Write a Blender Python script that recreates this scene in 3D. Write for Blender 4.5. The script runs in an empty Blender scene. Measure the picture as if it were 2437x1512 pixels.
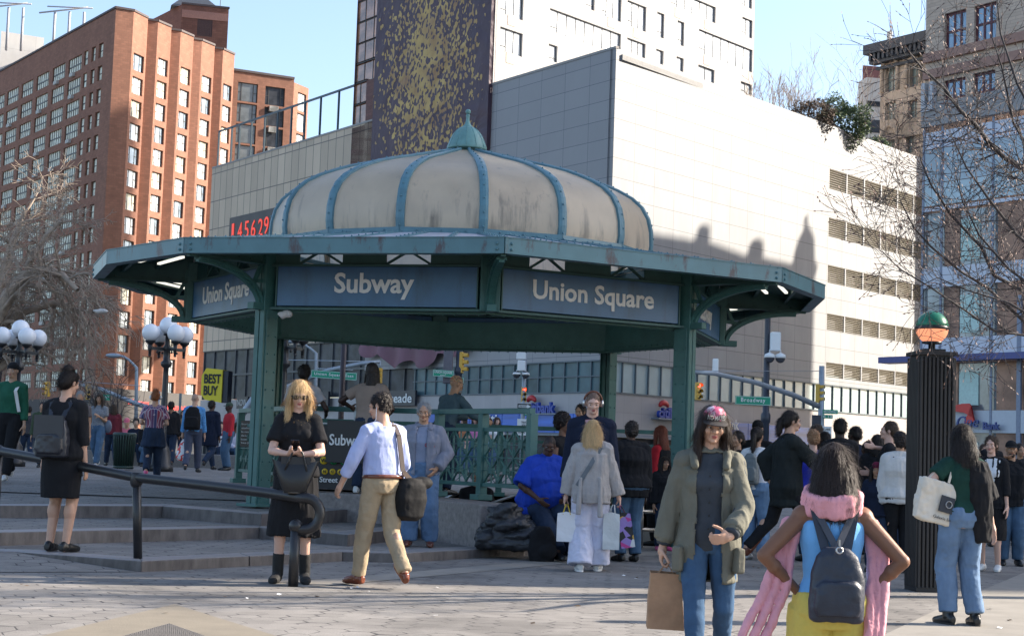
import bpy, bmesh, math, random
import numpy as np
from mathutils import Vector, Matrix, Quaternion
from math import radians as R, sin, cos, pi
random.seed(7)
SC = bpy.context.scene
COL = SC.collection
# ------------------------------------------------------------------ camera
CAMZ = 1.22                       # eye height over the lower plaza
FPX, CX, CY = 3865.7, 1218.0, 756.0   # focal length and centre, in pixels of a 2436 px wide frame
PITCH, ROLL = R(4.81), R(2.01)
fwd = Vector((0, cos(PITCH), sin(PITCH))); up0 = Vector((0, -sin(PITCH), cos(PITCH))); rt0 = Vector((1, 0, 0))
RT = rt0*cos(ROLL) + up0*sin(ROLL); UP = up0*cos(ROLL) - rt0*sin(ROLL)
cam_d = bpy.data.cameras.new('camera'); cam = bpy.data.objects.new('camera', cam_d); COL.objects.link(cam)
cam_d.sensor_width = 36.0; cam_d.lens = 36.0*FPX/2436.0
cam_d.clip_start = 0.1; cam_d.clip_end = 5000
M = Matrix((RT, UP, -fwd)).transposed().to_4x4(); M.translation = (0, 0, CAMZ); cam.matrix_world = M
SC.camera = cam
# ------------------------------------------------------------------ light
SUN_EL, SUN_AZ = 28.0, 14.0       # the sun stands to the right, 14 degrees beyond the picture plane
w = bpy.data.worlds.new('World'); SC.world = w; w.use_nodes = True
nt = w.node_tree; bg = nt.nodes['Background']
sky = nt.nodes.new('ShaderNodeTexSky'); sky.sky_type = 'NISHITA'; sky.sun_disc = False
sky.sun_elevation = R(SUN_EL); sky.sun_rotation = R(90-SUN_AZ); sky.altitude = 0; sky.air_density = 1.0
sky.dust_density = 1.6; sky.ozone_density = 3.0
hs = nt.nodes.new('ShaderNodeHueSaturation'); hs.inputs['Saturation'].default_value = .9; hs.inputs['Value'].default_value = 1.0; nt.links.new(sky.outputs[0], hs.inputs['Color']); nt.links.new(hs.outputs[0], bg.inputs[0]); bg.inputs[1].default_value = 0.12
sl = bpy.data.lights.new('sun', 'SUN'); sl.energy = 5.0; sl.angle = R(0.53); sl.color = (1.0, .89, .75)
so = bpy.data.objects.new('sun', sl); COL.objects.link(so)
SDIR = Vector((cos(R(SUN_EL))*cos(R(SUN_AZ)), cos(R(SUN_EL))*sin(R(SUN_AZ)), sin(R(SUN_EL))))
so.rotation_euler = SDIR.to_track_quat('Z', 'Y').to_euler(); so.location = SDIR*50
SC.view_settings.view_transform = 'Standard'; SC.view_settings.look = 'None'
SC.view_settings.exposure = 1.42; SC.view_settings.gamma = 1.0
SC.cycles.max_bounces = 6; SC.cycles.diffuse_bounces = 3; SC.cycles.glossy_bounces = 3
SC.cycles.transmission_bounces = 4; SC.cycles.transparent_max_bounces = 6
SC.cycles.use_denoising = True; SC.cycles.caustics_reflective = False; SC.cycles.caustics_refractive = False
SC.cycles.sample_clamp_indirect = 6

# ------------------------------------------------------------------ projection helpers
CAMP = Vector((0, 0, CAMZ))
def ray(px, py):
    return (RT*(px-CX) + UP*(CY-py) + fwd*FPX)
def at(px, py, D):
    d = ray(px, py); return CAMP + d*(D/d.y)
def gp(px, py, z):
    d = ray(px, py); return CAMP + d*((z-CAMZ)/d.z)
class Face:
    """a vertical plane: local x along it, local z up, local -y out towards the street"""
    def __init__(s, p0, az):
        s.p = Vector((p0[0], p0[1], 0)); s.az = az; s.d = Vector((sin(az), cos(az), 0))
        s.n = Vector((s.d.y, -s.d.x, 0))
    def uz(s, px, py):
        d = ray(px, py); t = (s.p-CAMP).dot(s.n)/d.dot(s.n); q = CAMP+d*t
        return (q-s.p).dot(s.d), q.z
    def u(s, px, py=900): return s.uz(px, py)[0]
    def rotz(s): return pi/2 - s.az
    def pt(s, u, z=0, out=0): 
        return s.p + s.d*u + s.n*out + Vector((0, 0, z))

# ------------------------------------------------------------------ mesh helpers
def link(o, parent=None):
    COL.objects.link(o)
    if parent is not None: o.parent = parent
    return o
def tag(o, label=None, cat=None, group=None, kind=None):
    if label: o['label'] = label
    if cat: o['category'] = cat
    if group: o['group'] = group
    if kind: o['kind'] = kind
    return o
def empty(name, loc=(0,0,0), rz=0, label=None, cat=None, group=None, kind=None, parent=None):
    o = bpy.data.objects.new(name, None); o.empty_display_size = .2
    link(o, parent); o.location = loc; o.rotation_euler = (0, 0, rz)
    return tag(o, label, cat, group, kind)
class MB:
    def __init__(s): s.v = []; s.f = []; s.m = []; s.sm = []
    def add(s, vs, fs, mi=0, smooth=False):
        b = len(s.v); s.v += [tuple(x) for x in vs]
        for f in fs: s.f.append(tuple(i+b for i in f)); s.m.append(mi); s.sm.append(smooth)
        return s
    def box(s, c, size, rz=0, mi=0, rot=None):
        hx, hy, hz = size[0]/2, size[1]/2, size[2]/2
        vs = [Vector((x, y, z)) for z in (-hz, hz) for x, y in ((-hx, -hy), (hx, -hy), (hx, hy), (-hx, hy))]
        m = rot if rot is not None else Matrix.Rotation(rz, 3, 'Z')
        return s.add([m @ v + Vector(c) for v in vs], [(3,2,1,0),(4,5,6,7),(0,1,5,4),(1,2,6,5),(2,3,7,6),(3,0,4,7)], mi)
    def bb(s, x0, x1, y0, y1, z0, z1, mi=0):
        return s.box(((x0+x1)/2, (y0+y1)/2, (z0+z1)/2), (abs(x1-x0), abs(y1-y0), abs(z1-z0)), 0, mi)
    def bar(s, a, b, w_, h_, mi=0, upv=(0, 0, 1)):
        a = Vector(a); b = Vector(b); d = b-a; L = d.length
        if L < 1e-6: return s
        d.normalize(); u = Vector(upv)
        if abs(d.dot(u)) > .98: u = Vector((0, 1, 0))
        x = d.cross(u).normalized(); z = x.cross(d).normalized()
        m = Matrix((x, d, z)).transposed()
        return s.box((a+b)/2, (w_, L, h_), 0, mi, m)
    def tube(s, pts, r, n=8, mi=0, caps=True, closed=False):
        pts = [Vector(p) for p in pts]; rs = r if hasattr(r, '__len__') else [r]*len(pts)
        rings = []; prev = None
        for i, p in enumerate(pts):
            a = pts[max(0, i-1)]; b = pts[min(len(pts)-1, i+1)]; d = (b-a)
            d = d.normalized() if d.length > 1e-9 else Vector((0, 0, 1))
            u = prev if prev is not None else (Vector((0, 0, 1)) if abs(d.z) < .9 else Vector((1, 0, 0)))
            x = d.cross(u)
            if x.length < 1e-6: x = d.orthogonal()
            x.normalize(); y = x.cross(d).normalized(); prev = y
            rings.append([p + (x*cos(2*pi*k/n) + y*sin(2*pi*k/n))*rs[i] for k in range(n)])
        vs = [q for rg in rings for q in rg]; fs = []
        for i in range(len(rings)-1):
            for k in range(n):
                k2 = (k+1) % n; fs.append((i*n+k, i*n+k2, (i+1)*n+k2, (i+1)*n+k))
        if caps: fs.append(tuple(range(n-1, -1, -1))); fs.append(tuple((len(rings)-1)*n+k for k in range(n)))
        return s.add(vs, fs, mi, True)
    def lathe(s, prof, n=24, c=(0, 0, 0), mi=0, smooth=True, a0=0, sx=1, sy=1):
        vs = []; fs = []; c = Vector(c)
        for r, z in prof:
            for k in range(n):
                a = a0+2*pi*k/n; vs.append(c+Vector((r*cos(a)*sx, r*sin(a)*sy, z)))
        for i in range(len(prof)-1):
            for k in range(n):
                k2 = (k+1) % n; fs.append((i*n+k, i*n+k2, (i+1)*n+k2, (i+1)*n+k))
        if prof[0][0] > 1e-6: fs.append(tuple(range(n-1, -1, -1)))
        if prof[-1][0] > 1e-6: fs.append(tuple((len(prof)-1)*n+k for k in range(n)))
        return s.add(vs, fs, mi, smooth)
    def ball(s, c, r, n=14, m=8, mi=0, sc=(1, 1, 1)):
        prof = [(r*sin(pi*i/m)+1e-7, -r*cos(pi*i/m)) for i in range(m+1)]
        b = len(s.v); s.lathe(prof, n, (0, 0, 0), mi)
        for i in range(b, len(s.v)):
            v = s.v[i]; s.v[i] = (v[0]*sc[0]+c[0], v[1]*sc[1]+c[1], v[2]*sc[2]+c[2])
        return s
    def prism(s, poly, z0, z1, mi=0):
        n = len(poly); vs = [(p[0], p[1], z0) for p in poly]+[(p[0], p[1], z1) for p in poly]
        fs = [tuple(range(n-1, -1, -1)), tuple(range(n, 2*n))]+[(i, (i+1) % n, n+(i+1) % n, n+i) for i in range(n)]
        return s.add(vs, fs, mi)
    def quad(s, a, b, c, d, mi=0): return s.add([a, b, c, d], [(0, 1, 2, 3)], mi)
    def build(s, name, mats, parent=None, bevel=0, loc=None, rz=None, fix=True):
        me = bpy.data.meshes.new(name); me.from_pydata(s.v, [], s.f)
        if not isinstance(mats, (list, tuple)): mats = [mats]
        for m in mats: me.materials.append(m)
        me.polygons.foreach_set('material_index', s.m); me.polygons.foreach_set('use_smooth', s.sm)
        if fix:
            bm = bmesh.new(); bm.from_mesh(me); bmesh.ops.recalc_face_normals(bm, faces=bm.faces); bm.to_mesh(me); bm.free()
        me.update(); o = bpy.data.objects.new(name, me); link(o, parent)
        if bevel:
            b = o.modifiers.new('bevel', 'BEVEL'); b.width = bevel; b.segments = 2; b.limit_method = 'ANGLE'; b.angle_limit = R(40)
        if loc is not None: o.location = loc
        if rz is not None: o.rotation_euler = (0, 0, rz)
        return o
def wall_mesh(mb, x0, x1, z0, z1, holes, depth=.3, mi=0, mir=None, y=0.0):
    """wall in the local xz plane facing -y, with rectangular openings and their reveals"""
    holes = [(max(a, x0), min(b, x1), max(c, z0), min(d, z1)) for a, b, c, d in holes]
    holes = [h for h in holes if h[1]-h[0] > .02 and h[3]-h[2] > .02]
    xs = sorted(set([x0, x1]+[round(v, 4) for h in holes for v in h[:2]])); zs = sorted(set([z0, z1]+[round(v, 4) for h in holes for v in h[2:]]))
    mir = mi if mir is None else mir
    for i in range(len(xs)-1):
        zc0 = None
        for j in range(len(zs)):
            inside = True
            if j < len(zs)-1:
                cx_, cz_ = (xs[i]+xs[i+1])/2, (zs[j]+zs[j+1])/2
                inside = any(a < cx_ < b and c < cz_ < d for a, b, c, d in holes)
            if not inside and zc0 is None: zc0 = zs[j]
            if (inside or j == len(zs)-1) and zc0 is not None:
                zz = zs[j]
                if zz > zc0: mb.quad((xs[i], y, zc0), (xs[i+1], y, zc0), (xs[i+1], y, zz), (xs[i], y, zz), mi)
                zc0 = None
    for a, b, c, d in holes:
        mb.quad((a, y, c), (a, y, d), (a, y+depth, d), (a, y+depth, c), mir); mb.quad((b, y, d), (b, y, c), (b, y+depth, c), (b, y+depth, d), mir)
        mb.quad((b, y, c), (a, y, c), (a, y+depth, c), (b, y+depth, c), mir); mb.quad((a, y, d), (b, y, d), (b, y+depth, d), (a, y+depth, d), mir)
def copy_tree(o, parent=None):
    c = o.copy(); COL.objects.link(c); c.parent = parent
    for ch in o.children: copy_tree(ch, c)
    return c
def inst(src, name, parent, loc, rz=0, scale=None, mats=None):
    o = bpy.data.objects.new(name, src.data if hasattr(src, 'data') else src); link(o, parent); o.location = loc; o.rotation_euler = (0, 0, rz)
    if scale: o.scale = scale
    return o

# temp scene used to evaluate modifiers and text
TS = bpy.data.scenes.new('bench')
def evaluate(o):
    TS.collection.objects.link(o); vl = TS.view_layers[0]; vl.update()
    dg = vl.depsgraph; dg.update()
    me = bpy.data.meshes.new_from_object(o.evaluated_get(dg), preserve_all_data_layers=False, depsgraph=dg)
    TS.collection.objects.unlink(o); bpy.data.objects.remove(o)
    return me
def text_mesh(txt, size=1.0, ext=.01, bold=.0, align='CENTER', shear=0, spacing=1.0, ysc=1.0, xsc=1.0):
    """lettering in the xz plane facing -y, centred on its middle"""
    cu = bpy.data.curves.new('lettering', 'FONT'); cu.body = txt; cu.size = size; cu.extrude = ext; cu.offset = bold
    cu.align_x = align; cu.align_y = 'CENTER'; cu.shear = shear; cu.space_character = spacing; cu.resolution_u = 3
    me = evaluate(bpy.data.objects.new('lettering', cu))
    n = len(me.vertices); a = np.empty(n*3); me.vertices.foreach_get('co', a); a = a.reshape(-1, 3)
    if n:
        a[:, 1] -= (a[:, 1].max()+a[:, 1].min())/2
        if align == 'CENTER': a[:, 0] -= (a[:, 0].max()+a[:, 0].min())/2
        b = np.stack([a[:, 0]*xsc, -a[:, 2], a[:, 1]*ysc], 1); me.vertices.foreach_set('co', b.ravel())
    me.update(); return me
def text(txt, parent, loc, rz=0, width=None, height=None, mat=None, name='lettering', **k):
    me = text_mesh(txt, **k); n = len(me.vertices); a = np.empty(n*3); me.vertices.foreach_get('co', a); a = a.reshape(-1, 3)
    sx = width/(np.ptp(a[:, 0])) if width else 1; sz = height/(np.ptp(a[:, 2])) if height else sx
    if not width: sx = sz
    a[:, 0] *= sx; a[:, 2] *= sz; me.vertices.foreach_set('co', a.ravel()); me.materials.clear(); me.materials.append(mat); me.update()
    o = bpy.data.objects.new(name, me); link(o, parent); o.location = loc; o.rotation_euler = (0, 0, rz); return o

# ------------------------------------------------------------------ noise (for geometry)
_rs = np.random.RandomState(3); _perm = _rs.permutation(256); _perm = np.concatenate([_perm, _perm, _perm]); _val = _rs.rand(256)*2-1
def vnoise(p):
    p = np.asarray(p, dtype=float); i = np.floor(p).astype(int); f = p-i; f = f*f*(3-2*f); i &= 255
    def h(a, b, c): return _val[_perm[_perm[_perm[a & 255]+(b & 255)]+(c & 255)] & 255]
    x, y, z = i[:, 0], i[:, 1], i[:, 2]; u, v, w_ = f[:, 0], f[:, 1], f[:, 2]
    l = lambda a, b, t: a+(b-a)*t
    return l(l(l(h(x, y, z), h(x+1, y, z), u), l(h(x, y+1, z), h(x+1, y+1, z), u), v), l(l(h(x, y, z+1), h(x+1, y, z+1), u), l(h(x, y+1, z+1), h(x+1, y+1, z+1), u), v), w_)

# ------------------------------------------------------------------ materials
def newmat(name):
    m = bpy.data.materials.new(name); m.use_nodes = True; return m, m.node_tree, m.node_tree.nodes['Principled BSDF']
def N(nt_, t, **k):
    n = nt_.nodes.new(t)
    for a, b in k.items():
        if a.startswith('i_'): n.inputs[a[2:].replace('_', ' ')].default_value = b
        else: setattr(n, a, b)
    return n
def ramp(nt_, src, stops):
    r = nt_.nodes.new('ShaderNodeValToRGB'); cr = r.color_ramp
    while len(cr.elements) < len(stops): cr.elements.new(.5)
    for e, (p, c) in zip(cr.elements, stops): e.position = p; e.color = (*c, 1) if len(c) == 3 else c
    nt_.links.new(src, r.inputs[0]); return r
_mc = {}
def mat(name, col, rough=.6, metal=0, var=.12, scale=6, bump=0, bscale=None, spec=.5, stretch=(1, 1, 1), sheen=0, detail=5, coat=0):
    """base colour with noise variation, optional bump; object coordinates"""
    if name in _mc: return _mc[name]
    m, t, b = newmat(name); L = t.links.new
    tc = N(t, 'ShaderNodeTexCoord'); mp = N(t, 'ShaderNodeMapping'); mp.inputs['Scale'].default_value = stretch
    L(tc.outputs['Object'], mp.inputs[0])
    ns = N(t, 'ShaderNodeTexNoise', i_Scale=scale, i_Detail=detail, i_Roughness=.6); L(mp.outputs[0], ns.inputs['Vector'])
    c = np.array(col[:3]); lo = tuple(np.clip(c*(1-var), 0, 1)); hi = tuple(np.clip(c*(1+var), 0, 1))
    r = ramp(t, ns.outputs['Fac'], [(.3, lo), (.7, hi)]); L(r.outputs[0], b.inputs['Base Color'])
    b.inputs['Roughness'].default_value = rough; b.inputs['Metallic'].default_value = metal; b.inputs['Specular IOR Level'].default_value = spec
    if sheen: b.inputs['Sheen Weight'].default_value = sheen
    if coat: b.inputs['Coat Weight'].default_value = coat
    if bump:
        n2 = N(t, 'ShaderNodeTexNoise', i_Scale=bscale or scale*4, i_Detail=6); L(mp.outputs[0], n2.inputs['Vector'])
        bu = N(t, 'ShaderNodeBump', i_Strength=bump, i_Distance=.01); L(n2.outputs['Fac'], bu.inputs['Height']); L(bu.outputs[0], b.inputs['Normal'])
    _mc[name] = m; return m
# ================================================================== MATERIAL LIBRARY
def panelmat(name, col, pw, ph, jw=.03, jcol=None, rough=.6, var=.06, offset=0.0, bump=.3, metal=0, noise=.1, spec=.4, streak=0.0, yaxis=False):
    """flat panels or bricks laid out in the wall's own x and z metres"""
    if name in _mc: return _mc[name]
    m, t, b = newmat(name); L = t.links.new
    tc = N(t, 'ShaderNodeTexCoord'); sp = N(t, 'ShaderNodeSeparateXYZ'); cb = N(t, 'ShaderNodeCombineXYZ'); L(tc.outputs['Object'], sp.inputs[0])
    L(sp.outputs['Y' if yaxis else 'X'], cb.inputs[0]); L(sp.outputs['Z'], cb.inputs[1])
    br = N(t, 'ShaderNodeTexBrick'); br.offset = offset; br.squash = 1
    c = np.array(col); jc = jcol or tuple(c*.45)
    br.inputs['Color1'].default_value = (*np.clip(c*(1-var), 0, 1), 1); br.inputs['Color2'].default_value = (*np.clip(c*(1+var), 0, 1), 1); br.inputs['Mortar'].default_value = (*jc, 1)
    br.inputs['Scale'].default_value = 1; br.inputs['Mortar Size'].default_value = jw/2; br.inputs['Mortar Smooth'].default_value = .1
    br.inputs['Brick Width'].default_value = pw; br.inputs['Row Height'].default_value = ph; L(cb.outputs[0], br.inputs['Vector'])
    ns = N(t, 'ShaderNodeTexNoise', i_Scale=.35, i_Detail=8, i_Roughness=.65); mp = N(t, 'ShaderNodeMapping'); mp.inputs['Scale'].default_value = (1.6, 1.6, .5 if streak else 1)
    L(tc.outputs['Object'], mp.inputs[0]); L(mp.outputs[0], ns.inputs['Vector'])
    r = ramp(t, ns.outputs['Fac'], [(.25, (1-noise*2,)*3), (.75, (1+noise*.5,)*3)])
    mx = N(t, 'ShaderNodeMix'); mx.data_type = 'RGBA'; mx.blend_type = 'MULTIPLY'; mx.inputs['Factor'].default_value = 1
    L(br.outputs['Color'], mx.inputs['A']); L(r.outputs[0], mx.inputs['B']); L(mx.outputs['Result'], b.inputs['Base Color'])
    b.inputs['Roughness'].default_value = rough; b.inputs['Metallic'].default_value = metal; b.inputs['Specular IOR Level'].default_value = spec
    if bump:
        bu = N(t, 'ShaderNodeBump', i_Strength=bump, i_Distance=.02); bu.invert = True; L(br.outputs['Fac'], bu.inputs['Height']); L(bu.outputs[0], b.inputs['Normal'])
    _mc[name] = m; return m
def paving(name, col, S=.22, joint=.026, rough=.85, jcol=(.05, .047, .048), var=.16):
    """hexagonal asphalt blocks"""
    m, t, b = newmat(name); L = t.links.new
    tc = N(t, 'ShaderNodeTexCoord'); mp = N(t, 'ShaderNodeMapping'); mp.inputs['Rotation'].default_value = (0, 0, R(34)); mp.inputs['Scale'].default_value = (1/S, 1/S, 0)
    L(tc.outputs['Object'], mp.inputs[0])
    wn = N(t, 'ShaderNodeTexNoise', i_Scale=2.2, i_Detail=2); L(tc.outputs['Object'], wn.inputs['Vector'])
    def V(op, a, bb=None, c=None):
        n = N(t, 'ShaderNodeVectorMath', operation=op)
        for i, x in enumerate((a, bb, c)):
            if x is None: continue
            if isinstance(x, (tuple, Vector)): n.inputs[i].default_value = x
            else: L(x, n.inputs[i])
        return n
    wsc = V('MULTIPLY', V('SUBTRACT', wn.outputs['Color'], (.5, .5, .5)).outputs[0], (.16, .16, 0)); p = V('ADD', mp.outputs[0], wsc.outputs[0])
    s = (1, 1.7320508, 1); h = (.5, .8660254, .5)
    def cell(off):
        q = V('ADD', p.outputs[0], off); d = V('DIVIDE', q.outputs[0], s); f = V('FRACTION', d.outputs[0]); mu = V('MULTIPLY', f.outputs[0], s); return V('SUBTRACT', mu.outputs[0], h)
    a = cell((0, 0, 0)); c = cell(h)
    la = V('LENGTH', V('MULTIPLY', a.outputs[0], (1, 1, 0)).outputs[0]); lc = V('LENGTH', V('MULTIPLY', c.outputs[0], (1, 1, 0)).outputs[0])
    cmp_ = N(t, 'ShaderNodeMath', operation='LESS_THAN'); L(la.outputs['Value'], cmp_.inputs[0]); L(lc.outputs['Value'], cmp_.inputs[1])
    g = N(t, 'ShaderNodeMix'); g.data_type = 'VECTOR'; L(cmp_.outputs[0], g.inputs['Factor']); L(c.outputs[0], g.inputs[4]); L(a.outputs[0], g.inputs[5])
    ab = V('ABSOLUTE', g.outputs[1]); dt = V('DOT_PRODUCT', ab.outputs[0], (.5, .8660254, 0)); sx = N(t, 'ShaderNodeSeparateXYZ'); L(ab.outputs[0], sx.inputs[0])
    mxx = N(t, 'ShaderNodeMath', operation='MAXIMUM'); L(dt.outputs['Value'], mxx.inputs[0]); L(sx.outputs[0], mxx.inputs[1])
    ctr = V('SUBTRACT', p.outputs[0], g.outputs[1]); wh = N(t, 'ShaderNodeTexWhiteNoise'); sn = V('SNAP', V('ADD', ctr.outputs[0], (.25, .2, 0)).outputs[0], (.5, .2887, 1)); L(sn.outputs[0], wh.inputs['Vector'])
    ns = N(t, 'ShaderNodeTexNoise', i_Scale=1.1, i_Detail=10, i_Roughness=.7); L(tc.outputs['Object'], ns.inputs['Vector'])
    c0 = np.array(col); r1 = ramp(t, ns.outputs['Fac'], [(.3, tuple(c0*(1-var*1.4))), (.7, tuple(c0*(1+var)))])
    r2 = ramp(t, wh.outputs['Value'], [(0, (.9,)*3), (1, (1.08,)*3)])
    fine = N(t, 'ShaderNodeTexNoise', i_Scale=90, i_Detail=3); L(tc.outputs['Object'], fine.inputs['Vector']); r3 = ramp(t, fine.outputs['Fac'], [(.3, (.86,)*3), (.7, (1.12,)*3)])
    def mul(x, y):
        k = N(t, 'ShaderNodeMix'); k.data_type = 'RGBA'; k.blend_type = 'MULTIPLY'; k.inputs['Factor'].default_value = 1; L(x, k.inputs['A']); L(y, k.inputs['B']); return k.outputs['Result']
    colr = mul(mul(r1.outputs[0], r2.outputs[0]), r3.outputs[0])
    gm = N(t, 'ShaderNodeTexVoronoi', i_Scale=2.6); L(tc.outputs['Object'], gm.inputs['Vector']); r4 = ramp(t, gm.outputs['Distance'], [(.0, (.45,)*3), (.055, (.5,)*3), (.07, (1,)*3)])
    st = N(t, 'ShaderNodeTexNoise', i_Scale=.5, i_Detail=7, i_Roughness=.7, i_Distortion=.8); L(tc.outputs['Object'], st.inputs['Vector']); r5 = ramp(t, st.outputs['Fac'], [(.36, (.74,)*3), (.5, (1,)*3), (.68, (1.1,)*3)])
    colr = mul(mul(colr, r4.outputs[0]), r5.outputs[0])
    # joints are open in places only
    jn = N(t, 'ShaderNodeTexNoise', i_Scale=3.4, i_Detail=3); L(tc.outputs['Object'], jn.inputs['Vector'])
    thr = N(t, 'ShaderNodeMapRange'); thr.inputs['From Min'].default_value = .44; thr.inputs['From Max'].default_value = .66; thr.inputs['To Min'].default_value = .5; thr.inputs['To Max'].default_value = .5-joint*2; L(jn.outputs['Fac'], thr.inputs['Value'])
    gt = N(t, 'ShaderNodeMath', operation='GREATER_THAN'); L(mxx.outputs[0], gt.inputs[0]); L(thr.outputs[0], gt.inputs[1])
    fm = N(t, 'ShaderNodeMix'); fm.data_type = 'RGBA'; L(gt.outputs[0], fm.inputs['Factor']); L(colr, fm.inputs['A']); fm.inputs['B'].default_value = (*jcol, 1); L(fm.outputs['Result'], b.inputs['Base Color'])
    b.inputs['Roughness'].default_value = rough; b.inputs['Specular IOR Level'].default_value = .3
    ad = N(t, 'ShaderNodeMath', operation='MULTIPLY'); L(gt.outputs[0], ad.inputs[0]); ad.inputs[1].default_value = -1.0; a2 = N(t, 'ShaderNodeMath', operation='ADD'); L(ad.outputs[0], a2.inputs[0]); L(fine.outputs['Fac'], a2.inputs[1])
    bu = N(t, 'ShaderNodeBump', i_Strength=.35, i_Distance=.006); L(a2.outputs[0], bu.inputs['Height']); L(bu.outputs[0], b.inputs['Normal'])
    return m
M_PAVE = paving('hex_paving', (.222, .207, .19))
M_CONC = mat('concrete_band', (.25, .23, .2), .85, var=.14, scale=2.5, bump=.3, bscale=60, detail=9)
M_GRAN = mat('granite', (.17, .155, .145), .5, var=.3, scale=30, bump=.2, bscale=120, detail=10)
M_RISER_SHADED = mat('granite_riser_shaded', (.125, .108, .1), .75, var=.45, scale=7, bump=.3, bscale=90, detail=10, stretch=(1, 1, .35)); M_TREAD_LIT = mat('granite_top_lit', (.25, .235, .23), .5, var=.2, scale=25, bump=.15, bscale=120, detail=10)  # stained risers darkened for shade, tops lightened for the light they catch
M_ROAD = mat('asphalt', (.075, .075, .08), .9, var=.2, scale=1.5, bump=.3, bscale=80)
M_GREEN = mat('green_paint', (.045, .135, .125), .42, var=.16, scale=5, bump=.06, bscale=30, spec=.45)
M_BLACKM = mat('black_iron', (.018, .018, .02), .38, var=.2, scale=8, bump=.08, bscale=60)
M_GALV = mat('galvanised', (.33, .37, .41), .45, metal=.3, var=.1, scale=5)
M_WHITE = mat('white_paint', (.8, .8, .79), .45, var=.03)
M_YEL = mat('signal_yellow', (.62, .36, .05), .45, var=.1)
M_GLASSD = mat('dark_glass', (.03, .04, .045), .06, var=.3, scale=.5, spec=.9)
M_BLK = mat('black_plastic', (.012, .012, .013), .5)
M_STEEL = mat('steel', (.5, .5, .5), .3, metal=.9, var=.1)

# ================================================================== GROUND
zs = lambda y: .39+.021*(min(y, 26)-20.6)+.006*max(0, y-26)
def sheet(name, polys, m, kind='structure'):
    b = MB()
    for p in polys: b.add(p, [tuple(range(len(p)))])
    o = b.build(name, m, fix=False); tag(o, kind=kind)
    for pl in o.data.polygons:
        if pl.normal.z < 0: pl.flip()
    return o
Z0 = 0.0
HX0, HX1, HY0, HY1 = -3.3, 3.3, 23.3, 28.1          # stairwell opening
sheet('ground', [[(-60, -30, -.5), (60, -30, -.5), (60, 7, -.28), (-60, 7, -.28)], [(-60, 7, -.28), (60, 7, -.28), (60, 11, 0), (-60, 11, 0)],
    [(-60, 11, 0), (60, 11, 0), (60, HY0, 0), (-60, HY0, 0)], [(-60, HY0, 0), (HX0, HY0, 0), (HX0, HY1, 0), (-60, HY1, 0)], [(HX1, HY0, 0), (60, HY0, 0), (60, HY1, 0), (HX1, HY1, 0)],
    [(-60, HY1, 0), (60, HY1, 0), (60, 48, 0), (-60, 48, 0)]], M_PAVE)
sheet('road', [[(-900, 48, -.12), (900, 48, -.12), (900, 104, -.12), (-900, 104, -.12)], [(60, -900, -.12), (900, -900, -.12), (900, 48, -.12), (60, 48, -.12)], [(-900, -900, -.12), (-60, -900, -.12), (-60, 48, -.12), (-900, 48, -.12)], [(-60, -900, -.52), (60, -900, -.52), (60, -30, -.52), (-60, -30, -.52)],
    [(-900, 104, -.12), (900, 104, -.12), (900, 3000, -.12), (-900, 3000, -.12)]], M_ROAD)
b = MB()
for x0 in range(-60, 60, 3): b.bb(x0, x0+2.97, 47.8, 48.15, -.13, .02)
tag(b.build('kerb', M_GRAN, bevel=.02), kind='structure')
b = MB()
for k in range(-14, 18): b.bb(k*1.2, k*1.2+.6, 52, 56, -.117, -.113)
b.bb(-40, 40, 75.9, 76.1, -.117, -.113); b.bb(-40, 40, 58, 58.3, -.117, -.113)
tag(b.build('road_markings', M_WHITE), kind='structure')
sheet('pavement', [[(-200, 104, .02), (200, 104, .02), (200, 320, .02), (-200, 320, .02)]], M_CONC)
# stairwell lining and steps going down
b = MB()
b.quad((HX0, HY0, -5), (HX0, HY1, -5), (HX0, HY1, 0), (HX0, HY0, 0)); b.quad((HX1, HY0, -5), (HX1, HY1, -5), (HX1, HY1, 0), (HX1, HY0, 0))
b.quad((HX0, HY0, -5), (HX1, HY0, -5), (HX1, HY0, 0), (HX0, HY0, 0)); b.quad((HX0, HY1, -5), (HX1, HY1, -5), (HX1, HY1, 0), (HX0, HY1, 0)); b.quad((HX0, HY0, -5), (HX1, HY0, -5), (HX1, HY1, -5), (HX0, HY1, -5))
tag(b.build('stairwell_wall', M_CONC), kind='structure')
b = MB()
for k in range(16): b.bb(3.2-.3*(k+1), 3.2-.3*k+.02, HY0+.05, HY1-.05, -5, -.155*(k+1))
tag(b.build('subway_steps', M_GRAN), kind='structure')
# pale concrete band crossing the plaza, corner patch with the iron grate
def strip(name, a, c, wd, m, z=.004):
    a = Vector(a); c = Vector(c); d = (c-a).normalized(); n = Vector((-d.y, d.x, 0))*wd/2
    return sheet(name, [[tuple((a-n)[:2])+(z,), tuple((a+n)[:2])+(z,), tuple((c+n)[:2])+(z,), tuple((c-n)[:2])+(z,)]], m)
p1 = gp(700, 1392, 0); p2 = gp(1150, 1362, 0); p3 = gp(1760, 1300, 0)
strip('concrete_band', (p1+(p1-p2)*.03), p2+(p3-p2)*1.6, .42, M_CONC)
ga = gp(415, 1437, 0); gl = gp(-100, 1560, 0); gr_ = gp(760, 1545, 0); gf = gp(250, 1700, 0)
sheet('concrete_patch', [[tuple(gl[:2])+(.005,), tuple(ga[:2])+(.005,), tuple(gr_[:2])+(.005,), tuple(gf[:2])+(.005,)]], mat('concrete_warm', (.2, .172, .13), .85, var=.12, scale=3, bump=.3, bscale=70))
rp = gp(2200, 1512, 0); 
sheet('concrete_slab', [[tuple(gp(2060, 1530, 0)[:2])+(.004,), tuple(gp(2250, 1440, 0)[:2])+(.004,), tuple(gp(2440, 1360, 0)[:2])+(.004,), (9, 13, .004), (6, 11.2, .004)]], M_CONC)
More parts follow.
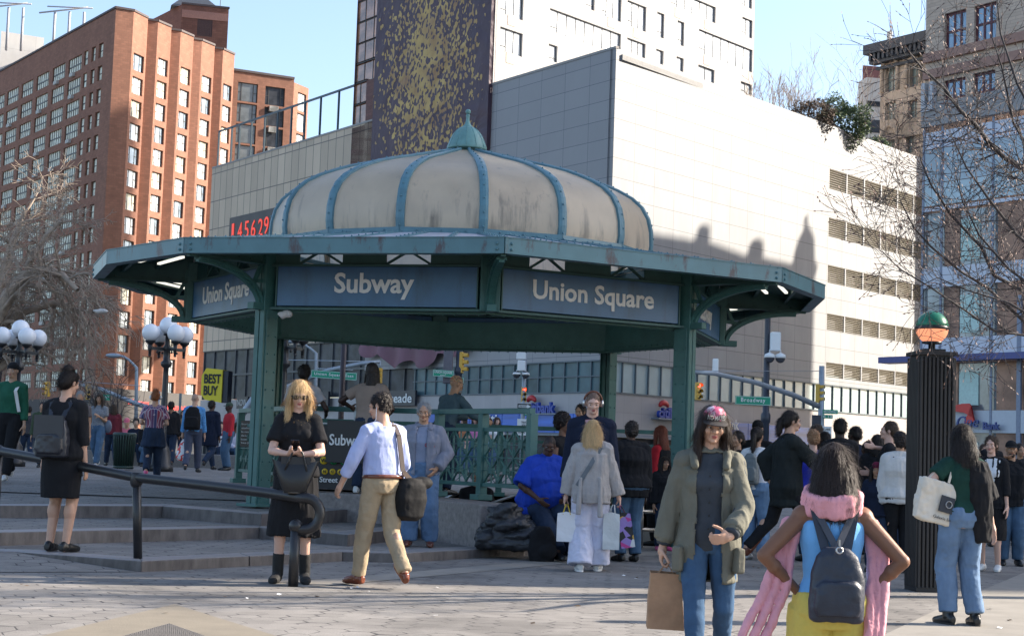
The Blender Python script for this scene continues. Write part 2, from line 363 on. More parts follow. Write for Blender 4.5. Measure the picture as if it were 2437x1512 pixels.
# iron grate
g0 = gp(420, 1492, 0); gb = MB()
gx = (gp(760, 1545, 0)-ga).normalized(); gy = (gl-ga).normalized(); g0 = ga+gx*.8+gy*.8
rz_ = math.atan2(gx.y, gx.x)
for i in range(34): q = g0+gy*(i*.034); gb.bar(q+Vector((0, 0, .012)), q+gx*1.2+Vector((0, 0, .012)), .008, .018)
for i in range(30): q = g0+gx*(i*.041); gb.bar(q+Vector((0, 0, .0125)), q+gy*1.13+Vector((0, 0, .0125)), .006, .016)
tag(gb.build('grate', mat('grate_iron', (.22, .2, .18), .6, metal=.4)), 'square iron grate set in the tan concrete corner of the pavement', 'grate')
b = MB(); b.quad(tuple(g0)[:2]+(.007,), tuple(g0+gx*1.2)[:2]+(.007,), tuple(g0+gx*1.2+gy*1.13)[:2]+(.007,), tuple(g0+gy*1.13)[:2]+(.007,)); tag(b.build('grate_pit', M_BLK), kind='structure')
# ---- the three broad steps with granite edges
def step(name, pts, z, back, slab_m=M_PAVE, ew=.38, riser=.15, shift=0):
    """pts: top front edge (x, y); granite nosing along it and a paved tread behind"""
    b = MB(); n = len(pts); P = [Vector((p[0], p[1], 0)) for p in pts]
    nr = []
    for i in range(n):
        ds = []
        if i > 0: ds.append((P[i]-P[i-1]).normalized())
        if i < n-1: ds.append((P[i+1]-P[i]).normalized())
        d = sum(ds, Vector((0, 0, 0))).normalized(); nrm = Vector((-d.y, d.x, 0)); k = 1/max(.4, nrm.dot(Vector((-ds[0].y, ds[0].x, 0)))); nr.append(nrm*k)
    inner = [p+q*ew for p, q in zip(P, nr)]
    z1 = (lambda p: z) if not callable(z) else z
    for i in range(n-1):
        a, c = P[i], P[i+1]; ai, ci = inner[i], inner[i+1]; L = (c-a).length; m_ = max(1, round(L/1.9)); 
        for j in range(m_):
            t0, t1 = j/m_, (j+1)/m_; g = .006/max(L, .1); t0 += g*(j > 0); t1 -= g*(j < m_-1)
            q = [a.lerp(c, t0), a.lerp(c, t1), ai.lerp(ci, t1), ai.lerp(ci, t0)]; top = [(v.x, v.y, z1(v)) for v in q]; bot = [(v.x, v.y, z1(v)-riser-.25) for v in q]
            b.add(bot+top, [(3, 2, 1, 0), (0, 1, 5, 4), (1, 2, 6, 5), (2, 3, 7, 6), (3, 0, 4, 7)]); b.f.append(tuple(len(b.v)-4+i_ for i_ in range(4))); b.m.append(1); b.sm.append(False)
    o = tag(b.build(name+'_edge', [M_RISER_SHADED, M_TREAD_LIT], bevel=.012), kind='structure')
    poly = [(v.x, v.y) for v in inner]+back
    b2 = MB(); b2.add([(x, y, z1(Vector((x, y, 0)))-.004) for x, y in poly], [tuple(range(len(poly)))])
    o2 = b2.build(name+'_tread', slab_m, fix=False); tag(o2, kind='structure')
    for pl in o2.data.polygons:
        if pl.normal.z < 0: pl.flip()
S1 = [(-12, 19.5), (-4.8, 16.12), (-3.41, 15.47), (-1.76, 17.92), (-1.16, 17.97), (.24, 20.82)]
S1 = [(-12, 15.9), (-4.8, 16.12), (-3.41, 15.47), (-1.76, 17.92), (-1.16, 17.97), (.3, 20.2)]
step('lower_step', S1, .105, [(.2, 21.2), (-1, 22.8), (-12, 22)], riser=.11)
S2 = [(-14, 17.0), (-5.22, 16.96), (-2.98, 19.9), (-1.81, 18.96), (-.85, 22.3)]
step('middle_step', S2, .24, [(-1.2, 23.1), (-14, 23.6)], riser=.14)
S3 = [(-16, 19.6), (-6.17, 20.0), (-4.51, 21.52), (-3.01, 20.22), (-2.43, 21.55), (-2.1, 22.4)]
def zslab(v): return zs(v.y)
b = MB()
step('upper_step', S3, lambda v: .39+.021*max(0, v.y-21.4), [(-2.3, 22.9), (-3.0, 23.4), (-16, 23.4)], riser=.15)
sheet('upper_plaza', [[(-60, 23.4, zs(23.4)-.006), (-3.28, 23.4, zs(23.4)-.006), (-4.2, 26, zs(26)), (-60, 26, zs(26))], [(-60, 26, zs(26)), (-4.2, 26, zs(26)), (-4.2, 48, zs(48)), (-60, 48, zs(48))], [(-4.2, 28.4, zs(28.4)), (4, 28.4, zs(28.4)), (4, 48, zs(48)), (-4.2, 48, zs(48))],
     [(-60, 19.6, .38), (-16, 19.6, .38), (-16, 23.4, zs(23.4)-.006), (-60, 23.4, zs(23.4)-.006)]], M_PAVE)
b = MB(); b.quad((4, 28.4, -.1), (4, 48, -.1), (4, 48, zs(48)), (4, 28.4, zs(28.4))); b.quad((2.5, 28.4, -.1), (4, 28.4, -.1), (4, 28.4, zs(28.4)), (2.5, 28.4, zs(28.4))); b.quad((-60, 48, -.2), (4, 48, -.2), (4, 48, zs(48)), (-60, 48, zs(48)))
tag(b.build('plaza_kerb', M_GRAN), kind='structure')
# ramp rising to the left along the lowest step
sheet('ramp', [[(-3.45, 15.45, .005), (-4.8, 16.1, .1), (-12, 15.88, .1), (-12, 13.6, .01), (-5, 14.6, .005)]], M_PAVE)
# ---- granite wall round the stair opening
WL = [(-4.6, 26.6), (-3.25, 22.75), (-1.4, 21.95), (-.3, 19.55)]
def wallrun(name, pts, w_, z0, z1, label):
    b = MB(); 
    for i, (a, c) in enumerate(zip(pts, pts[1:])):
        a = Vector((*a, 0)); c = Vector((*c, 0)); L = (c-a).length; d = (c-a).normalized(); n = Vector((-d.y, d.x, 0)); k = max(1, round(L/2.2))
        for j in range(k):
            p = a+d*(L*j/k+.004); q = a+d*(L*(j+1)/k-.004); b.prism([tuple(p[:2]), tuple(q[:2]), tuple((q+n*w_)[:2]), tuple((p+n*w_)[:2])], z0, z1-.0015*((i+j) % 2))
    return tag(b.build(name, mat('granite_wall', (.24, .21, .195), .75, var=.28, scale=14, bump=.25, bscale=90, detail=10), bevel=.02), label, 'wall')
wallrun('granite_wall', WL, .62, -.1, .62, 'low grey granite wall and seat around the subway stair opening')
# ================================================================== SUBWAY KIOSK
KC = Vector((-.8, 25.11, 0)); KR, KRC, KA = 4.11, 5.57, R(7.0)
KZB, KZT, KFB, KFT, KZD = 3.09, 3.65, 3.65, 3.83, 4.24
kiosk = empty('subway_kiosk', KC, 0, 'green octagonal subway entrance canopy with ribbed tan dome and blue sign panels', 'kiosk')
def KV(k, r=KR, z=0.0):
    a = KA+k*pi/4; return Vector((r*sin(a), -r*cos(a), z))
def dirtmat(name, col, rough, dirt, lo=.5, hi=.72, scale=2.0, stretch=(1.4, 1.4, .35), spec=.45, transl=0.0, sheen=0, zfade=None):
    m, t, b = newmat(name); L = t.links.new; tc = N(t, 'ShaderNodeTexCoord'); mp = N(t, 'ShaderNodeMapping'); mp.inputs['Scale'].default_value = stretch; L(tc.outputs['Object'], mp.inputs[0])
    n1 = N(t, 'ShaderNodeTexNoise', i_Scale=scale, i_Detail=9, i_Roughness=.68); L(mp.outputs[0], n1.inputs['Vector'])
    fac = n1.outputs['Fac']
    if zfade:
        sp = N(t, 'ShaderNodeSeparateXYZ'); L(tc.outputs['Object'], sp.inputs[0]); mr = N(t, 'ShaderNodeMapRange'); mr.inputs['From Min'].default_value = zfade[0]; mr.inputs['From Max'].default_value = zfade[1]; mr.inputs['To Min'].default_value = zfade[2]; mr.inputs['To Max'].default_value = 0; L(sp.outputs['Z'], mr.inputs['Value'])
        ad = N(t, 'ShaderNodeMath', operation='ADD'); L(fac, ad.inputs[0]); L(mr.outputs[0], ad.inputs[1]); fac = ad.outputs[0]
    r = ramp(t, fac, [(lo, (0, 0, 0)), (hi, (1, 1, 1))])
    n2 = N(t, 'ShaderNodeTexNoise', i_Scale=3.0, i_Detail=6); L(tc.outputs['Object'], n2.inputs['Vector']); c = np.array(col)
    r2 = ramp(t, n2.outputs['Fac'], [(.3, tuple(c*.88)), (.7, tuple(np.clip(c*1.1, 0, 1)))])
    mx = N(t, 'ShaderNodeMix'); mx.data_type = 'RGBA'; L(r.outputs[0], mx.inputs['Factor']); L(r2.outputs[0], mx.inputs['A']); mx.inputs['B'].default_value = (*dirt, 1)
    L(mx.outputs['Result'], b.inputs['Base Color']); b.inputs['Roughness'].default_value = rough; b.inputs['Specular IOR Level'].default_value = spec
    if transl:
        tr = N(t, 'ShaderNodeBsdfTranslucent'); tr.inputs[0].default_value = (.95, .9, .8, 1); ms = N(t, 'ShaderNodeMixShader'); ms.inputs[0].default_value = transl
        L(b.outputs[0], ms.inputs[1]); L(tr.outputs[0], ms.inputs[2]); L(ms.outputs[0], t.nodes['Material Output'].inputs[0])
    return m
M_FASC_SKY = dirtmat('fascia_skylit', (.085, .185, .21), .38, (.07, .055, .06), .54, .62, 2.2, (1.6, 1.6, .6))  # green paint lightened and blued for skylight on the fascia, plus dirt
M_SIGN = dirtmat('blue_enamel', (.04, .13, .26), .4, (.03, .085, .15), .5, .7, 1.6, (1.5, 1.5, .3), spec=.6)
M_RIB = mat('rib_paint', (.085, .19, .23), .4, var=.14, scale=6)
M_COP = mat('copper_green', (.13, .27, .26), .45, var=.14, scale=9)
M_LET = mat('sign_letter', (.8, .78, .76), .55, var=.06)
M_DOME = dirtmat('dome_fibreglass', (.7, .55, .39), .34, (.17, .135, .105), .6, .78, 2.6, (2.6, 2.6, .3), spec=.55, transl=.42, zfade=(4.3, 5.0, .13))
M_ROOF = mat('roof_metal', (.42, .42, .47), .4, var=.12, scale=4)
M_INGRN_LIT = mat('inner_green_lit', (.08, .2, .17), .5, var=.14, scale=4)  # soffit green lightened to stand for daylight on the inner ring
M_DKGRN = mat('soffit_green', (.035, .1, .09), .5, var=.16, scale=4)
def rivet(b, p, n, r=.013, mi=0):
    n = Vector(n).normalized(); b.ball(Vector(p)+n*r*.3, r, 6, 4, mi)
signs = {-2: 'Union Square', -1: 'Subway', 0: 'Union Square', 1: 'Subway', 2: 'Union Square', 3: 'Subway', 4: 'Union Square', 5: 'Subway'}
for k, txt in signs.items():
    A_, B_ = KV(k), KV(k+1); d = (B_-A_).normalized(); n = Vector((d.y, -d.x, 0)); L = (B_-A_).length; mid = (A_+B_)/2
    rz = math.atan2(d.y, d.x); w_ = L-.34; zc = (KZB+KZT)/2
    b = MB(); b.bb(-w_/2, w_/2, -.03, .03, KZB-zc+.02, KZT-zc-.01); o = b.build('sign_panel', M_SIGN, kiosk, bevel=.004); o.location = mid+Vector((0, 0, zc)); o.rotation_euler = (0, 0, rz)
    t_ = text(txt, o, (-.02 if txt == 'Subway' else .02, -.034, .012 if txt == 'Subway' else .0), 0, height=.355 if txt == 'Subway' else .335, width=1.12 if txt == 'Subway' else 1.93, mat=M_LET, bold=.022, ext=.004)
    # frame, bottom channel, and the riveted plate behind
    b = MB(); y0 = .0
    b.bb(-L/2, L/2, -.05, .1, -.035, 0); b.bb(-L/2, L/2, -.045, .1, KZT-KZB-.008, KZT-KZB+.022); b.bb(-w_/2-.02, -w_/2, -.045, .03, .001, KZT-KZB-.009); b.bb(w_/2, w_/2+.02, -.045, .03, .001, KZT-KZB-.009)
    o = b.build('sign_frame', M_DKGRN, kiosk, bevel=.003); o.location = mid+Vector((0, 0, KZB)); o.rotation_euler = (0, 0, rz)
    b = MB(); b.bb(-L/2+.03, L/2-.03, .11, .14, -.02, KZT-KZB-.1); b.bb(-L/2+.03, L/2-.03, .1, .24, -.055, -.036); b.bb(-L/2+.03, L/2-.03, .141, .16, -.02, .07)
    j = -L/2+.15
    while j < L/2-.1: rivet(b, (j, .16, .025), (0, 1, 0), .014); rivet(b, (j, .17, -.06), (0, 0, -1), .012); j += .165
    o = b.build('ring_beam', M_INGRN_LIT, kiosk, bevel=.003); o.location = mid+Vector((0, 0, KZB)); o.rotation_euler = (0, 0, rz)
    # braced openings above the sign
    b = MB(); zz = KZT+.03; hh = .36; xs_ = [-L/2, -L/2+.42, -L/2+1.0, -.22, .22, L/2-1.0, L/2-.42, L/2]
    op = [(-1.12, -.5), (.12, .74)] if k % 2 else [(-.98, -.42), (.3, .86)]
    edges = [-L/2]+[v for o_ in op for v in o_]+[L/2]
    for a, c in zip(edges[::2], edges[1::2]): b.bb(a, c, .02, .045, zz, zz+hh)
    for a, c in op:
        b.bar((a, .03, zz), (c, .03, zz+hh), .03, .035, upv=(0, 1, 0)); b.bar((a, .048, zz+hh), (c, .048, zz), .03, .035, upv=(0, 1, 0))
    o = b.build('clerestory', M_DKGRN, kiosk); o.location = mid; o.rotation_euler = (0, 0, rz)
# posts and corner covers
for k in range(-3, 5):
    a = KA+k*pi/4; P = KV(k); rzz = a
    if k % 2:
        zb = zs(21.9) if k == -1 else (zs(27) if k == -3 else 0.0)
        if k == 3: zb = .3
        b = MB(); b.bb(-.09, -.008, -.105, .105, zb, KZT+.3); b.bb(.008, .09, -.105, .105, zb, KZT+.3); b.bb(-.008, .008, -.085, .085, zb, KZT+.3)
        b.bb(-.107, -.091, -.07, .14, zb, KZB-.04); b.bb(.091, .107, -.07, .14, zb, KZB-.04)
        z = zb+.12
        while z < KZB-.1:
            for sx in (-1, 1): rivet(b, (sx*.107, -.03, z), (sx, 0, 0), .014); rivet(b, (sx*.107, .1, z), (sx, 0, 0), .014)
            z += .24
        b.bb(-.19, .19, -.19, .19, zb, zb+.04)
        o = b.build('post', M_GREEN, kiosk, bevel=.006); o.location = P; o.rotation_euler = (0, 0, rzz)
    else:
        b = MB(); b.bb(-.13, .13, -.06, .14, KZB-.03, KZT+.3); b.bb(-.035, .035, -.11, -.06, KZB-.03, KZT+.2)
        o = b.build('corner_cover', M_GREEN, kiosk, bevel=.006); o.location = P; o.rotation_euler = (0, 0, rzz)
    # curved bracket out to the eave
    b = MB(); pts = []; r0, z0, r1, z1 = .1, KZB+.0, KRC-KR-.22, KFB-.035
    for j in range(13):
        t = j/12*pi/2; pts.append(Vector((0, -(r0+(r1-r0)*(1-cos(t))), z0+(z1-z0)*sin(t))))
    for p, q in zip(pts, pts[1:]): b.bar(p, q, .1, .07, upv=(1, 0, 0)); b.bar(p+Vector((0, 0, 0)), q, .035, .13, upv=(1, 0, 0))
    b.bb(-.06, .06, -.28, 0, KZB-.045, KZB+.045)
    b.bar((0, 0, KZT-.2), pts[5], .05, .05, upv=(1, 0, 0)); b.bar((0, -.1, KFB+.05), pts[4], .05, .05, upv=(1, 0, 0))
    o = b.build('bracket', M_GREEN, kiosk, bevel=.004); o.location = P; o.rotation_euler = (0, 0, rzz)
    b = MB(); b.add([(-.03, 0, KZT+.02), (.03, 0, KZT+.02), (.03, 0, KZT+.42), (-.03, 0, KZT+.42), (-.03, -(KRC-KR)+.06, KFB-.03), (.03, -(KRC-KR)+.06, KFB-.03), (.03, -(KRC-KR)+.06, KFT-.03), (-.03, -(KRC-KR)+.06, KFT-.03)], [(0, 1, 2, 3), (4, 5, 6, 7), (0, 4, 7, 3), (1, 5, 6, 2), (0, 1, 5, 4), (3, 2, 6, 7)])
    b.bb(-.07, .07, -(KRC-KR)+.1, 0, KZT+.0, KZT+.019)
    for j in range(6): rivet(b, (.03, -.15-.2*j, KZT+.06), (1, 0, 0), .014); rivet(b, (-.03, -.15-.2*j, KZT+.06), (-1, 0, 0), .014)
    o = b.build('eave_beam', M_DKGRN, kiosk); o.location = P; o.rotation_euler = (0, 0, rzz)
# canopy outline (degrees from the nearest corner)
CAN = [(0, 1.0), (45, 1.0), (67.5, .995), (90, 1.0), (112.5, .995), (135, 1.0), (180, 1.0), (225, 1.0), (247.5, .995), (270, 1.0), (292.5, .995), (315, 1.0)]
CP = [Vector((KRC*r*sin(KA+R(a)), -KRC*r*cos(KA+R(a)), 0)) for a, r in CAN]; nC = len(CP)
DR = 2.95
b = MB(); bs = MB(); seam = MB()
for i in range(nC):
    p, q = CP[i], CP[(i+1) % nC]; up_ = lambda v, f: Vector((v.x, v.y, 0)).normalized()*(DR-.06)+Vector((0, 0, f))
    p0, q0 = Vector((p.x, p.y, KFT+.0)), Vector((q.x, q.y, KFT)); p1, q1 = up_(p, KZD), up_(q, KZD)
    m_ = max(1, round((q-p).length/.75))
    for j in range(m_):
        a0, a1 = j/m_, (j+1)/m_; v = [p0.lerp(q0, a0), p0.lerp(q0, a1)]
        inn = [Vector((x.x, x.y, 0)).normalized()*(DR-.06)+Vector((0, 0, KZD)) for x in v]
        b.quad(v[0], v[1], inn[1], inn[0]); bs.quad(*[x-Vector((0, 0, .035)) for x in (v[0], inn[0], inn[1], v[1])])
        nrm = (v[1]-v[0]).normalized(); seam.bar(v[0]+Vector((0, 0, .008)), inn[0]+Vector((0, 0, .008)), .07 if j else .16, .018)
        for off in ((0,) if j else (-.05, .05)):
            for s_ in range(9): w0 = v[0].lerp(inn[0], (s_+.5)/9)+nrm*off; rivet(seam, w0+Vector((0, 0, .018)), (0, 0, 1), .014)
    # fascia
    d = (q-p).normalized(); n = Vector((d.y, -d.x, 0)); f = MB(); L = (q-p).length
    f.bb(0, L, -.02, .02, KFB-.0, KFT+.012); f.bb(0, L, .02, .14, KFB, KFB+.02); f.bb(0, L, -.03, .02, KFT+.012, KFT+.024)
    if abs(CAN[i][0] % 45) < 1:
        for dz in (.05, .12): rivet(f, (.09, -.02, KFB+dz), (0, -1, 0), .02)
    if abs(CAN[(i+1) % nC][0] % 45) < 1:
        for dz in (.05, .12): rivet(f, (L-.09, -.02, KFB+dz), (0, -1, 0), .02)
    o = f.build('fascia', M_FASC_SKY, kiosk); o.location = p; o.rotation_euler = (0, 0, math.atan2(d.y, d.x))
    # purlins and pale glowing strips under the eave
    pu = MB()
    for fr in (.28, .62):
        u0 = p0.lerp(Vector((p.x, p.y, 0))*(KR/KRC)+Vector((0, 0, KZT+.38)), fr)+Vector((0, 0, -.09)); u1 = q0.lerp(Vector((q.x, q.y, 0))*(KR/KRC)+Vector((0, 0, KZT+.38)), fr)+Vector((0, 0, -.09)); pu.bar(u0, u1, .05, .07)
    pu.build('purlin', M_DKGRN, kiosk)
b.build('canopy_roof', M_ROOF, kiosk, fix=False); bs.build('soffit', M_DKGRN, kiosk, fix=False); seam.build('roof_seams', M_RIB, kiosk)
M_STRIP = bpy.data.materials.new('strip_glow'); M_STRIP.use_nodes = True; _b = M_STRIP.node_tree.nodes['Principled BSDF']; _b.inputs['Emission Color'].default_value = (1, .97, .85, 1); _b.inputs['Emission Strength'].default_value = .45; _b.inputs['Base Color'].default_value = (.6, .6, .55, 1)  # pale strips with a weak emission of their own
for a_ in (67.5, 112.5, 247.5, 292.5):
    for rr, w_ in ((4.65, .55), (4.95, .5)):
        a = KA+R(a_); c = Vector((rr*sin(a), -rr*cos(a), KZT+.12)); f = MB(); f.bb(-w_, w_, -.022, .022, 0, .03); o = f.build('glow_strip', M_STRIP, kiosk); o.location = c; o.rotation_euler = (0, 0, a)
# dome
PROF = [(3.03, 4.22), (3.06, 4.42), (3.05, 4.62), (3.0, 4.82), (2.9, 4.99), (2.74, 5.13), (2.52, 5.25), (2.3, 5.34), (2.04, 5.435), (1.7, 5.53), (1.35, 5.615), (.98, 5.705), (.62, 5.8), (.28, 5.89)]
NS = 16
PROF = [(r*.968 if r > 1 else r, z) for r, z in PROF]
def dome_pt(a, r, z): return Vector((r*sin(a), -r*cos(a), z))
for i in range(NS):
    a0 = KA+2*pi*i/NS; a1 = KA+2*pi*(i+1)/NS; f = MB(); vs = []; fs = []; m_ = 4
    for r, z in PROF:
        for j in range(m_+1):
            t = j/m_; p = dome_pt(a0, r, z).lerp(dome_pt(a1, r, z), t); vs.append(p)
    for u in range(len(PROF)-1):
        for j in range(m_): s0 = u*(m_+1)+j; fs.append((s0, s0+1, s0+m_+2, s0+m_+1))
    f.add(vs, fs, 0, True); f.build('dome_panel', M_DOME, kiosk, fix=False)
    # rib, and the base flashing of the panel
    g = MB(); t_ = Vector((cos(a0), sin(a0), 0)); pp = [dome_pt(a0, r+.012, z+.012) for r, z in PROF]; vs = []; fs = []
    for j, p in enumerate(pp):
        w2 = .062 if j < 9 else .062-.009*(j-8)
        nr = Vector((sin(a0), -cos(a0), 0)); tg = (pp[min(j+1, len(pp)-1)]-pp[max(j-1, 0)]).normalized(); nn = t_.cross(tg).normalized()
        if nn.dot(nr+Vector((0, 0, .5))) < 0: nn = -nn
        for sgn, off in ((-1, -.03), (-1, .01), (-.35, .024), (.35, .024), (1, .01), (1, -.03)): vs.append(p+t_*(sgn*w2)+nn*off)
        if j < len(pp)-1:
            q = p.lerp(pp[j+1], .5); rivet(g, q+nn*.024, nn, .015)
    b0 = len(g.v)
    for j in range(len(pp)-1):
        for c in range(5): s0 = j*6+c; fs.append((s0, s0+1, s0+7, s0+6))
    g.add(vs, fs); g.build('dome_rib', M_RIB, kiosk)
    h = MB(); q0, q1 = dome_pt(a0, 2.96, 4.2), dome_pt(a1, 2.96, 4.2); h.bar(q0, q1, .05, .2); 
    for j in range(3): rivet(h, q0.lerp(q1, (j+.7)/3.4)+Vector((sin(a0+.2), -cos(a0+.2), 0))*.025+Vector((0, 0, .06)), (sin(a0), -cos(a0), 0), .016)
    h.build('dome_kerb', M_RIB, kiosk)
fin = MB(); fin.lathe([(.24, 5.84), (.25, 5.88), (.3, 6.02), (.585, 6.03), (.6, 6.06), (.59, 6.1), (.54, 6.17), (.5, 6.24), (.42, 6.33), (.33, 6.4), (.24, 6.445), (.17, 6.47), (.155, 6.475)], 40, (0, 0, 0))
fin.v = [(x*.52, y*.52, 5.93+(z-6.03)*.85) if z > 6.02 else (x*.52, y*.52, z) for x, y, z in fin.v]
o = fin.build('finial_cap', M_COP, kiosk)
sm = MB()
for j in range(12):
    a = 2*pi*j/12; pts = [(x*.52, 5.93+(z-6.03)*.85) for x, z in ((.6, 6.08), (.54, 6.17), (.5, 6.24), (.42, 6.33), (.33, 6.4), (.24, 6.445))]
    sm.tube([(r*cos(a), r*sin(a), z) for r, z in pts], .007, 5)
sm.build('finial_seam', M_COP, o)
f2 = MB(); f2.lathe([(.085, 6.29), (.09, 6.305), (.06, 6.33), (.042, 6.36), (.03, 6.4), (.026, 6.45), (.032, 6.475), (.034, 6.49), (.022, 6.5), (.022, 6.51)], 18); f2.ball((0, 0, 6.545), .042, 14, 10); f2.build('finial_spike', M_COP, o)

# ================================================================== STAIR RAILINGS
def railing(pts, h, label, name='stair_railing', mid=True, zf=None, pan=1.55, group=None):
    root = empty(name, (0, 0, 0), 0, label, 'railing', group)
    for (a, c) in zip(pts, pts[1:]):
        a = Vector(a); c = Vector(c); L = (c-a).length; d = (c-a)/L; k = max(1, round(L/pan)); pr = MB(); pr.bar(a+Vector((0, 0, h)), c+Vector((0, 0, h)), .09, .07); pr.bar(a+Vector((0, 0, h-.24)), c+Vector((0, 0, h-.24)), .05, .05); pr.bar(a+Vector((0, 0, .2)), c+Vector((0, 0, .2)), .05, .05)
        pr.build('rail', M_GREEN, root, bevel=.004)
        for j in range(k+1):
            p = a+d*(L*j/k)
            if j < k or (c-Vector(pts[-1])).length < .01: q = MB(); q.bb(-.055, .055, -.055, .055, 0, h-.036); q.bb(-.11, .11, -.11, .11, 0, .07); o = q.build('rail_post', M_GREEN, root, bevel=.004); o.location = p; o.rotation_euler = (0, 0, math.atan2(d.y, d.x))
        for j in range(k):
            s0, s1 = L*j/k+.055, L*(j+1)/k-.055; q = MB(); zb, zt = .225, h-.265; hz = (zt-zb)/2; nx = max(1, round((s1-s0)/hz)); wx = (s1-s0)/nx
            P = lambda s, z: a+d*s+Vector((0, 0, z))
            up_ = tuple(Vector((-d.y, d.x, 0)))
            for u in range(nx):
                for v in range(2):
                    x0, x1, z0, z1 = s0+u*wx, s0+(u+1)*wx, zb+v*hz, zb+(v+1)*hz; cx_, cz_ = (x0+x1)/2, (z0+z1)/2
                    q.bar(P(x0, z0), P(x1, z1), .012, .026, upv=up_); q.bar(P(x0, z1)+Vector(up_)*.013, P(x1, z0)+Vector(up_)*.013, .012, .026, upv=up_)
                    q.bar(P(cx_, z0)+Vector(up_)*.0065, P(cx_, z1)+Vector(up_)*.0065, .01, .02, upv=up_); q.bar(P(x0, cz_)-Vector(up_)*.0065, P(x1, cz_)-Vector(up_)*.0065, .01, .02, upv=up_)
                    o_ = P(cx_, cz_); q.bar(o_-Vector(up_)*.022, o_+Vector(up_)*.03, .09, .09)
                q.bar(P(s0+u*wx, zb), P(s0+u*wx, zt), .016, .03, upv=up_)
            q.bar(P(s0, zb+hz), P(s1, zb+hz), .016, .03, upv=up_); q.build('lattice_panel', M_GREEN, root)
    return root
railing([(-4.35, 26.5, .62), (-3.0, 23.25, .62), (-.95, 22.55, .62), (.3, 20.45, .62)], 1.16, 'green lattice railing on the granite wall in front of the stairs')
railing([(-3.9, 28.3, .5), (1.75, 28.45, .5), (3.9, 28.7, .5)], 1.2, 'green lattice railing on the far side of the stairs', pan=1.7)
hr = empty('stair_handrail', (0, 0, 0), 0, 'pale steel handrail descending the subway stairs', 'handrail')
b = MB(); b.tube([(-1.5, 24.3, .25), (.1, 24.2, 1.02), (.75, 24.15, 1.02), (.75, 24.15, .1)], .028, 10); b.build('rail', M_STEEL, hr)
b = MB(); b.tube([(-.9, 23.8, .25), (.35, 23.75, .72), (.9, 23.7, .72)], .024, 10); b.build('rail', M_STEEL, hr)
b = MB(); 
for z in (.25, .5, .75): b.tube([(.9, 22.6, z), (2.1, 22.8, z)], .03, 8)
b.tube([(2.1, 22.8, .75), (2.22, 22.82, .6), (2.22, 22.82, .35), (2.1, 22.8, .25)], .03, 8)
for x in (1.1, 1.9): b.tube([(x, 22.6+(x-.9)*.166, 0), (x, 22.6+(x-.9)*.166, .75)], .03, 8)
o = b.build('entrance_handrail', M_STEEL); tag(o, 'low steel pipe rails at the stair mouth behind the red haired woman', 'handrail')
# station signs hung on the railing
def placard(name, px0, py0, px1, py1, D, col, label, m=None):
    c = at((px0+px1)/2, (py0+py1)/2, D); w_ = (px1-px0)*D/FPX; h_ = (py1-py0)*D/FPX
    root = empty(name, c, R(-10), label, 'sign'); b = MB(); b.bb(-w_/2, w_/2, -.02, .02, -h_/2, h_/2); b.build('board', mat(name+'_board', col, .45, var=.1), root, bevel=.004)
    return root, w_, h_
M_WTXT = mat('white_letter', (.75, .75, .73), .5, var=.02); M_YC = mat('line_yellow', (.75, .5, .03), .5, var=.05); M_GC = mat('line_green', (.02, .28, .09), .5, var=.05)
sg, sw_, sh_ = placard('subway_sign', 776, 1000, 868, 1100, 22.25, (.012, .012, .014), 'black sign lettered Subway hung on the stair railing')
text('Subway', sg, (.03, -.026, 0), 0, height=.2, width=.5, mat=M_WTXT, bold=.012)
sg, sw_, sh_ = placard('line_sign', 744, 1012, 874, 1162, 22.4, (.012, .012, .014), 'black sign with yellow and green train line discs below the Subway sign')
for j, (ch, mm_) in enumerate((('4', M_GC), ('5', M_GC), ('6', M_GC))):
    b = MB(); b.lathe([(.055, 0), (.055, .012)], 20); o = b.build('disc', mm_, sg); o.rotation_euler = (R(90), 0, 0); o.location = (-.08+.14*j, -.022, -.05); text(ch, sg, (-.08+.14*j, -.038, -.05), 0, height=.06, mat=M_WTXT)
for j, ch in enumerate(('W', 'N', 'Q', 'R', 'W')):
    x = -.22 if j == 0 else -.36+.11*j+.05; z = -.05 if j == 0 else -.2
    b = MB(); r_ = .055 if j == 0 else .042; b.lathe([(r_, 0), (r_, .012)], 20); o = b.build('disc', M_YC, sg); o.rotation_euler = (R(90), 0, 0); o.location = (x, -.022, z); text(ch, sg, (x, -.038, z), 0, height=r_*.95, mat=M_BLK)
text('Street', sg, (-.14, -.024, -.31), 0, height=.075, mat=M_WTXT, bold=.01)
sg, sw_, sh_ = placard('bicycle_notice', 572, 1000, 606, 1062, 26.0, (.06, .045, .035), 'brown bicycle notice on the left end of the stair railing')
for j, ln in enumerate(('Bicycles or', 'attached to', 'be removed', 'the Lost Pr', 'located at', 'Tel.# (212)')): text(ln, sg, (0, -.024, .15-.06*j), 0, height=.03, width=.19, mat=M_WTXT)
